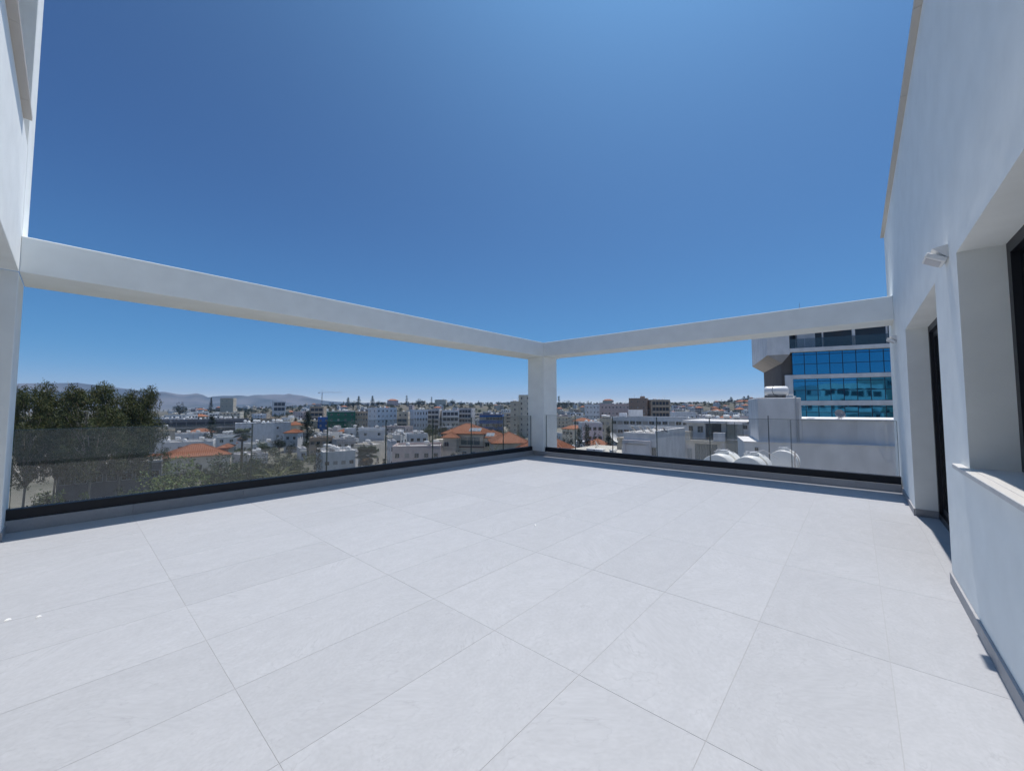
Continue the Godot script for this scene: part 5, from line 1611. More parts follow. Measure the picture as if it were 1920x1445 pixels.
	houses_of("tiled_house", "cream two-storey tiled house", "house", "on the far slopes", "houses on the far slopes", "cream", 2, true, 1, [
		[179, -964, -0.67, 4.7, 8.9, 10.2, 2], [481, -1203, -0.87, 9.6, 9.0, 10.7, 3], [596, -569, -1.42, 3.5, 8.8, 9.3, 2], [583, -400, -1.18, 9.4, 8.7, 12.0, 3], [733, -136, -1.74, 9.3, 8.7, 11.3, 3], [1002, -120, -2.06, 3.9, 8.8, 10.2, 2]])
	houses_of("town_house", "pale blue one-storey flat-roofed house", "house", "on the far slopes", "houses on the far slopes", "pale_blue", 1, false, 1, [
		[169, -901, -0.40, 11.6, 4.3, 8.6, 3], [451, -1372, -0.53, 13.1, 4.3, 10.1, 4], [487, -565, -1.20, 6.3, 4.0, 10.8, 2, "warm"], [915, -497, -0.90, 6.3, 4.0, 11.9, 2, 0.01, "warm"]])
	houses_of("town_house", "grey two-storey flat-roofed house", "house", "on the far slopes", "houses on the far slopes", "grey", 2, false, 1, [
		[316, -1656, -0.01, 6.7, 7.5, 9.7, 2, "warm"], [656, -793, -0.13, 10.0, 7.1, 10.8, 3, -0.04], [716, -180, -1.81, 5.5, 7.2, 8.1, 2, "warm"], [963, -139, -1.92, 9.6, 7.0, 11.9, 3]])
	houses_of("tiled_house", "tan three-storey tiled house", "building", "on the far slopes", "houses on the far slopes", "tan", 3, true, 1, [
		[243, -1167, -0.55, 8.8, 12.1, 9.0, 3, "bal"]])
	houses_of("apartment_block", "cream three-storey flat-roofed block", "building", "on the far slopes", "houses on the far slopes", "cream", 3, false, 1, [
		[303, -1429, -0.03, 11.8, 10.5, 8.1, 3, "warm"], [203, -865, -0.58, 7.6, 10.4, 10.9, 3], [265, -975, 0.29, 6.5, 10.5, 9.0, 2, 0.13, "bal"], [535, -1404, -0.71, 5.1, 10.5, 9.8, 2, 0.24], [328, -580, -0.72, 6.9, 10.2, 10.4, 2, "warm"], [604, -963, -0.39, 8.1, 10.5, 9.7, 2], [680, -938, -0.84, 9.7, 10.4, 8.3, 3, 0.25, "bal"], [641, -659, -1.12, 5.7, 10.4, 8.3, 2, "bal"], [560, -524, -0.26, 9.5, 10.2, 11.0, 3, "bal"], [802, -490, -0.46, 4.5, 10.4, 10.1, 2, "bal"], [1536, -157, -1.15, 12.3, 10.6, 9.4, 4]])
	houses_of("tiled_house", "grey three-storey tiled house", "building", "on the far slopes", "houses on the far slopes", "grey", 3, true, 1, [
		[252, -1112, -0.83, 9.9, 12.0, 10.4, 3, "bal"]])
	houses_of("town_house", "beige two-storey flat-roofed house", "house", "on the far slopes", "houses on the far slopes", "beige", 2, false, 1, [
		[326, -1419, 0.33, 10.5, 7.3, 11.1, 4], [258, -951, -0.88, 4.0, 7.3, 10.6, 2, "warm"], [651, -1108, -0.74, 12.8, 7.4, 11.5, 4]])
	houses_of("apartment_block", "cream four-storey flat-roofed block", "building", "in the middle of town", "blocks in the middle of town", "cream", 4, false, 2, [
		[114, -493, -0.58, 19.0, 13.5, 9.2, 6], [264, -486, -0.32, 12.2, 13.4, 8.8, 4], [276, -291, -0.59, 10.3, 13.5, 11.8, 3, "bal", "warm"], [503, -180, -1.44, 8.2, 13.4, 11.3, 3, "warm"], [596, -84, -1.26, 18.2, 13.3, 8.5, 6, "bal"]])
	houses_of("tiled_house", "beige one-storey tiled house", "house", "on the far slopes", "houses on the far slopes", "beige", 1, true, 1, [
		[300, -1289, 0.09, 11.8, 5.9, 11.4, 4]])
	houses_of("apartment_block", "beige three-storey flat-roofed block", "building", "on the far slopes", "houses on the far slopes", "beige", 3, false, 1, [
		[348, -1457, 0.32, 5.6, 10.5, 11.3, 2, "bal"], [297, -708, -0.89, 4.4, 10.3, 10.1, 2, 0.15, "bal"]])
	houses_of("tiled_house", "pale blue two-storey tiled house", "house", "in the middle of town", "blocks in the middle of town", "pale_blue", 2, true, 2, [
		[127, -531, 0.20, 11.9, 8.9, 8.0, 4], [391, -456, -1.20, 17.6, 8.7, 11.9, 6]])
	houses_of("town_house", "grey one-storey flat-roofed house", "house", "in the near streets", "houses in the near streets", "grey", 1, false, 2, [
		[43, -164, 0.30, 7.5, 4.2, 11.8, 3], [74, -184, -0.99, 4.0, 4.2, 8.8, 2], [110, -58, -0.53, 9.0, 4.2, 9.7, 4], [131, -51, -1.02, 13.1, 4.2, 11.7, 4, -0.05, "warm"]])
	houses_of("town_house", "cream two-storey flat-roofed house", "house", "on the far slopes", "houses on the far slopes", "cream", 2, false, 1, [
		[393, -1507, 0.06, 5.5, 7.3, 10.8, 2], [236, -704, 0.24, 7.7, 7.3, 8.8, 3], [366, -1032, -0.03, 7.8, 7.3, 10.7, 2], [405, -782, -0.97, 6.0, 7.2, 11.9, 3, -0.09], [365, -538, -1.08, 11.0, 7.2, 10.5, 4, "warm"], [744, -1054, -0.44, 13.6, 7.3, 9.1, 4, 0.08, "warm"], [687, -747, -0.43, 5.6, 7.2, 11.1, 2], [702, -760, -1.09, 5.1, 7.1, 11.3, 2], [833, -749, -0.66, 12.6, 7.2, 8.7, 3, 0.04], [902, -607, -1.19, 12.3, 7.2, 9.7, 3, "warm"], [948, -606, -0.57, 10.4, 7.3, 9.6, 3], [575, -367, -1.49, 9.6, 7.1, 11.0, 3], [744, -216, -1.64, 12.2, 7.1, 8.3, 3, 0.02, "warm"], [1462, -169, -1.94, 3.5, 7.5, 11.6, 2]])
	houses_of("town_house", "grey two-storey flat-roofed house", "house", "in the middle of town", "blocks in the middle of town", "grey", 2, false, 2, [
		[174, -614, -0.10, 14.6, 7.3, 10.3, 5], [191, -336, -0.87, 9.1, 7.3, 11.8, 3, -0.24], [467, -308, -1.60, 9.9, 7.2, 10.7, 4, 0.19], [380, -209, -1.28, 12.4, 7.2, 10.2, 4, "warm"], [552, -256, -1.75, 10.7, 7.1, 9.3, 4, "warm"], [448, -204, -1.75, 15.5, 7.1, 10.4, 5]])
	houses_of("town_house", "pale blue one-storey flat-roofed house", "house", "in the near streets", "houses in the near streets", "pale_blue", 1, false, 2, [
		[59, -206, 0.16, 10.2, 4.3, 9.5, 4, "warm"], [167, -156, -1.43, 7.1, 4.3, 8.9, 3], [139, -127, -1.04, 12.9, 4.2, 10.9, 4], [178, -160, -0.28, 6.5, 4.3, 9.7, 3], [211, -111, -0.65, 7.1, 4.3, 10.5, 3, -0.02], [240, -106, -1.36, 11.2, 4.3, 9.4, 4, 0.02], [301, -47, -1.10, 7.8, 4.2, 8.0, 3, -0.19]])
	houses_of("town_house", "grey two-storey flat-roofed house", "house", "in the near streets", "houses in the near streets", "grey", 2, false, 2, [
		[84, -285, -0.50, 12.5, 7.4, 9.8, 4, -0.06, "warm"], [104, -229, -1.04, 8.7, 7.4, 10.4, 4, -0.03], [111, -242, -1.04, 6.2, 7.4, 9.8, 3, -0.13], [220, -69, -0.95, 9.1, 7.4, 11.6, 3], [233, -49, -1.85, 8.0, 7.4, 11.8, 3]])
	houses_of("town_house", "tan two-storey flat-roofed house", "house", "in the middle of town", "blocks in the middle of town", "tan", 2, false, 2, [
		[136, -449, 0.02, 15.1, 7.3, 8.6, 5, 0.20, "warm"], [226, -612, -0.04, 11.2, 7.2, 10.1, 4, "warm"], [208, -462, -0.63, 17.2, 7.2, 10.6, 5, -0.05], [354, -185, -0.53, 9.9, 7.3, 10.9, 4, "warm"], [359, -144, -0.63, 15.1, 7.2, 10.3, 5, -0.05, "warm"], [683, -136, -1.99, 5.5, 7.1, 10.8, 3, "warm"], [451, -53, -2.07, 17.8, 7.1, 8.3, 6, -0.17, "warm"]])
	houses_of("town_house", "cream one-storey flat-roofed house", "house", "on the far slopes", "houses on the far slopes", "cream", 1, false, 1, [
		[332, -1072, 0.14, 6.3, 4.2, 9.9, 2, -0.23], [583, -981, -0.89, 5.7, 4.1, 8.4, 2, "warm"], [768, -1132, -1.09, 10.7, 4.2, 10.4, 3], [540, -717, -0.33, 7.1, 4.0, 11.7, 2], [581, -682, -0.39, 7.3, 4.2, 9.1, 2, 0.12], [1442, -214, -0.99, 9.3, 4.4, 8.8, 3]])
	houses_of("town_house", "beige one-storey flat-roofed house", "house", "on the far slopes", "houses on the far slopes", "beige", 1, false, 1, [
		[407, -1275, -0.80, 7.9, 4.3, 8.8, 3, -0.05], [1269, -194, -1.91, 11.6, 4.2, 9.1, 4]])
	houses_of("town_house", "white one-storey flat-roofed house", "house", "on the far slopes", "houses on the far slopes", "white", 1, false, 1, [
		[451, -1397, -0.66, 5.4, 4.3, 9.0, 2, -0.04], [469, -1371, -0.68, 12.1, 4.3, 9.3, 4, "warm"], [439, -560, -1.28, 7.1, 4.1, 8.9, 3], [883, -1013, -1.21, 3.7, 4.3, 11.8, 2, 0.05, "warm"], [663, -620, -0.26, 7.0, 4.1, 8.4, 2, "warm"], [846, -390, -0.96, 8.6, 4.1, 8.7, 2, -0.23, "warm"], [739, -287, -1.55, 7.1, 4.0, 11.5, 2, "warm"], [1348, -161, -0.89, 3.7, 4.3, 11.1, 2, -0.24, "warm"]])
	houses_of("town_house", "pink two-storey flat-roofed house", "house", "on the far slopes", "houses on the far slopes", "pink", 2, false, 1, [
		[241, -728, -0.81, 5.5, 7.2, 8.6, 2], [795, -228, -0.73, 11.6, 7.1, 8.4, 3]])
	houses_of("tiled_house", "cream one-storey tiled house", "house", "on the far slopes", "houses on the far slopes", "cream", 1, true, 1, [
		[250, -719, -0.68, 8.3, 5.7, 11.0, 3], [863, -391, -1.63, 8.2, 5.7, 9.4, 3], [814, -184, -1.17, 6.7, 5.7, 9.7, 2]])
	houses_of("apartment_block", "cream three-storey flat-roofed block", "building", "in the middle of town", "blocks in the middle of town", "cream", 3, false, 2, [
		[116, -317, 0.21, 19.1, 10.4, 9.2, 6, -0.16, "warm"], [205, -401, -1.08, 13.0, 10.3, 10.1, 5], [320, -357, -0.42, 11.7, 10.3, 11.2, 4, -0.13], [244, -132, -0.64, 12.2, 10.5, 8.6, 4, -0.09], [511, -210, -1.67, 10.5, 10.3, 11.0, 4, "bal"], [507, -159, -1.09, 18.8, 10.3, 11.1, 6, 0.17], [527, -137, -1.14, 17.0, 10.3, 11.9, 5, "warm"], [629, -84, -1.79, 16.7, 10.0, 11.2, 6]])
	houses_of("apartment_block", "pink four-storey flat-roofed block", "building", "in the middle of town", "blocks in the middle of town", "pink", 4, false, 2, [
		[165, -451, 0.09, 7.7, 13.4, 11.7, 3], [178, -457, -0.06, 11.4, 13.5, 9.1, 4]])
	houses_of("apartment_block", "pale blue three-storey flat-roofed block", "building", "on the far slopes", "houses on the far slopes", "pale_blue", 3, false, 1, [
		[297, -778, -0.05, 8.7, 10.3, 9.1, 3, "warm"], [567, -1282, 0.02, 10.0, 10.6, 11.2, 3, 0.16, "bal", "warm"], [465, -591, -0.49, 11.4, 10.3, 9.6, 3, 0.12, "warm"], [692, -343, -1.46, 8.8, 10.2, 8.5, 3, 0.02]])
	houses_of("town_house", "cream two-storey flat-roofed house", "house", "in the near streets", "houses in the near streets", "cream", 2, false, 2, [
		[93, -243, -0.58, 12.1, 7.4, 11.6, 4, 0.13], [123, -229, -0.84, 11.2, 7.4, 8.9, 4, "warm"], [75, -134, -1.12, 7.9, 7.4, 12.0, 4], [100, -158, -0.39, 9.5, 7.4, 11.8, 3], [88, -113, -0.87, 11.1, 7.4, 9.1, 3, 0.08], [234, -89, -0.77, 11.8, 7.4, 9.9, 4]])
	houses_of("town_house", "white two-storey flat-roofed house", "house", "in the near streets", "houses in the near streets", "white", 2, false, 2, [
		[84, -215, -0.58, 10.3, 7.4, 10.0, 3, "warm"], [91, -205, -0.91, 5.9, 7.4, 11.7, 3], [55, -119, -0.92, 7.0, 7.3, 11.8, 3], [80, -164, -0.14, 5.2, 7.3, 11.1, 2, -0.23], [113, -176, -1.18, 8.3, 7.4, 8.8, 3, -0.14], [115, -163, -0.06, 4.4, 7.4, 10.4, 2, -0.06, "warm"], [192, -37, -0.94, 6.3, 7.4, 9.3, 3, -0.03], [285, -46, -2.02, 8.8, 7.3, 11.1, 4, -0.12, "warm"], [202, -31, -1.63, 7.3, 7.4, 11.9, 3, "warm"]])
	houses_of("apartment_block", "pink three-storey flat-roofed block", "building", "in the middle of town", "blocks in the middle of town", "pink", 3, false, 2, [
		[173, -440, 0.18, 9.4, 10.3, 11.8, 4, 0.19, "warm"], [345, -233, -0.42, 14.4, 10.3, 9.7, 5, "bal", "warm"]])
	houses_of("town_house", "grey one-storey flat-roofed house", "house", "on the far slopes", "houses on the far slopes", "grey", 1, false, 1, [
		[438, -1115, -0.99, 9.8, 4.2, 9.2, 3, "warm"]])
	houses_of("town_house", "white two-storey flat-roofed house", "house", "in the middle of town", "blocks in the middle of town", "white", 2, false, 2, [
		[208, -513, -0.21, 15.4, 7.2, 11.0, 5], [167, -331, -0.96, 9.4, 7.3, 8.9, 3], [359, -507, -0.44, 18.2, 7.2, 10.9, 6], [560, -176, -1.09, 14.8, 7.1, 11.9, 5, "warm"]])
	houses_of("town_house", "pink two-storey flat-roofed house", "house", "in the middle of town", "blocks in the middle of town", "pink", 2, false, 2, [
		[235, -536, -0.10, 8.8, 7.2, 9.4, 3, "warm"], [222, -491, -1.04, 5.7, 7.2, 10.4, 3], [151, -238, -1.18, 18.3, 7.3, 9.4, 6], [336, -411, -0.25, 15.4, 7.1, 9.8, 5, 0.00], [345, -105, -1.48, 17.8, 7.3, 9.8, 6, -0.20]])
	houses_of("town_house", "pale blue two-storey flat-roofed house", "house", "on the far slopes", "houses on the far slopes", "pale_blue", 2, false, 1, [
		[368, -799, -0.78, 6.5, 7.2, 10.3, 2, -0.04, "warm"], [505, -928, -0.85, 5.2, 7.3, 10.2, 2, "warm"], [1450, -316, -1.18, 8.8, 7.4, 10.8, 2]])
	houses_of("tiled_house", "white two-storey tiled house", "house", "on the far slopes", "houses on the far slopes", "white", 2, true, 1, [
		[360, -758, -1.05, 8.0, 8.7, 11.7, 3], [818, -388, -0.69, 8.9, 8.7, 10.1, 3]])
	houses_of("tiled_house", "cream two-storey tiled house", "house", "in the near streets", "houses in the near streets", "cream", 2, true, 2, [
		[102, -210, -0.14, 7.2, 9.0, 8.1, 2], [217, -38, -1.89, 6.6, 9.0, 8.1, 3]])
	houses_of("apartment_block", "grey four-storey flat-roofed block", "building", "in the middle of town", "blocks in the middle of town", "grey", 4, false, 2, [
		[250, -467, -0.84, 16.7, 13.4, 8.1, 5, "bal"]])
	houses_of("town_house", "tan two-storey flat-roofed house", "house", "on the far slopes", "houses on the far slopes", "tan", 2, false, 1, [
		[393, -704, -0.86, 7.8, 7.2, 11.3, 3, "warm"], [737, -492, -1.47, 8.7, 7.1, 10.4, 3], [717, -394, -0.89, 6.6, 7.2, 10.1, 2], [707, -314, -0.59, 5.0, 7.2, 9.7, 2, "warm"], [1334, -287, -0.92, 10.2, 7.4, 9.9, 3, "warm"]])
	houses_of("tiled_house", "white two-storey tiled house", "house", "in the middle of town", "blocks in the middle of town", "white", 2, true, 2, [
		[175, -311, -1.00, 8.2, 8.9, 9.2, 3]])
	houses_of("tiled_house", "grey one-storey tiled house", "house", "in the near streets", "houses in the near streets", "grey", 1, true, 2, [
		[136, -197, -0.95, 11.1, 5.9, 10.7, 4], [133, -31, -1.95, 3.6, 5.8, 9.0, 2]])
	houses_of("tiled_house", "pale blue three-storey tiled house", "building", "on the far slopes", "houses on the far slopes", "pale_blue", 3, true, 1, [
		[405, -521, -1.01, 11.6, 11.9, 8.2, 3]])
	houses_of("apartment_block", "beige three-storey flat-roofed block", "building", "in the middle of town", "blocks in the middle of town", "beige", 3, false, 2, [
		[317, -395, -0.36, 11.7, 10.3, 11.0, 4, 0.01, "warm"]])
	houses_of("town_house", "pale blue two-storey flat-roofed house", "house", "in the near streets", "houses in the near streets", "pale_blue", 2, false, 2, [
		[169, -207, -0.25, 8.8, 7.4, 8.9, 3], [118, -70, -0.86, 8.6, 7.3, 8.6, 3, -0.20], [153, -52, -1.73, 9.3, 7.3, 9.5, 3, "warm"]])
	houses_of("tiled_house", "cream two-storey tiled house", "house", "in the middle of town", "blocks in the middle of town", "cream", 2, true, 2, [
		[221, -267, -0.90, 14.0, 8.9, 8.3, 4], [593, -217, -1.57, 8.7, 8.8, 10.6, 3]])
	houses_of("town_house", "cream one-storey flat-roofed house", "house", "in the near streets", "houses in the near streets", "cream", 1, false, 2, [
		[136, -162, -1.31, 7.7, 4.3, 10.3, 3, "warm"], [168, -169, -1.40, 3.5, 4.3, 9.3, 2, 0.16, "warm"]])
	houses_of("apartment_block", "grey three-storey flat-roofed block", "building", "in the middle of town", "blocks in the middle of town", "grey", 3, false, 2, [
		[283, -338, -0.38, 19.2, 10.3, 8.4, 6, "warm"], [359, -356, -1.40, 12.2, 10.2, 11.4, 5, 0.02, "bal"], [711, -80, -1.95, 18.7, 9.9, 11.3, 6]])
	houses_of("tiled_house", "beige two-storey tiled house", "house", "in the middle of town", "blocks in the middle of town", "beige", 2, true, 2, [
		[279, -319, -1.07, 11.5, 8.8, 11.0, 4]])
	houses_of("apartment_block", "beige four-storey flat-roofed block", "building", "in the middle of town", "blocks in the middle of town", "beige", 4, false, 2, [
		[292, -259, -0.41, 14.6, 13.5, 9.0, 5, "bal"], [433, -106, -0.89, 10.2, 13.4, 10.2, 4]])
	houses_of("tiled_house", "grey four-storey tiled house", "building", "in the middle of town", "blocks in the middle of town", "grey", 4, true, 2, [
		[267, -225, -1.36, 14.3, 15.1, 12.0, 5, "bal"]])
	houses_of("town_house", "cream two-storey flat-roofed house", "house", "just right of the corner post", "houses just right of the corner post", "cream", 2, false, 2, [
		[499, -337, -1.59, 10.1, 7.2, 9.6, 4]])
	houses_of("apartment_block", "cream three-storey flat-roofed block", "building", "just right of the corner post", "houses just right of the corner post", "cream", 3, false, 2, [
		[308, -208, -0.80, 10.3, 10.4, 8.5, 3], [668, -370, -0.51, 3.4, 10.3, 10.2, 2, 0.21, "bal"], [173, -96, -1.68, 10.6, 10.5, 9.4, 4, "bal"]])
	houses_of("town_house", "white one-storey flat-roofed house", "house", "just right of the corner post", "houses just right of the corner post", "white", 1, false, 2, [
		[438, -294, -0.54, 7.0, 4.1, 11.7, 3]])
	houses_of("town_house", "white two-storey flat-roofed house", "house", "just right of the corner post", "houses just right of the corner post", "white", 2, false, 2, [
		[169, -113, -0.67, 6.1, 7.4, 8.4, 2, "warm"], [742, -467, -1.22, 7.4, 7.1, 10.7, 2], [431, -264, -0.85, 7.6, 7.3, 8.0, 2, 0.11, "warm"], [613, -352, -0.49, 10.3, 7.2, 8.7, 4, -0.16]])
	houses_of("tiled_house", "cream three-storey tiled house", "building", "just right of the corner post", "houses just right of the corner post", "cream", 3, true, 2, [
		[154, -98, -1.49, 5.5, 12.1, 10.8, 3], [593, -358, -0.59, 7.6, 11.9, 8.6, 3]])
	houses_of("apartment_block", "white three-storey flat-roofed block", "building", "just right of the corner post", "houses just right of the corner post", "white", 3, false, 2, [
		[331, -209, -1.49, 9.8, 10.4, 9.9, 4, "bal"], [336, -194, -0.61, 12.2, 10.4, 8.4, 4, 0.13, "warm"]])
	houses_of("apartment_block", "beige three-storey flat-roofed block", "building", "just right of the corner post", "houses just right of the corner post", "beige", 3, false, 2, [
		[347, -218, -0.45, 7.3, 10.4, 9.7, 3], [287, -180, -0.70, 9.5, 10.4, 8.4, 3, -0.15, "bal", "warm"]])
	houses_of("apartment_block", "tan three-storey flat-roofed block", "building", "just right of the corner post", "houses just right of the corner post", "tan", 3, false, 2, [
		[488, -303, -1.36, 7.5, 10.3, 9.5, 3, -0.06, "warm"]])
	houses_of("town_house", "beige one-storey flat-roofed house", "house", "just right of the corner post", "houses just right of the corner post", "beige", 1, false, 2, [
		[377, -232, -1.51, 6.0, 4.1, 10.8, 3]])
	houses_of("tiled_house", "pale blue two-storey tiled house", "house", "just right of the corner post", "houses just right of the corner post", "pale_blue", 2, true, 2, [
		[183, -112, -1.37, 12.9, 9.0, 8.1, 4]])
	houses_of("tiled_house", "white three-storey tiled house", "building", "just right of the corner post", "houses just right of the corner post", "white", 3, true, 2, [
		[260, -157, -1.52, 11.4, 12.0, 8.9, 4, "bal"], [538, -310, -0.49, 7.5, 11.9, 11.4, 3, "bal"], [215, -124, -0.49, 4.6, 12.1, 11.7, 3]])
	houses_of("town_house", "tan two-storey flat-roofed house", "house", "just right of the corner post", "houses just right of the corner post", "tan", 2, false, 2, [
		[455, -262, -1.54, 9.3, 7.2, 8.9, 3]])
	houses_of("town_house", "pale blue two-storey flat-roofed house", "house", "just right of the corner post", "houses just right of the corner post", "pale_blue", 2, false, 2, [
		[298, -171, -1.26, 7.2, 7.3, 11.3, 2, -0.07]])
	houses_of("tiled_house", "grey two-storey tiled house", "house", "in the near streets", "houses in the near streets", "grey", 2, true, 2, [
		[200, -111, -0.89, 9.0, 9.0, 9.4, 3], [199, -70, -1.72, 8.5, 9.0, 8.4, 3]])
	houses_of("town_house", "grey one-storey flat-roofed house", "house", "just right of the corner post", "houses just right of the corner post", "grey", 1, false, 2, [
		[352, -196, -1.55, 4.3, 4.2, 11.2, 2, "warm"]])
	houses_of("tiled_house", "pink three-storey tiled house", "building", "on the far slopes", "houses on the far slopes", "pink", 3, true, 1, [
		[660, -346, -1.44, 12.1, 11.8, 10.3, 4, "bal"]])
	houses_of("tiled_house", "pink two-storey tiled house", "house", "in the middle of town", "blocks in the middle of town", "pink", 2, true, 2, [
		[376, -174, -1.35, 16.3, 8.9, 10.0, 5]])
	houses_of("tiled_house", "tan two-storey tiled house", "house", "in the middle of town", "blocks in the middle of town", "tan", 2, true, 2, [
		[462, -179, -0.76, 18.9, 8.8, 8.6, 6]])
	houses_of("town_house", "cream two-storey flat-roofed house", "house", "on the right-hand hill", "houses on the right-hand hill", "cream", 2, false, 2, [
		[415, -146, -1.58, 7.8, 7.3, 11.2, 3, "warm"], [719, -218, -1.77, 9.1, 7.1, 10.1, 4, -0.04], [508, -102, -1.06, 10.8, 7.2, 9.0, 4], [386, -74, -1.99, 4.4, 7.3, 11.6, 3, 0.00], [394, -68, -1.89, 3.2, 7.2, 11.2, 2]])
	houses_of("tiled_house", "white two-storey tiled house", "house", "on the right-hand hill", "houses on the right-hand hill", "white", 2, true, 2, [
		[360, -126, -1.58, 9.7, 8.8, 11.9, 4], [737, -235, -1.47, 6.5, 8.8, 10.1, 2], [594, -139, -1.83, 6.7, 8.8, 8.5, 3], [429, -66, -1.10, 6.0, 8.8, 8.5, 2]])
	houses_of("tiled_house", "beige two-storey tiled house", "house", "on the right-hand hill", "houses on the right-hand hill", "beige", 2, true, 2, [
		[540, -186, -0.68, 5.8, 8.8, 10.8, 3], [641, -126, -0.94, 11.2, 8.6, 11.5, 4]])
	houses_of("town_house", "grey two-storey flat-roofed house", "house", "on the right-hand hill", "houses on the right-hand hill", "grey", 2, false, 2, [
		[811, -277, -1.07, 8.8, 7.3, 8.2, 3], [557, -148, -0.75, 5.4, 7.2, 9.3, 2], [462, -79, -1.89, 9.3, 7.2, 11.4, 4]])
	houses_of("town_house", "white two-storey flat-roofed house", "house", "on the right-hand hill", "houses on the right-hand hill", "white", 2, false, 2, [
		[479, -159, -0.94, 7.4, 7.2, 9.0, 3, "warm"], [423, -132, -1.76, 5.2, 7.2, 11.4, 3], [778, -148, -1.21, 8.2, 7.1, 9.4, 3, -0.01], [477, -76, -1.62, 7.0, 7.2, 8.5, 2, "warm"]])
	houses_of("apartment_block", "tan three-storey flat-roofed block", "building", "on the right-hand hill", "houses on the right-hand hill", "tan", 3, false, 2, [
		[411, -134, -1.60, 10.6, 10.4, 8.2, 3, 0.11, "bal"]])
	houses_of("apartment_block", "beige three-storey flat-roofed block", "building", "on the right-hand hill", "houses on the right-hand hill", "beige", 3, false, 2, [
		[532, -173, -0.82, 8.8, 10.3, 10.7, 3, "bal"], [788, -137, -0.84, 5.5, 10.1, 12.0, 3, 0.24, "warm"]])
	houses_of("apartment_block", "pink three-storey flat-roofed block", "building", "on the right-hand hill", "houses on the right-hand hill", "pink", 3, false, 2, [
		[646, -210, -0.82, 10.8, 10.3, 10.9, 4, -0.15, "bal", "warm"], [595, -104, -1.75, 6.7, 10.2, 10.6, 3, "warm"], [816, -138, -0.85, 4.0, 10.2, 10.4, 2]])
	houses_of("apartment_block", "white three-storey flat-roofed block", "building", "on the right-hand hill", "houses on the right-hand hill", "white", 3, false, 2, [
		[376, -120, -1.09, 10.0, 10.4, 10.3, 3], [456, -144, -1.09, 11.8, 10.4, 8.9, 4, 0.20], [793, -248, -1.48, 12.6, 10.3, 9.3, 4], [752, -230, -1.48, 8.2, 10.3, 8.4, 3, "bal", "warm"], [622, -187, -0.84, 6.8, 10.3, 8.8, 3], [378, -97, -0.88, 5.0, 10.3, 11.2, 2, "bal", "warm"], [484, -102, -1.97, 6.1, 10.3, 8.5, 3], [667, -132, -1.72, 6.8, 10.2, 9.0, 2], [527, -97, -0.83, 5.2, 10.2, 10.7, 3, 0.00, "warm"]])
	houses_of("tiled_house", "grey three-storey tiled house", "building", "on the right-hand hill", "houses on the right-hand hill", "grey", 3, true, 2, [
		[439, -139, -1.75, 8.7, 11.9, 10.5, 3], [637, -180, -1.50, 9.8, 11.8, 11.0, 3, "bal"]])
	houses_of("apartment_block", "cream three-storey flat-roofed block", "building", "on the right-hand hill", "houses on the right-hand hill", "cream", 3, false, 2, [
		[327, -98, -1.10, 10.7, 10.4, 10.0, 3], [767, -111, -2.04, 6.9, 10.1, 11.3, 3, "warm"]])
	houses_of("town_house", "white one-storey flat-roofed house", "house", "on the right-hand hill", "houses on the right-hand hill", "white", 1, false, 2, [
		[565, -162, -1.78, 9.7, 4.1, 8.2, 3], [422, -77, -0.83, 7.2, 4.1, 9.3, 3]])
	houses_of("town_house", "tan two-storey flat-roofed house", "house", "on the right-hand hill", "houses on the right-hand hill", "tan", 2, false, 2, [
		[458, -126, -1.51, 9.6, 7.2, 8.9, 3, 0.25], [578, -108, -1.59, 7.0, 7.1, 9.2, 2]])
	houses_of("apartment_block", "grey three-storey flat-roofed block", "building", "on the right-hand hill", "houses on the right-hand hill", "grey", 3, false, 2, [
		[395, -107, -1.13, 11.2, 10.4, 11.3, 4, "bal"], [620, -139, -1.04, 6.3, 10.3, 9.6, 2, "bal", "warm"], [409, -80, -1.20, 7.5, 10.4, 8.2, 2, "bal"]])
	houses_of("tiled_house", "tan two-storey tiled house", "house", "on the right-hand hill", "houses on the right-hand hill", "tan", 2, true, 2, [
		[701, -174, -1.01, 8.7, 8.7, 9.4, 3]])
	houses_of("tiled_house", "cream two-storey tiled house", "house", "on the right-hand hill", "houses on the right-hand hill", "cream", 2, true, 2, [
		[620, -152, -1.94, 8.0, 8.7, 11.8, 4], [1123, -195, -1.22, 6.7, 8.8, 10.0, 2]])
	houses_of("apartment_block", "pale blue three-storey flat-roofed block", "building", "on the right-hand hill", "houses on the right-hand hill", "pale_blue", 3, false, 2, [
		[812, -198, -0.90, 9.5, 10.3, 8.3, 3]])
	houses_of("tiled_house", "pink two-storey tiled house", "house", "on the right-hand hill", "houses on the right-hand hill", "pink", 2, true, 2, [
		[1025, -250, -1.16, 7.9, 8.9, 10.6, 2]])
	houses_of("town_house", "cream one-storey flat-roofed house", "house", "on the right-hand hill", "houses on the right-hand hill", "cream", 1, false, 2, [
		[470, -114, -1.82, 9.6, 4.1, 8.7, 3], [642, -152, -1.02, 11.7, 4.0, 11.4, 4, 0.21]])
	houses_of("town_house", "pale blue one-storey flat-roofed house", "house", "on the right-hand hill", "houses on the right-hand hill", "pale_blue", 1, false, 2, [
		[354, -83, -0.78, 8.1, 4.2, 11.5, 4]])
	houses_of("town_house", "pink one-storey flat-roofed house", "house", "on the right-hand hill", "houses on the right-hand hill", "pink", 1, false, 2, [
		[388, -88, -1.70, 6.8, 4.2, 10.8, 3, 0.22]])
	houses_of("tiled_house", "pink three-storey tiled house", "building", "on the right-hand hill", "houses on the right-hand hill", "pink", 3, true, 2, [
		[371, -83, -1.70, 11.3, 12.0, 8.7, 4, "bal"]])
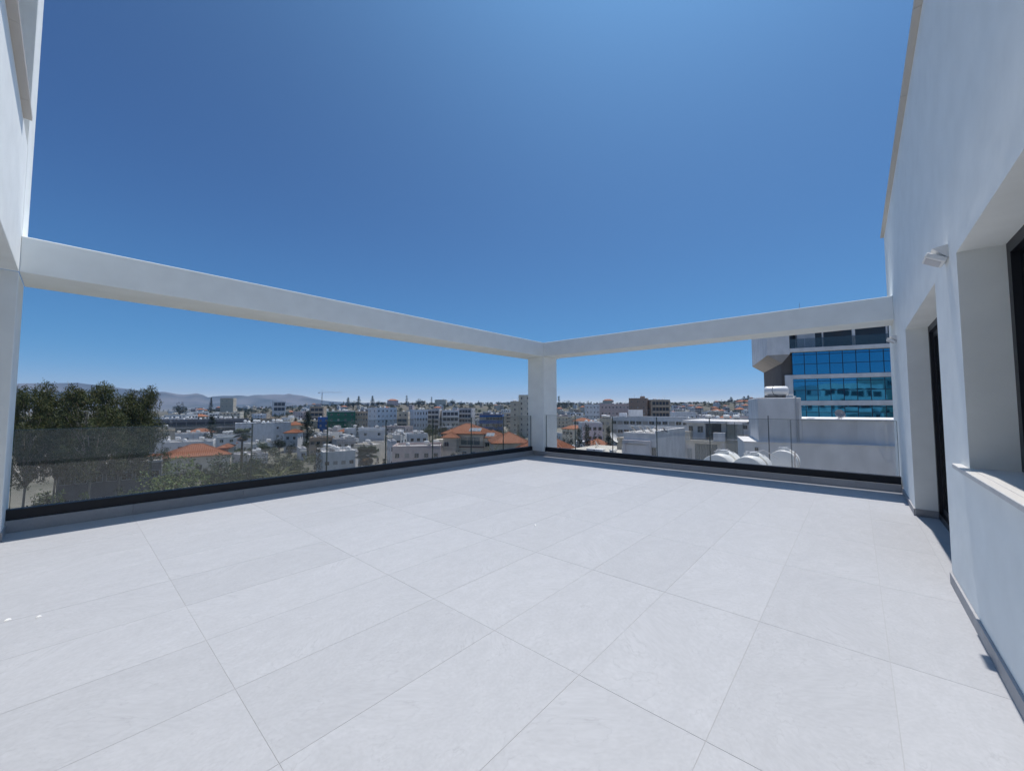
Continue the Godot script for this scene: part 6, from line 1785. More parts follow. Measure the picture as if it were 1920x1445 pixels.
	houses_of("tiled_house", "tan one-storey tiled house", "house", "on the far slopes", "houses on the far slopes", "tan", 1, true, 1, [
		[1415, -287, -1.58, 7.5, 5.9, 11.7, 2]])
	houses_of("town_house", "grey one-storey flat-roofed house", "house", "on the right-hand hill", "houses on the right-hand hill", "grey", 1, false, 2, [
		[1135, -222, -1.20, 10.7, 4.1, 10.9, 3, "warm"]])
	houses_of("town_house", "pink two-storey flat-roofed house", "house", "on the right-hand hill", "houses on the right-hand hill", "pink", 2, false, 2, [
		[559, -86, -1.10, 8.9, 7.1, 8.9, 3, -0.23]])
	houses_of("town_house", "tan one-storey flat-roofed house", "house", "on the right-hand hill", "houses on the right-hand hill", "tan", 1, false, 2, [
		[722, -109, -1.63, 10.8, 3.9, 11.6, 4, 0.23]])
	houses_of("tiled_house", "beige one-storey tiled house", "house", "on the right-hand hill", "houses on the right-hand hill", "beige", 1, true, 2, [
		[814, -122, -1.25, 12.4, 5.6, 9.6, 4]])
	houses_of("town_house", "pale blue two-storey flat-roofed house", "house", "on the right-hand hill", "houses on the right-hand hill", "pale_blue", 2, false, 2, [
		[853, -127, -1.25, 6.8, 7.0, 11.2, 2, "warm"]])
	houses_of("tiled_house", "cream three-storey tiled house", "building", "on the right-hand hill", "houses on the right-hand hill", "cream", 3, true, 2, [
		[978, -141, -1.64, 7.3, 11.8, 10.8, 2]])
	houses_of("tiled_house", "pale blue two-storey tiled house", "house", "in the near streets", "houses in the near streets", "pale_blue", 2, true, 2, [
		[151, -15, -1.96, 6.3, 9.0, 8.7, 3]])
	houses_of("tiled_house", "pale blue one-storey tiled house", "house", "on the far slopes", "houses on the far slopes", "pale_blue", 1, true, 1, [
		[1027, -92, -1.17, 9.1, 5.6, 10.7, 3]])

func build_trees() -> void:
	grow("gum0", "leftmost tall eucalyptus behind the glass, cut by the wall pier", Vector3(-4.4, -19.10, -104.9), 0.76, 24.0, "", 0.58)
	grow("gum1", "second tall eucalyptus from the left, with a gap in its crown", Vector3(-1.2, -19.10, -110.3), 5.71, 24.9, "", 0.53)
	grow("gum2", "tallest eucalyptus, in the middle of the big group on the left", Vector3(2.9, -19.10, -102.7), 0.27, 25.6, "", 0.60)
	grow("gum1", "broad brownish eucalyptus right of the tallest one", Vector3(7.1, -19.10, -110.0), 0.24, 23.0, "", 0.65)
	grow("gum0", "rightmost eucalyptus of the group, with a thin open top", Vector3(10.4, -19.10, -112.2), 5.02, 24.9, "", 0.49)
	grow("light0", "big light green tree before the orange-roofed house", Vector3(11.6, -19.10, -80.6), 2.17, 12.8, "", 0.98)
	grow("green0", "dark green leafy tree right of the light green one", Vector3(18.9, -19.10, -87.5), 5.51, 12.3, "", 0.92)
	grow("green1", "dense dark tree behind the second glass joint", Vector3(26.0, -19.10, -97.6), 3.01, 10.9, "", 1.03)
	grow("dark0", "shaded dark tree behind the arching feather palm", Vector3(32.2, -19.10, -102.7), 0.38, 10.5, "", 1.05)
	grow("green0", "narrow green tree right of the feather palm", Vector3(37.9, -19.10, -105.3), 4.51, 8.8, "", 0.69)
	grow("bush0", "bright green bush at the foot of the first glass joint", Vector3(8.1, -19.10, -69.5), 3.34, 10.4, "", 0.23)
	grow("bush0", "bright green bush below the eucalyptus group", Vector3(-0.4, -19.10, -91.2), 2.73, 8.3, "", 0.32)
	grow("bush0", "rounded green bush right of the pale garden wall", Vector3(2.0, -19.10, -85.5), 0.43, 8.5, "", 0.34)
	grow("bush1", "dark green bush before the low dark house", Vector3(5.5, -19.10, -87.6), 3.87, 8.5, "", 0.44)
	grow("bush0", "light bush left of the first glass joint", Vector3(7.1, -19.10, -78.2), 5.84, 8.9, "", 0.31)
	grow("bush1", "bush beside the pale bench-like wall at far left", Vector3(-2.2, -19.10, -90.3), 0.23, 8.2, "", 0.29)
	grow("bush1", "low bush at the end of the dry field", Vector3(41.3, -19.10, -104.4), 2.65, 6.1, "", 0.66)
	grow("bush1", "bush in shade under the dark green tree", Vector3(17.7, -19.10, -79.7), 0.64, 8.8, "", 0.45)
	grow("date", "pale arching feather palm just behind the glass", Vector3(22.8, -19.10, -71.0), 1.10, 11.4, "", 1.02)
	grow("fan", "big fan palm with a brown skirt of dead leaves, near the glass", Vector3(42.6, -19.10, -78.7), 1.63, 13.0, "", 1.12)
	grow("fan", "fan palm before the pale blank-walled block", Vector3(39.2, -19.10, -155.3), 4.90, 14.0, "", 1.17)
	grow("date", "small dark feather palm before the long orange roof", Vector3(63.4, -19.10, -61.2), 4.90, 12.4, "", 0.53)
	grow("cypress", "narrow cypress left of the pale finned block", Vector3(39.1, -19.10, -94.9), 6.27, 12.0, "", 0.99)
	grow("pine0", "dark pine left of the fan palm", Vector3(44.5, -19.10, -224.9), 4.99, 15.8, "", 0.96)
	grow("pine1", "tall dark pine right of the orange-roofed white house", Vector3(81.1, -19.10, -210.5), 4.94, 18.1, "", 1.05)
	grow("dark1", "dark rounded tree before the pale blank wall", Vector3(60.4, -19.10, -185.6), 2.41, 8.6, "", 0.86)
	grow("dark0", "small dark tree at the right foot of the pale blank wall", Vector3(60.7, -19.10, -173.2), 1.90, 6.8, "", 0.80)
	grow("green1", "lighter green tree left of the dark rounded one", Vector3(55.5, -19.10, -186.7), 5.06, 5.5, "", 1.02)
	grow("green1", "yellowish green tree beside the brown house", Vector3(69.9, -19.10, -180.9), 4.90, 7.0, "", 0.84)
	grow("dark1", "round green tree left of the big orange villa", Vector3(145.7, -19.10, -182.5), 4.02, 11.8, "", 1.13)
	grow("dark0", "darker round tree touching the villa roof", Vector3(147.8, -19.10, -172.6), 5.78, 11.4, "", 0.95)
	grow("green0", "green tree before the bluish white block", Vector3(142.0, -19.10, -189.8), 1.19, 10.5, "", 0.83)
	grow("dark1", "dark trees clump behind the villa roof", Vector3(143.8, -19.10, -139.3), 2.54, 12.4, "", 0.94)
	grow("green1", "green tree left of the beige tower foot", Vector3(140.9, -19.10, -127.5), 0.85, 10.7, "", 0.79)
	grow("bush1", "grey-green bush in front of the pinkish house", Vector3(53.3, -19.10, -78.7), 2.57, 8.6, "", 0.37)
	grow("dark1", "leftmost tall dark tree right of the corner post", Vector3(77.7, -19.10, -51.0), 1.17, 15.9, "", 0.39)
	grow("pine0", "pointed dark tree second right of the corner post", Vector3(84.7, -19.10, -52.1), 1.41, 14.6, "", 0.60)
	grow("pine1", "tall bright-tipped pine in the dark clump", Vector3(79.0, -19.10, -46.5), 1.63, 16.2, "", 0.43)
	grow("dark0", "dark tree in the middle of the clump by the satellite dish", Vector3(82.3, -19.10, -45.7), 5.36, 14.9, "", 0.38)
	grow("pine0", "rightmost pine of the dark clump, before the beige block", Vector3(91.3, -19.10, -47.6), 4.18, 15.0, "", 0.51)
	grow("dark1", "rounded dark tree before the pale office corner", Vector3(95.9, -19.10, -48.5), 2.25, 13.4, "", 0.40)
	grow("pine1", "dark tree beside the pinkish house under the hill", Vector3(199.1, -19.10, -38.6), 4.91, 12.2, "", 0.85)
	grow("cypress", "tall lone cypress on the middle of the ridge", Vector3(601.0, 5.44, -906.5), 4.92, 26.7, "", 1.58)
	grow("dark0", "broad dark ridge tree right of the lone cypress", Vector3(594.9, 3.80, -837.7), 6.14, 18.7, "", 1.65)
	grow("cypress", "cypress beside the cream ridge block", Vector3(651.6, 5.68, -864.1), 1.47, 22.4, "", 1.52)
	grow("dark1", "round ridge tree left of the thin dark tower", Vector3(636.8, 3.04, -759.8), 0.98, 19.0, "", 1.23)
	grow("pine0", "dark pointed tree alone before the left hills", Vector3(145.1, -15.21, -743.3), 0.87, 30.0, "", 0.53)
	grow("dark1", "broad dark tree on the left skyline", Vector3(106.2, -16.71, -727.0), 2.89, 26.0, "", 0.81)
	grow("pine1", "tall dark pine left of the ridge grove", Vector3(426.0, -0.23, -878.3), 0.13, 23.0, "", 1.04)
	grow("pine0", "pointed pine in the ridge grove", Vector3(456.9, 1.30, -888.5), 5.83, 24.8, "", 1.12)
	grow("pine1", "forked-looking pine at the right of the grove", Vector3(483.8, 2.17, -873.1), 1.74, 25.4, "", 0.99)
	grow("dark0", "wide dark tree under the ridge grove", Vector3(425.2, -0.68, -848.9), 0.69, 15.8, "", 2.47)
	grow("dark1", "dense ridge tree right of the grove", Vector3(473.0, 0.63, -824.9), 4.67, 16.0, "", 1.53)
	grow("cypress", "pointed cypress just right of the corner post", Vector3(747.0, -0.24, -513.5), 2.99, 26.7, "", 1.62)
	grow("dark0", "dark ridge trees right of the corner post", Vector3(739.9, -1.01, -491.3), 1.58, 17.3, "", 2.60)
	grow("pine1", "tall pine left on the right hill", Vector3(1121.8, 12.68, -239.0), 2.25, 13.9, "", 1.71)
	grow("pine0", "pine on the crest of the right hill", Vector3(1200.6, 17.47, -225.1), 4.60, 11.8, "", 2.38)
	grow("pine1", "second pine on the crest of the right hill", Vector3(1219.6, 18.80, -218.6), 3.38, 13.6, "", 1.85)
	trees_of("dark rounded tree", "among the near streets", "trees among the near streets", [
		["dark0", 35, -320, 3.7, 5.2, 0.91], ["dark1", 20, -118, 0.7, 7.7, 1.08], ["dark0", 24, -119, 5.0, 6.4, 0.91], ["dark1", 34, -127, 0.5, 6.6, 0.99], ["dark1", 53, -91, 2.4, 7.0, 1.08], ["dark1", 113, -184, 3.6, 8.0, 1.04], ["dark0", 135, -208, 3.1, 7.5, 1.07], ["dark0", 131, -185, 0.2, 5.8, 1.10], ["dark1", 71, -83, 3.8, 8.8, 1.11], ["dark0", 78, -54, 3.4, 6.0, 1.06], ["dark1", 72, -35, 0.8, 7.0, 1.14], ["dark0", 87, -26, 4.2, 5.9, 1.11], ["dark1", 160, -16, 2.6, 6.6, 1.12]])
	trees_of("dark pine tree", "on the far slopes", "trees on the far slopes", [
		["pine1", 212, -1741, 3.3, 8.4, 0.91], ["pine0", 168, -1306, 4.4, 8.6, 0.93], ["pine0", 171, -1095, 4.2, 12.8, 1.08], ["pine1", 193, -1120, 0.7, 10.6, 0.96], ["pine1", 215, -1202, 4.2, 10.3, 0.97], ["pine1", 322, -709, 1.1, 11.9, 0.96], ["pine0", 545, -1151, 0.0, 11.8, 1.13], ["pine1", 709, -1131, 3.9, 8.3, 1.11], ["pine1", 640, -965, 5.9, 11.5, 1.09], ["pine0", 550, -821, 2.6, 11.9, 1.06], ["pine1", 712, -1017, 6.0, 8.6, 0.95], ["pine1", 517, -732, 0.1, 11.5, 1.14], ["pine0", 461, -634, 1.4, 8.0, 1.02], ["pine0", 551, -738, 1.3, 8.8, 0.96], ["pine0", 503, -656, 3.6, 8.3, 1.01], ["pine1", 494, -611, 1.4, 8.0, 1.02], ["pine1", 472, -517, 5.4, 8.0, 0.96], ["pine0", 781, -815, 3.3, 11.8, 0.99], ["pine1", 757, -713, 0.2, 11.1, 0.94], ["pine0", 994, -870, 4.8, 10.5, 1.09], ["pine1", 888, -571, 0.9, 8.7, 0.95], ["pine1", 1001, -613, 3.6, 10.0, 1.11], ["pine0", 1037, -606, 1.9, 11.4, 0.90], ["pine0", 847, -487, 6.2, 12.1, 0.95], ["pine1", 706, -307, 5.2, 12.8, 1.14], ["pine0", 683, -265, 2.4, 10.1, 1.08], ["pine1", 1076, -377, 5.2, 10.0, 1.05], ["pine1", 848, -175, 5.4, 9.4, 1.08], ["pine1", 970, -149, 5.9, 8.1, 1.07]])
	trees_of("light green tree", "among the near streets", "trees among the near streets", [
		["light1", 17, -139, 2.9, 7.1, 1.14], ["light1", 56, -193, 0.2, 6.7, 0.92], ["light1", 104, -243, 4.2, 5.2, 1.08], ["light1", 218, -44, 0.6, 5.7, 0.95], ["light1", 261, -41, 5.0, 5.1, 0.91]])
	trees_of("green leafy tree", "on the far slopes", "trees on the far slopes", [
		["green1", 210, -1425, 3.5, 6.0, 1.14], ["green0", 222, -1458, 5.5, 6.9, 1.07], ["green1", 281, -1387, 0.3, 7.6, 0.94], ["green1", 306, -1327, 0.5, 7.0, 1.00], ["green1", 249, -940, 1.9, 6.9, 1.09], ["green1", 333, -1202, 0.4, 5.2, 1.05], ["green0", 420, -1494, 3.4, 6.5, 1.08], ["green0", 462, -1026, 2.1, 5.4, 1.07], ["green1", 478, -997, 0.2, 4.9, 0.98], ["green1", 393, -738, 3.1, 5.1, 1.14], ["green0", 682, -1206, 1.6, 5.1, 1.09], ["green1", 443, -743, 1.9, 5.9, 1.05], ["green0", 632, -981, 0.7, 7.8, 1.06], ["green0", 404, -626, 5.0, 6.9, 1.15], ["green0", 395, -585, 5.9, 5.1, 1.00], ["green1", 770, -1124, 1.6, 5.8, 0.96], ["green0", 378, -543, 3.1, 6.9, 1.05], ["green1", 569, -808, 5.9, 6.5, 0.99], ["green0", 407, -558, 6.1, 7.7, 1.12], ["green1", 431, -504, 0.1, 5.0, 0.91], ["green1", 864, -1001, 3.5, 6.9, 1.03], ["green0", 626, -620, 2.8, 6.4, 0.90], ["green0", 983, -870, 5.5, 5.0, 0.95], ["green0", 860, -584, 3.1, 7.7, 1.08], ["green0", 761, -359, 2.3, 7.4, 1.07], ["green1", 1090, -495, 5.0, 5.7, 0.99], ["green0", 1009, -412, 5.6, 6.1, 0.99], ["green0", 1067, -433, 5.6, 5.1, 0.99], ["green1", 663, -189, 5.8, 6.9, 1.06], ["green0", 1222, -347, 1.2, 4.6, 0.98], ["green0", 1335, -349, 1.3, 6.7, 0.99], ["green1", 1141, -277, 2.8, 5.7, 1.10], ["green1", 891, -195, 3.8, 5.3, 0.91], ["green0", 1075, -216, 2.7, 6.2, 1.04], ["green0", 1093, -214, 4.0, 7.9, 0.95], ["green1", 764, -129, 1.3, 6.1, 1.13]])
	trees_of("dark rounded tree", "in the middle of town", "trees in the middle of town", [
		["dark0", 76, -465, 0.7, 6.2, 0.90], ["dark1", 82, -433, 5.2, 7.9, 1.07], ["dark0", 179, -665, 6.1, 6.4, 0.92], ["dark1", 129, -477, 6.3, 7.8, 1.09], ["dark1", 147, -405, 1.3, 5.2, 1.04], ["dark0", 179, -410, 3.5, 8.0, 0.97], ["dark0", 244, -453, 3.1, 8.9, 0.96], ["dark0", 191, -353, 3.1, 7.6, 1.02], ["dark0", 279, -414, 2.3, 5.1, 0.95], ["dark1", 335, -466, 2.7, 8.3, 0.98], ["dark1", 228, -278, 4.7, 5.8, 1.11], ["dark0", 374, -426, 4.4, 7.0, 0.97], ["dark1", 183, -188, 3.7, 7.8, 0.99], ["dark0", 372, -359, 5.1, 7.4, 1.11], ["dark1", 241, -215, 5.3, 6.7, 1.11], ["dark0", 227, -144, 1.9, 8.4, 0.96], ["dark0", 271, -135, 5.7, 6.2, 0.97], ["dark0", 343, -149, 0.1, 7.4, 0.92], ["dark0", 333, -139, 4.8, 5.4, 1.04], ["dark0", 344, -140, 4.9, 7.7, 1.15], ["dark1", 553, -104, 0.1, 5.6, 0.90], ["dark0", 467, -47, 1.5, 6.7, 1.11], ["dark1", 622, -62, 0.7, 8.2, 1.06]])
	trees_of("dark pine tree", "in the middle of town", "trees in the middle of town", [
		["pine0", 104, -596, 0.7, 10.9, 0.94], ["pine0", 141, -733, 1.8, 8.0, 1.09], ["pine0", 92, -396, 0.6, 12.3, 1.15], ["pine0", 95, -320, 1.9, 8.5, 1.13], ["pine1", 103, -287, 1.8, 12.7, 0.98], ["pine1", 112, -291, 4.7, 12.9, 1.04], ["pine0", 193, -448, 3.5, 8.3, 1.04], ["pine0", 287, -420, 4.2, 11.6, 0.94], ["pine1", 260, -376, 1.5, 9.2, 1.12], ["pine1", 326, -466, 5.0, 12.3, 0.93], ["pine0", 274, -387, 0.2, 9.9, 1.07], ["pine0", 265, -371, 3.6, 10.0, 1.04], ["pine0", 204, -274, 5.5, 8.6, 1.05], ["pine1", 208, -272, 1.9, 9.6, 1.10], ["pine0", 483, -274, 1.0, 11.5, 0.96], ["pine0", 262, -106, 2.0, 10.1, 1.12], ["pine0", 349, -138, 2.0, 9.6, 0.95], ["pine1", 401, -130, 2.3, 9.4, 1.00], ["pine0", 465, -148, 0.3, 9.2, 1.13], ["pine0", 497, -151, 0.5, 10.5, 1.14], ["pine0", 305, -64, 2.9, 10.1, 1.10], ["pine0", 321, -32, 1.0, 11.1, 1.10]])
	trees_of("green leafy tree", "in the middle of town", "trees in the middle of town", [
		["green1", 85, -440, 1.0, 7.2, 1.12], ["green1", 86, -374, 3.7, 6.3, 1.03], ["green1", 158, -620, 4.7, 7.3, 1.13], ["green0", 105, -399, 5.2, 7.1, 1.03], ["green1", 141, -513, 3.3, 4.9, 0.92], ["green0", 173, -491, 5.1, 5.7, 1.09], ["green1", 126, -329, 4.3, 5.8, 1.14], ["green0", 286, -495, 1.3, 4.9, 0.93], ["green1", 280, -473, 1.9, 6.2, 0.94], ["green0", 188, -288, 3.4, 5.2, 1.12], ["green0", 322, -452, 2.3, 5.5, 1.07], ["green1", 165, -224, 1.8, 6.4, 0.97], ["green1", 328, -441, 1.8, 7.8, 1.04], ["green0", 212, -262, 5.6, 7.6, 0.95], ["green0", 250, -292, 3.6, 6.3, 0.91], ["green0", 334, -385, 0.5, 6.7, 1.10], ["green0", 405, -348, 6.0, 5.4, 0.95], ["green1", 319, -193, 1.9, 6.0, 0.98], ["green0", 364, -206, 0.9, 4.6, 0.94], ["green0", 497, -186, 4.1, 5.6, 1.07], ["green0", 344, -129, 4.5, 7.7, 1.04], ["green0", 490, -151, 1.9, 5.9, 0.92], ["green0", 412, -121, 1.5, 7.0, 1.08], ["green0", 435, -78, 1.8, 6.6, 0.97], ["green0", 411, -73, 4.3, 5.2, 1.05], ["green0", 675, -110, 1.5, 5.2, 1.11]])
	trees_of("dark rounded tree", "on the far slopes", "trees on the far slopes", [
		["dark0", 318, -1521, 0.4, 6.2, 1.03], ["dark1", 265, -1252, 3.3, 5.3, 1.11], ["dark0", 298, -1397, 2.1, 6.4, 1.05], ["dark0", 344, -1473, 1.9, 6.3, 1.05], ["dark1", 311, -1269, 5.6, 8.3, 1.10], ["dark0", 229, -932, 1.7, 7.8, 1.06], ["dark0", 190, -725, 1.8, 6.7, 1.14], ["dark0", 368, -1281, 2.0, 8.9, 1.07], ["dark0", 317, -1070, 3.9, 7.7, 0.95], ["dark0", 389, -1314, 1.5, 7.8, 1.06], ["dark0", 273, -861, 4.7, 5.5, 1.10], ["dark0", 485, -1444, 5.0, 7.7, 1.07], ["dark1", 520, -1380, 4.4, 8.0, 1.09], ["dark0", 533, -1339, 0.7, 7.9, 1.07], ["dark0", 299, -747, 6.2, 9.0, 1.12], ["dark0", 485, -1169, 2.5, 8.0, 0.93], ["dark0", 411, -984, 2.1, 6.3, 1.14], ["dark0", 328, -695, 2.3, 7.4, 1.01], ["dark0", 529, -1103, 1.7, 6.5, 1.08], ["dark1", 561, -1129, 0.4, 6.4, 1.12], ["dark1", 526, -963, 5.1, 5.1, 1.04], ["dark1", 486, -853, 4.6, 8.9, 1.07], ["dark1", 579, -884, 3.7, 8.8, 1.09], ["dark0", 552, -828, 3.7, 5.4, 0.98], ["dark0", 757, -1105, 4.5, 8.7, 0.95], ["dark1", 593, -725, 2.8, 7.3, 1.07], ["dark0", 621, -760, 3.1, 6.8, 1.04], ["dark1", 544, -619, 6.3, 8.7, 1.14], ["dark0", 663, -751, 6.2, 7.8, 1.02], ["dark0", 893, -991, 4.8, 7.5, 0.99], ["dark0", 744, -783, 1.1, 6.0, 1.13], ["dark1", 677, -684, 2.3, 6.8, 1.01], ["dark1", 796, -737, 5.6, 5.5, 1.06], ["dark0", 879, -766, 1.6, 5.9, 1.03], ["dark0", 923, -779, 3.5, 7.4, 0.94], ["dark0", 882, -731, 3.9, 5.1, 1.09], ["dark0", 873, -714, 2.7, 8.3, 0.99], ["dark1", 854, -552, 0.6, 6.0, 0.92], ["dark0", 607, -384, 1.6, 5.5, 1.04], ["dark0", 1010, -543, 5.3, 8.6, 1.06], ["dark1", 1165, -615, 2.2, 6.5, 0.95], ["dark0", 1061, -547, 0.8, 8.1, 0.92], ["dark0", 640, -315, 0.5, 8.4, 0.96], ["dark0", 645, -295, 0.5, 5.7, 1.11], ["dark0", 668, -293, 0.0, 7.7, 0.91], ["dark1", 804, -323, 3.3, 6.6, 1.12], ["dark0", 699, -273, 2.4, 7.7, 0.91], ["dark0", 987, -325, 0.5, 7.0, 1.11], ["dark0", 733, -177, 1.6, 5.4, 0.91], ["dark0", 1085, -258, 5.5, 7.7, 1.15], ["dark0", 1259, -273, 4.4, 5.8, 0.97], ["dark1", 1381, -286, 2.8, 6.6, 1.01], ["dark0", 1559, -237, 5.6, 7.5, 0.95], ["dark0", 1396, -170, 4.4, 7.6, 0.97], ["dark0", 1337, -160, 0.8, 6.5, 0.95]])
	trees_of("green leafy tree", "among the near streets", "trees among the near streets", [
		["green0", 20, -91, 6.1, 6.6, 1.12], ["green0", 85, -173, 3.1, 4.7, 1.03], ["green0", 42, -84, 1.1, 5.3, 1.11], ["green1", 59, -108, 1.9, 4.5, 1.04], ["green1", 50, -72, 0.6, 5.7, 1.06], ["green1", 56, -67, 1.0, 6.3, 1.13], ["green0", 62, -74, 2.1, 4.6, 1.11], ["green0", 113, -123, 2.2, 5.6, 1.14], ["green0", 123, -124, 2.2, 7.5, 1.03], ["green1", 102, -99, 4.1, 6.0, 0.96], ["green1", 76, -72, 1.3, 7.9, 1.10], ["green1", 103, -89, 4.4, 6.5, 1.03], ["green0", 152, -129, 6.3, 7.9, 1.06], ["green1", 85, -46, 2.1, 5.7, 1.02], ["green0", 76, -33, 2.6, 7.6, 1.03], ["green1", 117, -39, 1.9, 5.7, 1.00], ["green0", 238, -76, 0.3, 5.0, 1.08], ["green1", 121, -33, 1.7, 6.4, 0.91], ["green1", 244, -57, 5.3, 5.7, 0.90], ["green1", 253, -54, 0.3, 5.4, 1.04], ["green0", 279, -51, 0.7, 6.2, 1.08], ["green0", 137, -21, 5.8, 5.7, 0.97]])
	trees_of("narrow dark cypress", "on the far slopes", "trees on the far slopes", [
		["cypress", 341, -1288, 5.4, 10.0, 0.93], ["cypress", 279, -794, 3.7, 11.3, 1.09], ["cypress", 367, -735, 1.0, 13.0, 1.11], ["cypress", 320, -585, 4.8, 12.3, 0.92], ["cypress", 745, -909, 0.1, 12.9, 1.10], ["cypress", 790, -900, 4.8, 10.8, 1.08], ["cypress", 426, -479, 5.9, 8.8, 0.98], ["cypress", 723, -719, 1.4, 10.3, 0.99], ["cypress", 661, -643, 4.6, 11.2, 1.04], ["cypress", 864, -805, 0.7, 10.9, 0.92], ["cypress", 567, -472, 0.7, 8.9, 1.09], ["cypress", 759, -453, 5.7, 8.0, 1.07], ["cypress", 1022, -601, 1.8, 10.4, 0.99], ["cypress", 1166, -638, 3.5, 10.7, 1.09], ["cypress", 1059, -496, 3.5, 8.0, 1.04], ["cypress", 961, -442, 1.3, 8.7, 1.03], ["cypress", 1213, -529, 2.9, 8.2, 1.13], ["cypress", 1339, -331, 4.1, 10.0, 1.07], ["cypress", 1110, -259, 0.2, 10.3, 1.08], ["cypress", 1539, -207, 2.7, 10.2, 0.94]])
	trees_of("narrow dark cypress", "in the middle of town", "trees in the middle of town", [
		["cypress", 111, -413, 0.7, 10.4, 1.14], ["cypress", 91, -334, 2.1, 11.3, 1.06], ["cypress", 111, -286, 1.9, 12.9, 1.08], ["cypress", 185, -451, 4.9, 8.3, 0.94], ["cypress", 144, -321, 1.8, 9.3, 0.98], ["cypress", 153, -333, 3.5, 8.1, 0.95], ["cypress", 318, -371, 0.9, 12.4, 1.08], ["cypress", 325, -365, 6.1, 10.0, 0.93], ["cypress", 316, -153, 1.5, 11.9, 1.15]])
	trees_of("low green bush", "among the near streets", "trees among the near streets", [
		["bush1", 43, -141, 1.2, 2.7, 1.11], ["bush1", 62, -153, 6.2, 3.5, 0.91], ["bush1", 48, -110, 3.5, 3.1, 0.94], ["bush1", 46, -81, 2.8, 3.1, 0.98], ["bush1", 45, -74, 3.4, 3.4, 1.08], ["bush1", 154, -196, 0.9, 3.3, 0.98], ["bush1", 165, -142, 3.7, 3.0, 1.11], ["bush1", 197, -84, 2.8, 3.6, 1.10], ["bush1", 191, -48, 4.1, 3.1, 1.12], ["bush1", 265, -27, 3.8, 2.7, 1.09]])
	trees_of("narrow dark cypress", "among the near streets", "trees among the near streets", [
		["cypress", 76, -227, 1.1, 8.8, 1.12], ["cypress", 88, -172, 4.5, 11.9, 0.91], ["cypress", 49, -93, 5.2, 10.8, 1.05], ["cypress", 51, -86, 1.6, 8.1, 1.02], ["cypress", 158, -205, 5.7, 8.1, 1.11], ["cypress", 67, -59, 2.4, 10.9, 0.95], ["cypress", 169, -144, 3.3, 10.4, 0.97], ["cypress", 94, -43, 3.4, 10.3, 1.07], ["cypress", 121, -44, 0.0, 10.3, 1.02], ["cypress", 267, -86, 6.0, 9.7, 1.00]])

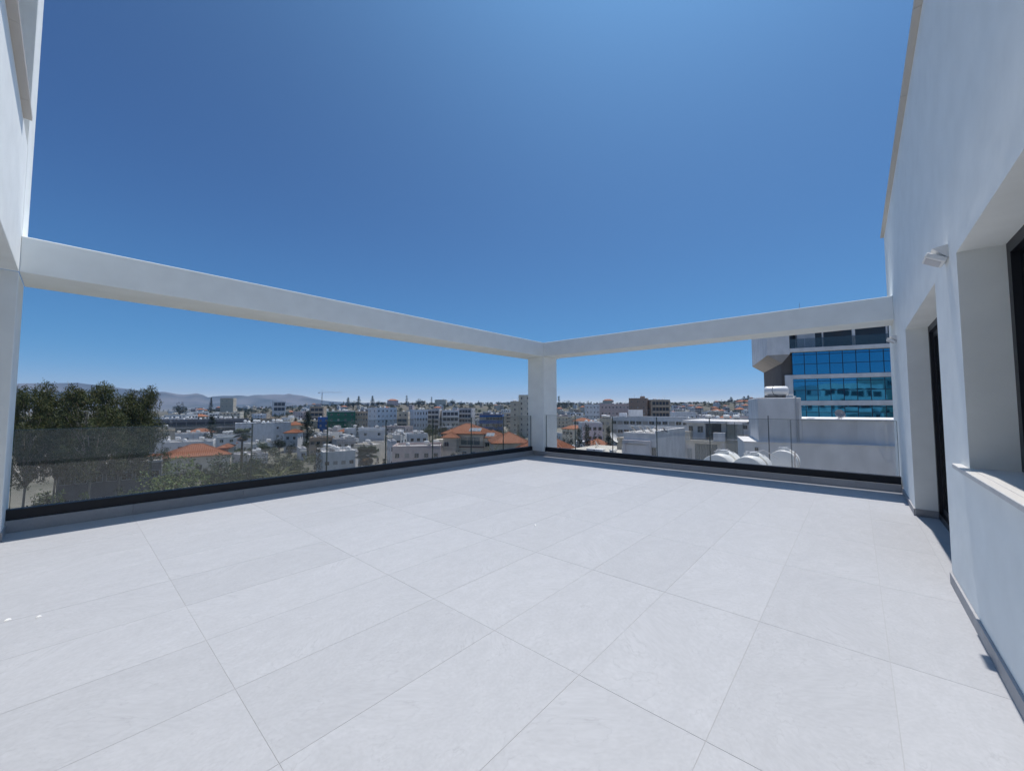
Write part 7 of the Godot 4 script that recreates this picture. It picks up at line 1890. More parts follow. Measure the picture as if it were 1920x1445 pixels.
func build_roof_tanks() -> void:
	tanks_on("long dark low block", "water tanks on the long dark low block", [["h", 37.6, -6.8, -299.7, 1.7, 1.0], ["h", 38.2, -6.8, -297.9, 1.7, 1.1], ["h", 40.3, -6.8, -298.6, 1.5, 1.2], ["h", 42.4, -6.8, -297.4, 2.0, 1.2], ["c", 45.4, -6.8, -297.0, 1.6, 1.2], ["h", 46.7, -6.8, -295.9, 1.9, 1.2], ["h", 48.7, -6.8, -296.3, 1.6, 1.1], ["a", 50.3, -6.8, -296.6, 1.6, 1.1], ["c", 52.9, -6.8, -295.5, 1.6, 1.1], ["h", 55.0, -6.8, -294.6, 1.5, 1.0], ["a", 56.3, -6.8, -294.6, 1.8, 1.1], ["h", 58.7, -6.8, -294.2, 1.5, 1.2], ["h", 60.0, -6.8, -293.5, 1.5, 1.2], ["h", 62.6, -6.8, -293.3, 2.0, 1.2], ["c", 64.6, -6.8, -292.9, 2.0, 1.2], ["h", 65.2, -6.8, -291.6, 1.8, 1.0], ["h", 66.9, -6.8, -291.7, 1.9, 1.1], ["h", 69.3, -6.8, -290.8, 1.7, 1.0]])
	tanks_on("pale block behind the palm", "water tanks on the pale block behind the palm", [["h", 56.9, -7.2, -222.0, 1.6, 1.1], ["c", 58.4, -7.2, -221.6, 1.6, 1.2], ["h", 60.6, -7.2, -220.5, 1.7, 1.2], ["h", 61.9, -7.2, -220.0, 2.0, 1.1], ["c", 64.4, -7.2, -220.7, 1.5, 1.1], ["c", 65.9, -7.2, -219.2, 1.8, 1.0], ["h", 68.2, -7.2, -218.9, 1.5, 1.2], ["h", 69.9, -7.2, -218.2, 1.8, 1.2], ["h", 71.8, -7.2, -219.0, 1.8, 1.0]])
	tanks_on("wide white house behind the orange roof", "water tanks on the wide white house behind the orange roof", [["h", 22.2, -12.0, -187.8, 1.5, 1.1], ["c", 24.4, -12.0, -186.8, 1.9, 1.2], ["h", 27.2, -12.0, -187.5, 1.9, 1.2], ["c", 29.1, -12.0, -187.0, 1.9, 1.1], ["a", 31.4, -12.0, -186.3, 1.7, 1.2], ["h", 33.8, -12.0, -185.4, 2.0, 1.1]])
	tanks_on("small beige house by the gum trees", "water tanks on the small beige house by the gum trees", [["a", 28.1, -8.8, -230.4, 1.6, 1.0], ["h", 29.2, -8.8, -231.3, 2.0, 1.1], ["a", 30.8, -8.8, -230.5, 1.6, 1.1]])
	tanks_on("low bluish house", "water tanks on the low bluish house", [["h", 34.0, -11.6, -233.0, 1.8, 1.1], ["h", 37.2, -11.6, -231.7, 1.9, 1.1], ["h", 40.5, -11.6, -230.2, 1.9, 1.1]])
	tanks_on("white house beside the palm", "water tanks on the white house beside the palm", [["a", 43.1, -11.1, -201.9, 1.7, 1.2], ["h", 44.2, -11.1, -201.5, 1.6, 1.1], ["h", 45.5, -11.1, -202.5, 1.8, 1.1], ["h", 46.8, -11.1, -202.4, 1.8, 1.2]])
	tanks_on("small white outbuilding at the edge of the dry yellow field", "water tanks on the small white outbuilding at the edge of the dry yellow field", [["a", 60.5, -15.1, -161.0, 1.7, 1.1]])
	tanks_on("brown house behind the cypress", "water tanks on the brown house behind the cypress", [["c", 69.5, -12.2, -172.1, 1.6, 1.1], ["h", 71.5, -12.2, -172.2, 1.5, 1.0], ["a", 72.6, -12.2, -170.8, 1.9, 1.2], ["h", 74.4, -12.2, -170.4, 1.6, 1.1]])
	tanks_on("grey house left of the palm", "water tanks on the grey house left of the palm", [["a", 69.5, -11.7, -149.9, 1.8, 1.1], ["c", 70.4, -11.7, -148.7, 2.0, 1.1], ["h", 71.8, -11.7, -149.5, 1.5, 1.0], ["h", 72.7, -11.7, -148.7, 1.6, 1.2], ["h", 73.6, -11.7, -148.4, 1.7, 1.0]])
	tanks_on("pale finned block", "water tanks on the pale finned block", [["h", 43.0, -10.2, -98.8, 2.0, 1.2], ["h", 44.5, -10.2, -99.3, 1.7, 1.0], ["c", 45.1, -10.2, -98.2, 1.8, 1.1], ["a", 46.6, -10.2, -98.4, 1.9, 1.2], ["c", 47.4, -10.2, -97.1, 1.6, 1.1]])
	tanks_on("pale blue house with the brown panel", "water tanks on the pale blue house with the brown panel", [["h", 93.1, -9.8, -184.2, 1.5, 1.2], ["c", 95.8, -9.8, -182.2, 1.7, 1.1], ["a", 99.2, -9.8, -181.2, 1.8, 1.1], ["h", 101.7, -9.8, -178.8, 1.9, 1.0]])
	tanks_on("small white cube house", "water tanks on the small white cube house", [["a", 85.6, -10.2, -135.8, 1.9, 1.2], ["h", 87.2, -10.2, -135.6, 1.8, 1.1]])
	tanks_on("bluish house behind the collectors", "water tanks on the bluish house behind the collectors", [["h", 100.7, -11.0, -145.4, 1.9, 1.0], ["h", 103.6, -11.0, -144.4, 1.8, 1.0]])
	tanks_on("pinkish house left of the villa", "water tanks on the pinkish house left of the villa", [["c", 66.1, -10.5, -98.7, 1.6, 1.0], ["h", 69.8, -10.5, -94.7, 1.6, 1.0]])
	tanks_on("small house with a light blue roof tarpaulin right of the big fan palm", "water tanks on the small house with a light blue roof tarpaulin right of the big fan palm", [["a", 70.7, -10.4, -114.9, 1.7, 1.2], ["a", 71.3, -10.4, -114.5, 1.8, 1.1]])
	tanks_on("dark green building", "water tanks on the dark green building", [["h", 135.0, -2.8, -302.2, 1.8, 1.0], ["a", 137.0, -2.8, -301.2, 1.7, 1.0], ["h", 139.5, -2.8, -300.4, 1.6, 1.2], ["h", 142.1, -2.8, -299.9, 1.9, 1.2], ["h", 144.4, -2.8, -299.9, 2.0, 1.1], ["a", 146.5, -2.8, -299.1, 1.6, 1.1]])
	tanks_on("small bright blue building", "water tanks on the small bright blue building", [["c", 127.4, -7.2, -306.0, 1.8, 1.0], ["a", 128.7, -7.2, -304.1, 1.8, 1.2], ["c", 131.0, -7.2, -303.9, 1.7, 1.1]])
	tanks_on("tan block", "water tanks on the tan block", [["a", 162.4, 0.9, -397.6, 1.8, 1.0]])
	tanks_on("peach block", "water tanks on the peach block", [["c", 155.0, -2.9, -300.0, 1.8, 1.2], ["c", 158.4, -2.9, -298.1, 1.8, 1.1]])
	tanks_on("tall whitish block", "water tanks on the tall whitish block", [["c", 153.6, 0.1, -265.7, 1.9, 1.1], ["c", 157.8, 0.1, -266.7, 1.6, 1.1], ["a", 162.2, 0.1, -266.5, 1.5, 1.0]])
	tanks_on("beige block with awnings", "water tanks on the beige block with awnings", [["c", 167.2, -3.2, -270.3, 1.7, 1.0], ["a", 169.6, -3.2, -266.7, 1.6, 1.0], ["c", 172.5, -3.2, -264.0, 1.7, 1.0]])
	tanks_on("bluish white block", "water tanks on the bluish white block", [["a", 172.2, -1.5, -247.1, 1.9, 1.1], ["h", 174.8, -1.5, -245.6, 1.8, 1.0], ["h", 177.5, -1.5, -245.2, 1.8, 1.0]])
	tanks_on("grey-brown balcony block", "water tanks on the grey-brown balcony block", [["a", 187.2, -1.2, -245.4, 1.6, 1.2]])
	tanks_on("white block behind the green trees", "water tanks on the white block behind the green trees", [["c", 196.5, -2.0, -242.5, 1.8, 1.0], ["c", 198.7, -2.0, -240.0, 1.6, 1.1], ["a", 202.1, -2.0, -238.4, 1.7, 1.0]])
	tanks_on("blue glassy building", "water tanks on the blue glassy building", [["a", 202.6, -4.9, -203.8, 1.8, 1.0], ["h", 205.2, -4.9, -200.2, 1.7, 1.0], ["h", 206.9, -4.9, -196.3, 1.7, 1.1]])
	tanks_on("lower beige tower", "water tanks on the lower beige tower", [["a", 199.2, 4.4, -175.2, 1.7, 1.0], ["c", 200.4, 4.4, -174.6, 1.9, 1.1], ["c", 200.5, 4.4, -173.1, 1.6, 1.0], ["a", 201.3, 4.4, -172.1, 1.8, 1.0]])
	tanks_on("long pale office", "water tanks on the long pale office", [["a", 170.5, -3.8, -69.5, 1.6, 1.1]])
	tanks_on("pale greenish block", "water tanks on the pale greenish block", [["c", 133.6, -5.4, -79.1, 1.9, 1.1], ["c", 135.1, -5.4, -77.8, 1.7, 1.0], ["c", 137.4, -5.4, -77.2, 2.0, 1.2]])
	tanks_on("beige block by the office", "water tanks on the beige block by the office", [["h", 159.2, -4.6, -85.0, 1.7, 1.2], ["h", 159.7, -4.6, -83.4, 1.6, 1.1]])
	tanks_on("long pink block", "water tanks on the long pink block", [["a", 322.5, 3.3, -172.6, 1.8, 1.1], ["a", 324.4, 3.3, -168.6, 1.7, 1.0], ["h", 326.5, 3.3, -165.2, 1.8, 1.0], ["c", 328.4, 3.3, -160.7, 1.6, 1.0], ["c", 329.4, 3.3, -157.2, 1.9, 1.2]])
	tanks_on("left brown tower", "water tanks on the left brown tower", [["a", 281.8, 7.2, -125.1, 2.0, 1.2], ["a", 283.5, 7.2, -120.1, 1.7, 1.2]])
	tanks_on("right brown tower", "water tanks on the right brown tower", [["c", 286.6, 5.9, -112.3, 1.7, 1.2], ["c", 289.5, 5.9, -112.0, 1.8, 1.2], ["c", 290.2, 5.9, -109.7, 1.9, 1.1], ["c", 290.4, 5.9, -107.3, 1.8, 1.0], ["a", 292.7, 5.9, -106.7, 1.6, 1.0]])
	tanks_on("white building behind the penthouse", "water tanks on the white building behind the penthouse", [["a", 146.0, -3.3, -41.6, 1.5, 1.0], ["h", 145.8, -3.3, -38.3, 1.9, 1.0], ["c", 146.1, -3.3, -35.4, 1.8, 1.1], ["h", 147.2, -3.3, -33.0, 1.6, 1.0], ["h", 147.4, -3.3, -30.1, 1.6, 1.0]])
	tanks_on("pinkish house under the hill", "water tanks on the pinkish house under the hill", [["a", 245.1, -4.9, -45.2, 1.9, 1.0]])
	tanks_on("beige hilltop building with a rounded top on the left skyline", "water tanks on the beige hilltop building with a rounded top on the left skyline", [["a", 186.6, 16.4, -852.9, 1.9, 1.0], ["a", 193.8, 16.4, -849.2, 2.0, 1.1]])
	tanks_on("white banded block", "water tanks on the white banded block", [["a", 212.2, 9.3, -669.1, 1.7, 1.2], ["a", 218.6, 9.3, -668.3, 1.8, 1.2]])
	tanks_on("cream ridge block with a stepped roof in the middle of the skyline", "water tanks on the cream ridge block with a stepped roof in the middle of the skyline", [["a", 599.1, 18.2, -766.3, 1.5, 1.0], ["a", 606.1, 18.2, -759.7, 1.9, 1.0]])
	tanks_on("low dark house under the gum trees", "water tanks on the low dark house under the gum trees", [["a", 6.5, -10.5, -112.8, 1.6, 1.0]])
	tanks_on("third grey two-storey flat-roofed house from the left in the near streets", "white water tanks on the town roofs", [["a", 108.7, -12.6, -241.9, 1.9, 1.1], ["h", 108.8, -12.6, -239.5, 1.8, 1.2]])
	tanks_on("fifth grey two-storey flat-roofed house from the left in the near streets", "white water tanks on the town roofs", [["h", 230.6, -12.6, -49.6, 2.0, 1.0]])
	tanks_on("fifth cream two-storey flat-roofed house from the left in the near streets", "white water tanks on the town roofs", [["h", 86.3, -12.7, -111.6, 1.9, 1.2]])
	tanks_on("fourth grey two-storey flat-roofed house from the left in the near streets", "white water tanks on the town roofs", [["h", 217.5, -12.6, -67.0, 1.6, 1.0]])
	tanks_on("first white two-storey flat-roofed house from the left in the near streets", "white water tanks on the town roofs", [["a", 81.2, -12.7, -214.2, 1.8, 1.1], ["h", 84.2, -12.7, -212.0, 1.8, 1.1]])
	tanks_on("second grey one-storey flat-roofed house from the left in the near streets", "white water tanks on the town roofs", [["h", 72.0, -15.8, -183.9, 2.0, 1.0], ["h", 72.4, -15.8, -182.9, 1.7, 1.0], ["c", 72.5, -15.8, -181.8, 1.6, 1.0]])
	tanks_on("third pale blue two-storey flat-roofed house from the left in the near streets", "white water tanks on the town roofs", [["h", 150.5, -12.7, -54.1, 1.9, 1.1], ["h", 150.7, -12.7, -50.7, 1.7, 1.1]])
	tanks_on("sixth cream two-storey flat-roofed house from the left in the near streets", "white water tanks on the town roofs", [["a", 231.1, -12.6, -89.1, 1.9, 1.0], ["h", 233.9, -12.6, -85.9, 1.5, 1.2]])
	tanks_on("fourth pale blue one-storey flat-roofed house from the left in the near streets", "white water tanks on the town roofs", [["h", 176.2, -15.8, -157.7, 1.5, 1.1], ["c", 178.7, -15.8, -157.8, 2.0, 1.1]])
	tanks_on("eighth white one-storey flat-roofed house from the left in the near streets", "white water tanks on the town roofs", [["h", 123.5, -15.8, -153.0, 1.7, 1.0], ["c", 124.9, -15.8, -150.2, 1.7, 1.1]])
	tanks_on("second white two-storey flat-roofed house from the left in the near streets", "white water tanks on the town roofs", [["h", 88.3, -12.7, -204.7, 1.7, 1.1], ["c", 89.3, -12.7, -203.8, 1.9, 1.0], ["a", 88.9, -12.7, -201.4, 2.0, 1.0]])
	tanks_on("eighth white two-storey flat-roofed house from the left in the near streets", "white water tanks on the town roofs", [["c", 282.1, -12.6, -47.4, 1.7, 1.0]])
	tanks_on("first cream two-storey flat-roofed house from the left in the near streets", "white water tanks on the town roofs", [["h", 89.4, -12.7, -241.8, 2.0, 1.1], ["c", 93.4, -12.7, -239.7, 1.7, 1.1]])
	tanks_on("seventh white one-storey flat-roofed house from the left in the near streets", "white water tanks on the town roofs", [["h", 104.7, -15.8, -129.8, 1.9, 1.2]])
	tanks_on("fourth grey one-storey flat-roofed house from the left in the near streets", "white water tanks on the town roofs", [["c", 128.0, -15.8, -49.4, 1.8, 1.1]])
	tanks_on("seventh white two-storey flat-roofed house from the left in the near streets", "white water tanks on the town roofs", [["h", 189.9, -12.7, -35.6, 1.6, 1.1]])
	tanks_on("third pale blue one-storey flat-roofed house from the left in the near streets", "white water tanks on the town roofs", [["h", 134.6, -15.8, -128.4, 2.0, 1.1], ["a", 136.8, -15.8, -125.4, 1.6, 1.1], ["c", 137.8, -15.8, -122.8, 1.6, 1.1]])
	tanks_on("second grey two-storey flat-roofed house from the left in the near streets", "white water tanks on the town roofs", [["h", 100.5, -12.7, -228.8, 1.7, 1.1], ["a", 102.9, -12.7, -226.3, 1.6, 1.0]])
	tanks_on("third white one-storey flat-roofed house from the left in the near streets", "white water tanks on the town roofs", [["a", 94.7, -15.7, -260.6, 1.6, 1.0], ["c", 97.1, -15.7, -258.6, 1.5, 1.1]])
	tanks_on("sixth pale blue one-storey flat-roofed house from the left in the near streets", "white water tanks on the town roofs", [["c", 237.2, -15.7, -105.2, 1.7, 1.2]])
	tanks_on("first pale blue two-storey flat-roofed house from the left in the near streets", "white water tanks on the town roofs", [["a", 168.5, -12.6, -204.7, 1.9, 1.0]])
	tanks_on("sixth white two-storey flat-roofed house from the left in the near streets", "white water tanks on the town roofs", [["a", 114.9, -12.7, -160.0, 1.6, 1.2]])
	tanks_on("second white one-storey flat-roofed house from the left in the near streets", "white water tanks on the town roofs", [["h", 74.8, -15.8, -243.7, 1.8, 1.2]])
	tanks_on("first cream one-storey flat-roofed house from the left in the near streets", "white water tanks on the town roofs", [["a", 132.8, -15.8, -162.5, 1.5, 1.2], ["c", 133.2, -15.8, -159.9, 1.7, 1.0]])
	tanks_on("fourth cream two-storey flat-roofed house from the left in the near streets", "white water tanks on the town roofs", [["h", 97.2, -12.7, -156.2, 1.8, 1.0], ["h", 100.4, -12.7, -154.6, 1.9, 1.0]])
	tanks_on("sixth white one-storey flat-roofed house from the left in the near streets", "white water tanks on the town roofs", [["h", 116.4, -15.8, -188.3, 1.9, 1.0]])
	tanks_on("third white two-storey flat-roofed house from the left in the near streets", "white water tanks on the town roofs", [["h", 51.3, -12.7, -117.9, 1.6, 1.0], ["c", 53.1, -12.7, -116.0, 1.7, 1.0]])
	tanks_on("third grey one-storey flat-roofed house from the left in the near streets", "white water tanks on the town roofs", [["h", 109.2, -15.8, -56.3, 1.6, 1.0]])
	tanks_on("fifth white two-storey flat-roofed house from the left in the near streets", "white water tanks on the town roofs", [["c", 110.5, -12.7, -176.6, 1.7, 1.0], ["h", 111.2, -12.7, -173.7, 1.9, 1.1]])
	tanks_on("first pale blue one-storey flat-roofed house from the left in the near streets", "white water tanks on the town roofs", [["h", 57.0, -15.8, -203.2, 1.6, 1.2], ["a", 59.6, -15.8, -203.3, 1.7, 1.1], ["h", 62.0, -15.8, -204.5, 2.0, 1.2]])
	tanks_on("ninth white one-storey flat-roofed house from the left in the near streets", "white water tanks on the town roofs", [["h", 135.7, -15.8, -92.4, 1.6, 1.1]])
	tanks_on("fifth pale blue one-storey flat-roofed house from the left in the near streets", "white water tanks on the town roofs", [["h", 209.4, -15.8, -108.9, 1.7, 1.2]])
	tanks_on("third cream two-storey flat-roofed house from the left in the near streets", "white water tanks on the town roofs", [["h", 72.0, -12.7, -132.7, 1.7, 1.2]])
	tanks_on("first white one-storey flat-roofed house from the left in the near streets", "white water tanks on the town roofs", [["h", 42.4, -15.7, -322.2, 1.6, 1.2], ["c", 45.7, -15.7, -321.8, 1.9, 1.1]])
	tanks_on("first grey two-storey flat-roofed house from the left in the near streets", "white water tanks on the town roofs", [["a", 82.9, -12.6, -282.9, 1.9, 1.2]])
	tanks_on("fourth white two-storey flat-roofed house from the left in the near streets", "white water tanks on the town roofs", [["a", 78.7, -12.7, -161.9, 1.9, 1.0], ["h", 80.6, -12.7, -161.1, 1.5, 1.0]])
	tanks_on("first grey one-storey flat-roofed house from the left in the near streets", "white water tanks on the town roofs", [["c", 41.7, -15.8, -161.3, 2.0, 1.0], ["h", 44.0, -15.8, -160.6, 1.8, 1.1], ["h", 45.8, -15.8, -161.7, 1.8, 1.2]])
	tanks_on("fourth white one-storey flat-roofed house from the left in the near streets", "white water tanks on the town roofs", [["h", 121.5, -15.7, -256.1, 1.8, 1.2]])
	tanks_on("fourth cream four-storey flat-roofed block from the left in the middle of town", "white water tanks on the town roofs", [["h", 500.4, -1.9, -181.1, 2.0, 1.2], ["a", 499.5, -1.9, -177.9, 1.9, 1.1]])
	tanks_on("second tan two-storey flat-roofed house from the left in the middle of town", "white water tanks on the town roofs", [["a", 223.7, -6.7, -609.0, 1.8, 1.1], ["h", 227.8, -6.7, -609.4, 1.9, 1.0]])
	tanks_on("third white two-storey flat-roofed house from the left in the middle of town", "white water tanks on the town roofs", [["c", 355.2, -5.2, -506.4, 1.8, 1.2], ["h", 360.6, -5.2, -502.8, 1.7, 1.1]])
	tanks_on("ninth white three-storey flat-roofed block from the left in the middle of town", "white water tanks on the town roofs", [["c", 489.2, -5.4, -126.7, 1.9, 1.2], ["h", 493.3, -5.4, -121.9, 1.9, 1.1]])
	tanks_on("second cream two-storey flat-roofed house from the left in the middle of town", "white water tanks on the town roofs", [["c", 107.9, -9.9, -801.0, 1.5, 1.1], ["h", 113.4, -9.9, -796.8, 1.6, 1.1]])
	tanks_on("first cream three-storey flat-roofed block from the left in the middle of town", "white water tanks on the town roofs", [["c", 116.2, -9.2, -314.2, 1.6, 1.2]])
	tanks_on("sixth pale blue two-storey flat-roofed house from the left in the middle of town", "white water tanks on the town roofs", [["h", 265.2, -11.5, -277.7, 1.7, 1.0]])
	tanks_on("seventh cream three-storey flat-roofed block from the left in the middle of town", "white water tanks on the town roofs", [["c", 523.8, -4.2, -135.9, 1.5, 1.0]])
	tanks_on("third grey three-storey flat-roofed block from the left in the middle of town", "white water tanks on the town roofs", [["h", 710.0, 6.7, -84.0, 1.9, 1.2], ["h", 707.6, 6.7, -77.4, 1.6, 1.1]])
	tanks_on("seventh cream two-storey flat-roofed house from the left in the middle of town", "white water tanks on the town roofs", [["h", 219.4, -12.5, -190.1, 1.6, 1.0], ["c", 221.2, -12.5, -185.0, 1.7, 1.0]])
	tanks_on("second pale blue two-storey flat-roofed house from the left in the middle of town", "white water tanks on the town roofs", [["a", 57.7, -12.4, -366.6, 1.8, 1.0], ["h", 60.0, -12.4, -367.4, 1.6, 1.1]])
	tanks_on("fifth white three-storey flat-roofed block from the left in the middle of town", "white water tanks on the town roofs", [["h", 254.2, -2.5, -613.4, 1.7, 1.1]])
	tanks_on("fourth white three-storey flat-roofed block from the left in the middle of town", "white water tanks on the town roofs", [["h", 241.6, -2.4, -645.0, 1.8, 1.2], ["a", 243.4, -2.4, -644.2, 1.7, 1.2], ["h", 244.9, -2.4, -642.7, 1.9, 1.1]])
	tanks_on("eighth cream two-storey flat-roofed house from the left in the middle of town", "white water tanks on the town roofs", [["h", 396.5, -8.3, -336.2, 1.9, 1.2]])
	tanks_on("fourth cream three-storey flat-roofed block from the left in the middle of town", "white water tanks on the town roofs", [["c", 243.0, -9.5, -130.5, 1.6, 1.2]])
	tanks_on("third tan two-storey flat-roofed house from the left in the middle of town", "white water tanks on the town roofs", [["h", 203.1, -9.4, -462.7, 1.8, 1.1], ["h", 206.6, -9.4, -460.0, 1.5, 1.1], ["a", 210.1, -9.4, -457.8, 1.7, 1.1]])
	tanks_on("ninth cream two-storey flat-roofed house from the left in the middle of town", "white water tanks on the town roofs", [["h", 544.0, -6.4, -203.0, 1.8, 1.0]])
	tanks_on("second cream four-storey flat-roofed block from the left in the middle of town", "white water tanks on the town roofs", [["c", 263.4, -1.4, -483.8, 1.7, 1.1]])
	tanks_on("second pink four-storey flat-roofed block from the left in the middle of town", "white water tanks on the town roofs", [["h", 177.8, -3.9, -454.0, 1.9, 1.1]])
	tanks_on("fifth cream four-storey flat-roofed block from the left in the middle of town", "white water tanks on the town roofs", [["h", 593.3, 3.7, -83.0, 1.7, 1.2]])
	tanks_on("third pale blue two-storey flat-roofed house from the left in the middle of town", "white water tanks on the town roofs", [["a", 101.1, -11.7, -437.7, 1.6, 1.1], ["h", 108.3, -11.7, -437.3, 1.5, 1.2]])
	tanks_on("fifth cream two-storey flat-roofed house from the left in the middle of town", "white water tanks on the town roofs", [["c", 171.7, -11.6, -351.0, 1.9, 1.0]])
	tanks_on("third cream two-storey flat-roofed house from the left in the middle of town", "white water tanks on the town roofs", [["a", 117.3, -10.2, -627.4, 2.0, 1.0], ["h", 120.3, -10.2, -625.8, 1.5, 1.1], ["c", 122.5, -10.2, -623.9, 1.6, 1.1]])
	tanks_on("fourth pink two-storey flat-roofed house from the left in the middle of town", "white water tanks on the town roofs", [["h", 335.3, -8.1, -409.0, 1.7, 1.0]])
	tanks_on("third beige two-storey flat-roofed house from the left in the middle of town", "white water tanks on the town roofs", [["h", 192.6, -12.2, -275.3, 1.9, 1.2]])
	tanks_on("fourth beige two-storey flat-roofed house from the left in the middle of town", "white water tanks on the town roofs", [["h", 348.7, -9.5, -323.7, 1.6, 1.1], ["c", 354.7, -9.5, -318.9, 1.9, 1.1]])
	tanks_on("sixth cream three-storey flat-roofed block from the left in the middle of town", "white water tanks on the town roofs", [["h", 503.6, -4.9, -157.6, 1.8, 1.0]])
	tanks_on("second grey two-storey flat-roofed house from the left in the middle of town", "white water tanks on the town roofs", [["a", 189.0, -11.6, -334.3, 1.8, 1.0]])
	tanks_on("second pale blue three-storey flat-roofed block from the left in the middle of town", "white water tanks on the town roofs", [["c", 405.1, -6.3, -256.4, 1.8, 1.1], ["a", 406.8, -6.3, -251.4, 1.7, 1.0]])
	tanks_on("first cream two-storey flat-roofed house from the left in the middle of town", "white water tanks on the town roofs", [["h", 78.5, -11.2, -695.7, 1.7, 1.1], ["a", 81.7, -11.2, -694.5, 1.5, 1.1]])
	tanks_on("second beige two-storey flat-roofed house from the left in the middle of town", "white water tanks on the town roofs", [["h", 149.0, -11.6, -370.7, 1.6, 1.1]])
	tanks_on("fourth tan two-storey flat-roofed house from the left in the middle of town", "white water tanks on the town roofs", [["h", 352.3, -11.3, -182.5, 1.6, 1.0]])
	tanks_on("fifth pink two-storey flat-roofed house from the left in the middle of town", "white water tanks on the town roofs", [["c", 342.3, -11.9, -104.4, 1.6, 1.2]])
	tanks_on("sixth cream two-storey flat-roofed house from the left in the middle of town", "white water tanks on the town roofs", [["h", 406.3, -7.2, -370.6, 1.6, 1.0], ["h", 409.7, -7.2, -369.5, 1.7, 1.1], ["c", 412.0, -7.2, -366.9, 1.7, 1.1]])
	tanks_on("first beige four-storey flat-roofed block from the left in the middle of town", "white water tanks on the town roofs", [["h", 291.2, -5.2, -257.1, 1.8, 1.2]])
	tanks_on("sixth tan two-storey flat-roofed house from the left in the middle of town", "white water tanks on the town roofs", [["h", 680.3, 0.3, -137.1, 1.6, 1.0]])
	tanks_on("second pink two-storey flat-roofed house from the left in the middle of town", "white water tanks on the town roofs", [["h", 219.3, -8.6, -489.3, 1.7, 1.0]])
	tanks_on("first pink three-storey flat-roofed block from the left in the middle of town", "white water tanks on the town roofs", [["a", 171.6, -7.4, -437.5, 1.8, 1.0], ["c", 175.2, -7.4, -437.8, 1.6, 1.2]])
	tanks_on("first beige two-storey flat-roofed house from the left in the middle of town", "white water tanks on the town roofs", [["a", 58.0, -12.3, -410.3, 1.9, 1.2], ["h", 60.7, -12.3, -406.1, 1.6, 1.2], ["c", 64.9, -12.3, -402.4, 1.8, 1.0]])
	tanks_on("eighth white three-storey flat-roofed block from the left in the middle of town", "white water tanks on the town roofs", [["h", 583.5, -2.2, -192.4, 1.9, 1.0]])
	tanks_on("first white two-storey flat-roofed house from the left in the middle of town", "white water tanks on the town roofs", [["c", 207.2, -8.6, -509.7, 1.9, 1.1]])
	tanks_on("second pink three-storey flat-roofed block from the left in the middle of town", "white water tanks on the town roofs", [["a", 341.6, -7.9, -232.6, 1.5, 1.1], ["h", 346.5, -7.9, -229.3, 1.9, 1.2]])
	tanks_on("first pale blue two-storey flat-roofed house from the left in the middle of town", "white water tanks on the town roofs", [["h", 74.3, -11.6, -618.4, 1.7, 1.1]])
	tanks_on("seventh pale blue two-storey flat-roofed house from the left in the middle of town", "white water tanks on the town roofs", [["h", 550.9, -6.3, -132.0, 1.7, 1.1], ["a", 551.8, -6.3, -126.2, 1.9, 1.0]])
	tanks_on("seventh white four-storey flat-roofed block from the left in the middle of town", "white water tanks on the town roofs", [["c", 368.7, -5.1, -60.2, 1.7, 1.2]])
	tanks_on("first white four-storey flat-roofed block from the left in the middle of town", "white water tanks on the town roofs", [["h", 71.5, -5.9, -436.1, 1.6, 1.2]])
	tanks_on("fifth pale blue two-storey flat-roofed house from the left in the middle of town", "white water tanks on the town roofs", [["h", 226.7, -11.8, -285.9, 1.6, 1.1]])
	tanks_on("first pink four-storey flat-roofed block from the left in the middle of town", "white water tanks on the town roofs", [["h", 165.5, -4.3, -447.3, 1.5, 1.1]])
	tanks_on("second white three-storey flat-roofed block from the left in the middle of town", "white water tanks on the town roofs", [["h", 119.2, -7.2, -594.5, 2.0, 1.1], ["c", 126.6, -7.2, -596.1, 1.9, 1.2]])
	tanks_on("fifth white four-storey flat-roofed block from the left in the middle of town", "white water tanks on the town roofs", [["h", 361.1, -4.8, -198.6, 1.7, 1.0], ["a", 362.2, -4.8, -194.6, 1.8, 1.0]])
	tanks_on("second beige four-storey flat-roofed block from the left in the middle of town", "white water tanks on the town roofs", [["h", 431.3, -3.9, -104.6, 1.7, 1.0]])
	tanks_on("seventh tan two-storey flat-roofed house from the left in the middle of town", "white water tanks on the town roofs", [["a", 451.6, -9.0, -57.5, 1.7, 1.0], ["h", 449.5, -9.0, -53.6, 1.7, 1.2], ["c", 446.7, -9.0, -50.1, 1.6, 1.0]])
	tanks_on("fifth tan two-storey flat-roofed house from the left in the middle of town", "white water tanks on the town roofs", [["c", 355.2, -11.5, -143.9, 1.8, 1.2], ["h", 359.3, -11.5, -139.6, 1.8, 1.1]])
	tanks_on("third white four-storey flat-roofed block from the left in the middle of town", "white water tanks on the town roofs", [["a", 211.7, -5.1, -334.2, 1.9, 1.1]])
	tanks_on("first grey three-storey flat-roofed block from the left in the middle of town", "white water tanks on the town roofs", [["h", 282.1, -7.3, -336.2, 1.7, 1.0]])
	tanks_on("fourth pale blue two-storey flat-roofed house from the left in the middle of town", "white water tanks on the town roofs", [["h", 164.3, -9.0, -590.0, 1.6, 1.0], ["c", 169.5, -9.0, -591.5, 1.9, 1.1]])
	tanks_on("second white four-storey flat-roofed block from the left in the middle of town", "white water tanks on the town roofs", [["c", 95.9, -5.0, -553.8, 1.6, 1.1], ["h", 101.1, -5.0, -556.1, 1.6, 1.1]])
	tanks_on("first cream four-storey flat-roofed block from the left in the middle of town", "white water tanks on the town roofs", [["c", 109.8, -5.0, -492.7, 1.6, 1.1], ["h", 115.7, -5.0, -489.0, 1.8, 1.0]])
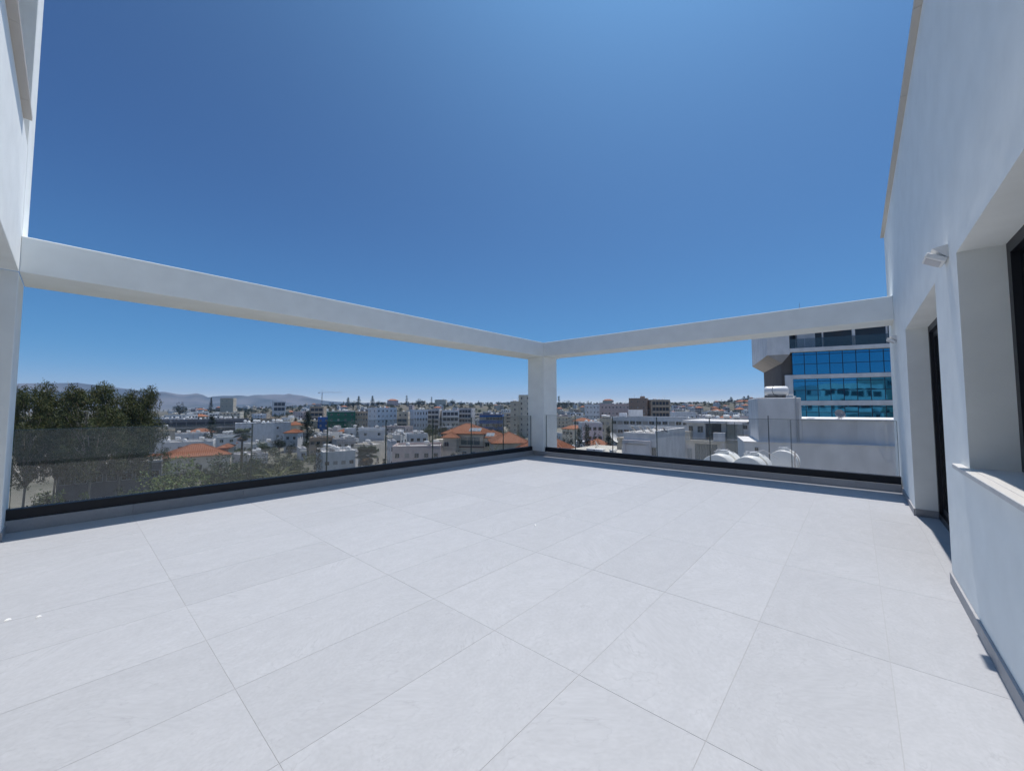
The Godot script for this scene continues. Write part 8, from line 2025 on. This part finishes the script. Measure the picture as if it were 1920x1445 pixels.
	tanks_on("first pink two-storey flat-roofed house from the left in the middle of town", "white water tanks on the town roofs", [["h", 233.0, -7.5, -533.4, 1.8, 1.0], ["c", 236.6, -7.5, -533.8, 2.0, 1.1]])
	tanks_on("third cream three-storey flat-roofed block from the left in the middle of town", "white water tanks on the town roofs", [["c", 318.9, -6.3, -354.6, 1.7, 1.0]])
	tanks_on("sixth grey two-storey flat-roofed house from the left in the middle of town", "white water tanks on the town roofs", [["h", 445.3, -9.3, -207.6, 1.7, 1.2], ["h", 445.1, -9.3, -201.5, 1.7, 1.2]])
	tanks_on("beige three-storey flat-roofed block in the middle of town", "white water tanks on the town roofs", [["h", 314.4, -5.7, -393.8, 1.7, 1.1], ["c", 317.9, -5.7, -391.4, 1.8, 1.0]])
	tanks_on("grey four-storey flat-roofed block in the middle of town", "white water tanks on the town roofs", [["h", 248.8, -2.2, -465.5, 1.8, 1.2]])
	tanks_on("third grey two-storey flat-roofed house from the left in the middle of town", "white water tanks on the town roofs", [["a", 463.9, -7.2, -310.7, 1.5, 1.2], ["h", 463.9, -7.2, -307.9, 1.9, 1.1], ["c", 464.9, -7.2, -305.5, 1.9, 1.0]])
	tanks_on("fourth white four-storey flat-roofed block from the left in the middle of town", "white water tanks on the town roofs", [["c", 370.6, -2.6, -336.2, 1.6, 1.1]])
	tanks_on("second grey three-storey flat-roofed block from the left in the middle of town", "white water tanks on the town roofs", [["a", 354.9, -5.7, -357.4, 1.9, 1.1], ["c", 356.3, -5.7, -353.3, 1.9, 1.1]])
	tanks_on("sixth white three-storey flat-roofed block from the left in the middle of town", "white water tanks on the town roofs", [["h", 299.3, -4.9, -442.2, 1.7, 1.1]])
	tanks_on("second cream three-storey flat-roofed block from the left in the middle of town", "white water tanks on the town roofs", [["c", 200.9, -7.3, -401.4, 1.6, 1.0], ["h", 203.8, -7.3, -397.7, 1.6, 1.1]])
	tanks_on("third pink two-storey flat-roofed house from the left in the middle of town", "white water tanks on the town roofs", [["c", 147.5, -12.6, -241.2, 1.9, 1.1], ["h", 148.4, -12.6, -236.6, 1.9, 1.2], ["a", 149.8, -12.6, -232.7, 1.9, 1.0]])
	tanks_on("first pink one-storey flat-roofed house from the left on the far slopes", "white water tanks on the town roofs", [["c", 199.2, -9.5, -1306.1, 2.0, 1.1], ["a", 202.7, -9.5, -1303.1, 1.5, 1.1]])
	tanks_on("sixth cream one-storey flat-roofed house from the left on the far slopes", "white water tanks on the town roofs", [["c", 1439.5, 27.2, -214.5, 1.7, 1.2], ["h", 1441.6, 27.2, -211.4, 1.9, 1.0]])
	tanks_on("first tan one-storey flat-roofed house from the left on the far slopes", "white water tanks on the town roofs", [["h", 165.9, -10.4, -1112.4, 1.8, 1.2]])
	tanks_on("third white one-storey flat-roofed house from the left on the far slopes", "white water tanks on the town roofs", [["c", 436.0, -4.8, -560.5, 1.6, 1.1], ["a", 437.0, -4.8, -558.1, 1.7, 1.1]])
	tanks_on("second beige one-storey flat-roofed house from the left on the far slopes", "white water tanks on the town roofs", [["a", 1267.1, 25.9, -194.8, 1.7, 1.1]])
	tanks_on("third cream one-storey flat-roofed house from the left on the far slopes", "white water tanks on the town roofs", [["h", 764.4, 12.9, -1132.5, 1.5, 1.1], ["a", 766.3, 12.9, -1129.0, 1.8, 1.0]])
	tanks_on("first pink two-storey flat-roofed house from the left on the far slopes", "white water tanks on the town roofs", [["a", 239.8, -4.7, -726.9, 1.6, 1.0]])
	tanks_on("sixth cream three-storey flat-roofed block from the left on the far slopes", "white water tanks on the town roofs", [["c", 601.8, 16.1, -961.3, 1.7, 1.2], ["a", 604.6, 16.1, -960.7, 1.7, 1.1]])
	tanks_on("third pale blue one-storey flat-roofed house from the left on the far slopes", "white water tanks on the town roofs", [["h", 483.9, -3.4, -563.9, 1.8, 1.1]])
	tanks_on("first cream two-storey flat-roofed house from the left on the far slopes", "white water tanks on the town roofs", [["a", 393.1, 0.4, -1504.5, 1.9, 1.1]])
	tanks_on("sixth cream two-storey flat-roofed house from the left on the far slopes", "white water tanks on the town roofs", [["a", 743.3, 15.9, -1052.0, 1.8, 1.0]])
	tanks_on("third tan one-storey flat-roofed house from the left on the far slopes", "white water tanks on the town roofs", [["c", 386.0, 2.0, -987.7, 1.9, 1.0]])
	tanks_on("fifth tan one-storey flat-roofed house from the left on the far slopes", "white water tanks on the town roofs", [["c", 543.4, 5.1, -807.6, 1.9, 1.0]])
	tanks_on("third white three-storey flat-roofed block from the left on the far slopes", "white water tanks on the town roofs", [["a", 635.5, 1.6, -331.1, 1.5, 1.2], ["h", 637.8, 1.6, -329.3, 1.6, 1.2]])
	tanks_on("second beige three-storey flat-roofed block from the left on the far slopes", "white water tanks on the town roofs", [["h", 295.2, 0.8, -706.5, 1.9, 1.0]])
	tanks_on("fourteenth white two-storey flat-roofed house from the left on the far slopes", "white water tanks on the town roofs", [["c", 772.2, 7.5, -104.1, 1.5, 1.1]])
	tanks_on("first grey two-storey flat-roofed house from the left on the far slopes", "white water tanks on the town roofs", [["a", 316.0, -4.5, -1653.2, 1.9, 1.2]])
	tanks_on("third cream two-storey flat-roofed house from the left on the far slopes", "white water tanks on the town roofs", [["a", 366.0, 4.0, -1028.4, 1.5, 1.0]])
	tanks_on("fourth grey two-storey flat-roofed house from the left on the far slopes", "white water tanks on the town roofs", [["h", 960.4, 18.3, -140.0, 1.8, 1.0]])
	tanks_on("fifth white one-storey flat-roofed house from the left on the far slopes", "white water tanks on the town roofs", [["a", 662.4, 3.4, -617.2, 2.0, 1.2]])
	tanks_on("ninth cream three-storey flat-roofed block from the left on the far slopes", "white water tanks on the town roofs", [["h", 557.3, 3.8, -520.9, 1.9, 1.2], ["c", 561.0, 3.8, -520.3, 1.7, 1.0]])
	tanks_on("third pale blue two-storey flat-roofed house from the left on the far slopes", "white water tanks on the town roofs", [["c", 1447.1, 21.7, -315.0, 2.0, 1.0]])
	tanks_on("tenth cream two-storey flat-roofed house from the left on the far slopes", "white water tanks on the town roofs", [["h", 900.2, 12.3, -606.3, 1.6, 1.2]])
	tanks_on("third pink one-storey flat-roofed house from the left on the far slopes", "white water tanks on the town roofs", [["c", 441.4, 3.3, -1264.8, 2.0, 1.2]])
	tanks_on("fourth pale blue one-storey flat-roofed house from the left on the far slopes", "white water tanks on the town roofs", [["c", 912.0, 7.4, -494.6, 1.6, 1.2]])
	tanks_on("first pale blue three-storey flat-roofed block from the left on the far slopes", "white water tanks on the town roofs", [["h", 297.0, 1.7, -775.2, 1.6, 1.2]])
	tanks_on("ninth tan one-storey flat-roofed house from the left on the far slopes", "white water tanks on the town roofs", [["a", 936.1, 6.5, -380.6, 1.8, 1.0]])
	tanks_on("twelfth white two-storey flat-roofed house from the left on the far slopes", "white water tanks on the town roofs", [["c", 832.7, 5.3, -263.2, 1.9, 1.2], ["h", 832.9, 5.3, -260.5, 1.9, 1.2], ["a", 835.1, 5.3, -258.6, 1.7, 1.1]])
	tanks_on("second cream one-storey flat-roofed house from the left on the far slopes", "white water tanks on the town roofs", [["c", 581.4, 9.7, -979.8, 1.6, 1.2]])
	tanks_on("second white three-storey flat-roofed block from the left on the far slopes", "white water tanks on the town roofs", [["h", 283.7, 2.1, -1100.9, 1.7, 1.2]])
	tanks_on("second pink one-storey flat-roofed house from the left on the far slopes", "white water tanks on the town roofs", [["a", 341.5, -1.4, -1207.3, 1.7, 1.1]])
	tanks_on("tenth cream three-storey flat-roofed block from the left on the far slopes", "white water tanks on the town roofs", [["c", 801.0, 10.2, -487.9, 1.5, 1.1]])
	tanks_on("fifth pink one-storey flat-roofed house from the left on the far slopes", "white water tanks on the town roofs", [["h", 1125.4, 22.7, -169.1, 1.8, 1.0], ["c", 1127.2, 22.7, -165.1, 1.7, 1.1]])
	tanks_on("seventh white one-storey flat-roofed house from the left on the far slopes", "white water tanks on the town roofs", [["c", 736.5, -1.8, -286.9, 1.5, 1.2]])
	tanks_on("second cream three-storey flat-roofed block from the left on the far slopes", "white water tanks on the town roofs", [["a", 200.6, -2.6, -864.2, 1.8, 1.2], ["c", 202.8, -2.6, -861.9, 1.9, 1.0]])
	tanks_on("first beige two-storey flat-roofed house from the left on the far slopes", "white water tanks on the town roofs", [["c", 327.0, -1.7, -1416.6, 1.9, 1.1]])
	tanks_on("second cream two-storey flat-roofed house from the left on the far slopes", "white water tanks on the town roofs", [["a", 236.5, -5.1, -701.4, 1.5, 1.2]])
	tanks_on("fourth cream three-storey flat-roofed block from the left on the far slopes", "white water tanks on the town roofs", [["c", 532.5, 11.4, -1402.5, 1.5, 1.1], ["h", 534.4, 11.4, -1401.7, 1.5, 1.1]])
	tanks_on("twelfth cream two-storey flat-roofed house from the left on the far slopes", "white water tanks on the town roofs", [["h", 571.6, -2.9, -366.9, 1.5, 1.2]])
	tanks_on("first white two-storey flat-roofed house from the left on the far slopes", "white water tanks on the town roofs", [["h", 146.8, -8.2, -1098.8, 1.5, 1.0], ["a", 151.2, -8.2, -1100.6, 1.6, 1.0]])
	tanks_on("sixth white one-storey flat-roofed house from the left on the far slopes", "white water tanks on the town roofs", [["c", 843.6, 3.7, -390.4, 1.9, 1.1], ["h", 845.2, 3.7, -387.5, 1.8, 1.1]])
	tanks_on("eighth tan one-storey flat-roofed house from the left on the far slopes", "white water tanks on the town roofs", [["c", 759.2, 0.5, -378.9, 1.6, 1.2]])
	tanks_on("second white one-storey flat-roofed house from the left on the far slopes", "white water tanks on the town roofs", [["h", 467.7, 2.8, -1369.6, 1.5, 1.0]])
	tanks_on("fourth pink three-storey flat-roofed block from the left on the far slopes", "white water tanks on the town roofs", [["h", 438.4, 4.0, -646.1, 1.8, 1.1]])
	tanks_on("fourth tan one-storey flat-roofed house from the left on the far slopes", "white water tanks on the town roofs", [["c", 392.0, 2.1, -931.3, 1.7, 1.2], ["h", 392.7, 2.1, -927.4, 1.5, 1.1]])
	tanks_on("sixth white two-storey flat-roofed house from the left on the far slopes", "white water tanks on the town roofs", [["h", 488.2, 8.3, -861.5, 1.6, 1.0]])
	tanks_on("eighth white two-storey flat-roofed house from the left on the far slopes", "white water tanks on the town roofs", [["c", 758.9, 14.4, -870.3, 1.8, 1.0], ["h", 759.0, 14.4, -868.7, 1.6, 1.1]])
	tanks_on("second tan one-storey flat-roofed house from the left on the far slopes", "white water tanks on the town roofs", [["h", 302.3, -3.4, -1196.7, 1.7, 1.2], ["c", 303.7, -3.4, -1193.8, 1.6, 1.0]])
	tanks_on("fifth cream one-storey flat-roofed house from the left on the far slopes", "white water tanks on the town roofs", [["c", 579.8, 2.8, -679.2, 1.5, 1.1]])
	tanks_on("second pink two-storey flat-roofed house from the left on the far slopes", "white water tanks on the town roofs", [["a", 793.1, 3.5, -226.1, 1.9, 1.1]])
	tanks_on("second white two-storey flat-roofed house from the left on the far slopes", "white water tanks on the town roofs", [["c", 162.2, -7.4, -1069.7, 1.6, 1.1]])
	tanks_on("second beige two-storey flat-roofed house from the left on the far slopes", "white water tanks on the town roofs", [["h", 256.2, -2.4, -949.6, 1.5, 1.1]])
	tanks_on("fourteenth cream two-storey flat-roofed house from the left on the far slopes", "white water tanks on the town roofs", [["a", 1458.5, 31.0, -170.4, 1.9, 1.1]])
	tanks_on("second tan two-storey flat-roofed house from the left on the far slopes", "white water tanks on the town roofs", [["c", 734.2, 5.1, -491.7, 1.9, 1.0]])
	tanks_on("first grey three-storey flat-roofed block from the left on the right-hand hill", "white water tanks on the town roofs", [["c", 391.3, -7.9, -107.6, 1.5, 1.0], ["a", 393.3, -7.9, -103.6, 1.6, 1.1]])
	tanks_on("fourth cream two-storey flat-roofed house from the left on the right-hand hill", "white water tanks on the town roofs", [["h", 383.2, -11.0, -75.2, 1.8, 1.0]])
	tanks_on("third cream two-storey flat-roofed house from the left on the right-hand hill", "white water tanks on the town roofs", [["h", 506.2, -7.4, -100.9, 2.0, 1.1]])
	tanks_on("first white one-storey flat-roofed house from the left on the right-hand hill", "white water tanks on the town roofs", [["h", 563.0, -9.1, -162.6, 1.8, 1.0]])
	tanks_on("first grey two-storey flat-roofed house from the left on the right-hand hill", "white water tanks on the town roofs", [["a", 809.3, 4.1, -276.1, 1.9, 1.0]])
	tanks_on("grey one-storey flat-roofed house on the right-hand hill", "white water tanks on the town roofs", [["h", 1131.8, 18.1, -223.1, 2.0, 1.0], ["c", 1133.3, 18.1, -219.2, 1.7, 1.2]])
	tanks_on("first beige three-storey flat-roofed block from the left on the right-hand hill", "white water tanks on the town roofs", [["a", 529.4, -4.0, -172.9, 1.5, 1.0], ["h", 530.8, -4.0, -169.7, 1.7, 1.2]])
	tanks_on("tan three-storey flat-roofed block on the right-hand hill", "white water tanks on the town roofs", [["h", 408.9, -7.5, -136.7, 1.7, 1.1], ["h", 408.8, -7.5, -134.2, 1.6, 1.1], ["a", 409.1, -7.5, -131.3, 1.8, 1.2]])
	tanks_on("second grey two-storey flat-roofed house from the left on the right-hand hill", "white water tanks on the town roofs", [["h", 555.6, -6.2, -146.4, 1.8, 1.0]])
	tanks_on("first cream one-storey flat-roofed house from the left on the right-hand hill", "white water tanks on the town roofs", [["a", 468.7, -12.2, -116.3, 1.7, 1.0], ["c", 466.8, -12.2, -113.1, 2.0, 1.1]])
	tanks_on("third grey two-storey flat-roofed house from the left on the right-hand hill", "white water tanks on the town roofs", [["c", 460.0, -8.7, -81.6, 1.9, 1.1], ["h", 458.5, -8.7, -78.5, 1.5, 1.1]])
	tanks_on("eighth white three-storey flat-roofed block from the left on the right-hand hill", "white water tanks on the town roofs", [["h", 665.1, 2.7, -134.1, 2.0, 1.0], ["c", 665.0, 2.7, -132.3, 1.7, 1.1], ["a", 664.4, 2.7, -130.7, 1.8, 1.2]])
	tanks_on("first cream two-storey flat-roofed house from the left on the right-hand hill", "white water tanks on the town roofs", [["h", 412.0, -10.5, -145.9, 1.6, 1.1]])
	tanks_on("second white three-storey flat-roofed block from the left on the right-hand hill", "white water tanks on the town roofs", [["h", 454.5, -6.3, -143.3, 2.0, 1.0]])
	tanks_on("first pink three-storey flat-roofed block from the left on the right-hand hill", "white water tanks on the town roofs", [["h", 644.2, 0.3, -208.3, 1.9, 1.0]])
	tanks_on("second beige three-storey flat-roofed block from the left on the right-hand hill", "white water tanks on the town roofs", [["h", 784.3, 9.9, -135.2, 1.5, 1.0], ["a", 787.0, 9.9, -134.8, 2.0, 1.0]])
	tanks_on("pale blue three-storey flat-roofed block on the right-hand hill", "white water tanks on the town roofs", [["c", 808.9, 7.7, -198.6, 1.7, 1.1], ["a", 810.5, 7.7, -197.0, 1.9, 1.1], ["h", 811.5, 7.7, -194.5, 2.0, 1.0]])
	tanks_on("second cream one-storey flat-roofed house from the left on the right-hand hill", "white water tanks on the town roofs", [["a", 639.1, -6.0, -150.2, 1.9, 1.0]])
	tanks_on("seventh white three-storey flat-roofed block from the left on the right-hand hill", "white water tanks on the town roofs", [["h", 481.6, -5.3, -103.1, 1.8, 1.1]])
	tanks_on("second tan two-storey flat-roofed house from the left on the right-hand hill", "white water tanks on the town roofs", [["h", 575.6, -4.3, -107.9, 1.7, 1.2]])
	tanks_on("sixth white three-storey flat-roofed block from the left on the right-hand hill", "white water tanks on the town roofs", [["a", 374.9, -8.3, -96.2, 1.7, 1.1], ["h", 375.4, -8.3, -95.0, 1.6, 1.1], ["h", 376.9, -8.3, -94.6, 1.6, 1.1]])
	tanks_on("third grey three-storey flat-roofed block from the left on the right-hand hill", "white water tanks on the town roofs", [["h", 406.0, -7.3, -80.5, 1.9, 1.1], ["c", 407.5, -7.3, -78.0, 1.8, 1.2]])
	tanks_on("first white three-storey flat-roofed block from the left on the right-hand hill", "white water tanks on the town roofs", [["a", 373.6, -8.2, -118.6, 1.8, 1.0]])
	tanks_on("tan one-storey flat-roofed house on the right-hand hill", "white water tanks on the town roofs", [["h", 718.4, 1.1, -112.1, 1.5, 1.2], ["h", 719.0, 1.1, -109.3, 1.6, 1.1], ["a", 718.1, 1.1, -106.4, 1.6, 1.1]])
	tanks_on("fourth white two-storey flat-roofed house from the left on the right-hand hill", "white water tanks on the town roofs", [["a", 474.2, -8.0, -76.1, 1.7, 1.1]])
	tanks_on("pale blue two-storey flat-roofed house on the right-hand hill", "white water tanks on the town roofs", [["c", 850.1, 12.0, -127.4, 1.8, 1.2], ["h", 851.0, 12.0, -124.9, 1.9, 1.0]])
	tanks_on("first tan two-storey flat-roofed house from the left on the right-hand hill", "white water tanks on the town roofs", [["h", 454.9, -9.4, -127.7, 1.8, 1.1], ["h", 456.0, -9.4, -123.9, 1.8, 1.2]])
	tanks_on("first cream three-storey flat-roofed block from the left on the right-hand hill", "white water tanks on the town roofs", [["h", 324.6, -9.0, -97.0, 1.8, 1.1]])
	tanks_on("pink one-storey flat-roofed house on the right-hand hill", "white water tanks on the town roofs", [["a", 386.0, -14.2, -88.2, 1.7, 1.2]])
	tanks_on("fifth white three-storey flat-roofed block from the left on the right-hand hill", "white water tanks on the town roofs", [["c", 619.2, -0.7, -186.3, 1.6, 1.0], ["h", 621.0, -0.7, -184.4, 1.9, 1.2]])
	tanks_on("second grey three-storey flat-roofed block from the left on the right-hand hill", "white water tanks on the town roofs", [["h", 618.2, -0.2, -137.8, 1.9, 1.1]])
	tanks_on("first white two-storey flat-roofed house from the left on the right-hand hill", "white water tanks on the town roofs", [["a", 475.5, -8.8, -158.8, 1.7, 1.2], ["h", 477.6, -8.8, -158.1, 1.8, 1.2], ["h", 478.2, -8.8, -156.0, 1.9, 1.2]])
	tanks_on("second cream two-storey flat-roofed house from the left on the right-hand hill", "white water tanks on the town roofs", [["h", 716.9, 0.2, -218.3, 1.6, 1.1]])
	tanks_on("second cream three-storey flat-roofed block from the left on the right-hand hill", "white water tanks on the town roofs", [["a", 765.0, 10.2, -112.1, 1.5, 1.1]])
	tanks_on("fourth white three-storey flat-roofed block from the left on the right-hand hill", "white water tanks on the town roofs", [["h", 749.1, 4.8, -231.7, 1.6, 1.2], ["c", 750.0, 4.8, -230.0, 1.6, 1.1], ["h", 749.7, 4.8, -227.6, 1.9, 1.0]])
	tanks_on("ninth white three-storey flat-roofed block from the left on the right-hand hill", "white water tanks on the town roofs", [["c", 524.6, -3.3, -96.0, 1.9, 1.1], ["h", 525.0, -3.3, -94.0, 1.5, 1.1]])
	tanks_on("pink two-storey flat-roofed house on the right-hand hill", "white water tanks on the town roofs", [["c", 557.3, -4.5, -85.1, 1.8, 1.1]])
	tanks_on("first white three-storey flat-roofed block from the left just right of the corner post", "white water tanks on the town roofs", [["c", 327.9, -8.3, -208.9, 1.6, 1.2]])
	tanks_on("third cream three-storey flat-roofed block from the left just right of the corner post", "white water tanks on the town roofs", [["h", 171.2, -9.6, -98.2, 1.9, 1.2], ["c", 170.0, -9.6, -94.3, 1.8, 1.2]])
	tanks_on("first cream three-storey flat-roofed block from the left just right of the corner post", "white water tanks on the town roofs", [["h", 305.3, -8.6, -208.2, 1.8, 1.2], ["a", 308.1, -8.6, -205.3, 1.8, 1.1]])
	tanks_on("tan three-storey flat-roofed block just right of the corner post", "white water tanks on the town roofs", [["h", 485.7, -3.6, -302.5, 1.6, 1.2]])
	tanks_on("white one-storey flat-roofed house just right of the corner post", "white water tanks on the town roofs", [["c", 436.8, -11.3, -291.9, 1.9, 1.2]])
	tanks_on("second white two-storey flat-roofed house from the left just right of the corner post", "white water tanks on the town roofs", [["h", 739.5, 4.7, -466.2, 1.7, 1.0]])
	tanks_on("beige one-storey flat-roofed house just right of the corner post", "white water tanks on the town roofs", [["h", 374.4, -13.5, -231.7, 1.6, 1.2]])
	tanks_on("fourth white two-storey flat-roofed house from the left just right of the corner post", "white water tanks on the town roofs", [["h", 610.1, -2.0, -350.7, 1.5, 1.0], ["c", 613.6, -2.0, -349.2, 1.8, 1.2]])
	tanks_on("first beige three-storey flat-roofed block from the left just right of the corner post", "white water tanks on the town roofs", [["h", 344.6, -8.0, -216.3, 2.0, 1.0], ["c", 346.7, -8.0, -214.6, 1.7, 1.0]])
	tanks_on("tan two-storey flat-roofed house just right of the corner post", "white water tanks on the town roofs", [["h", 452.2, -8.3, -263.6, 1.9, 1.0], ["h", 452.3, -8.3, -260.0, 1.8, 1.2]])
	tanks_on("cream two-storey flat-roofed house just right of the corner post", "white water tanks on the town roofs", [["h", 496.9, -5.7, -338.8, 1.7, 1.1], ["h", 496.3, -5.7, -334.9, 1.8, 1.1]])
	tanks_on("third white two-storey flat-roofed house from the left just right of the corner post", "white water tanks on the town roofs", [["h", 429.6, -8.8, -262.6, 1.8, 1.1]])
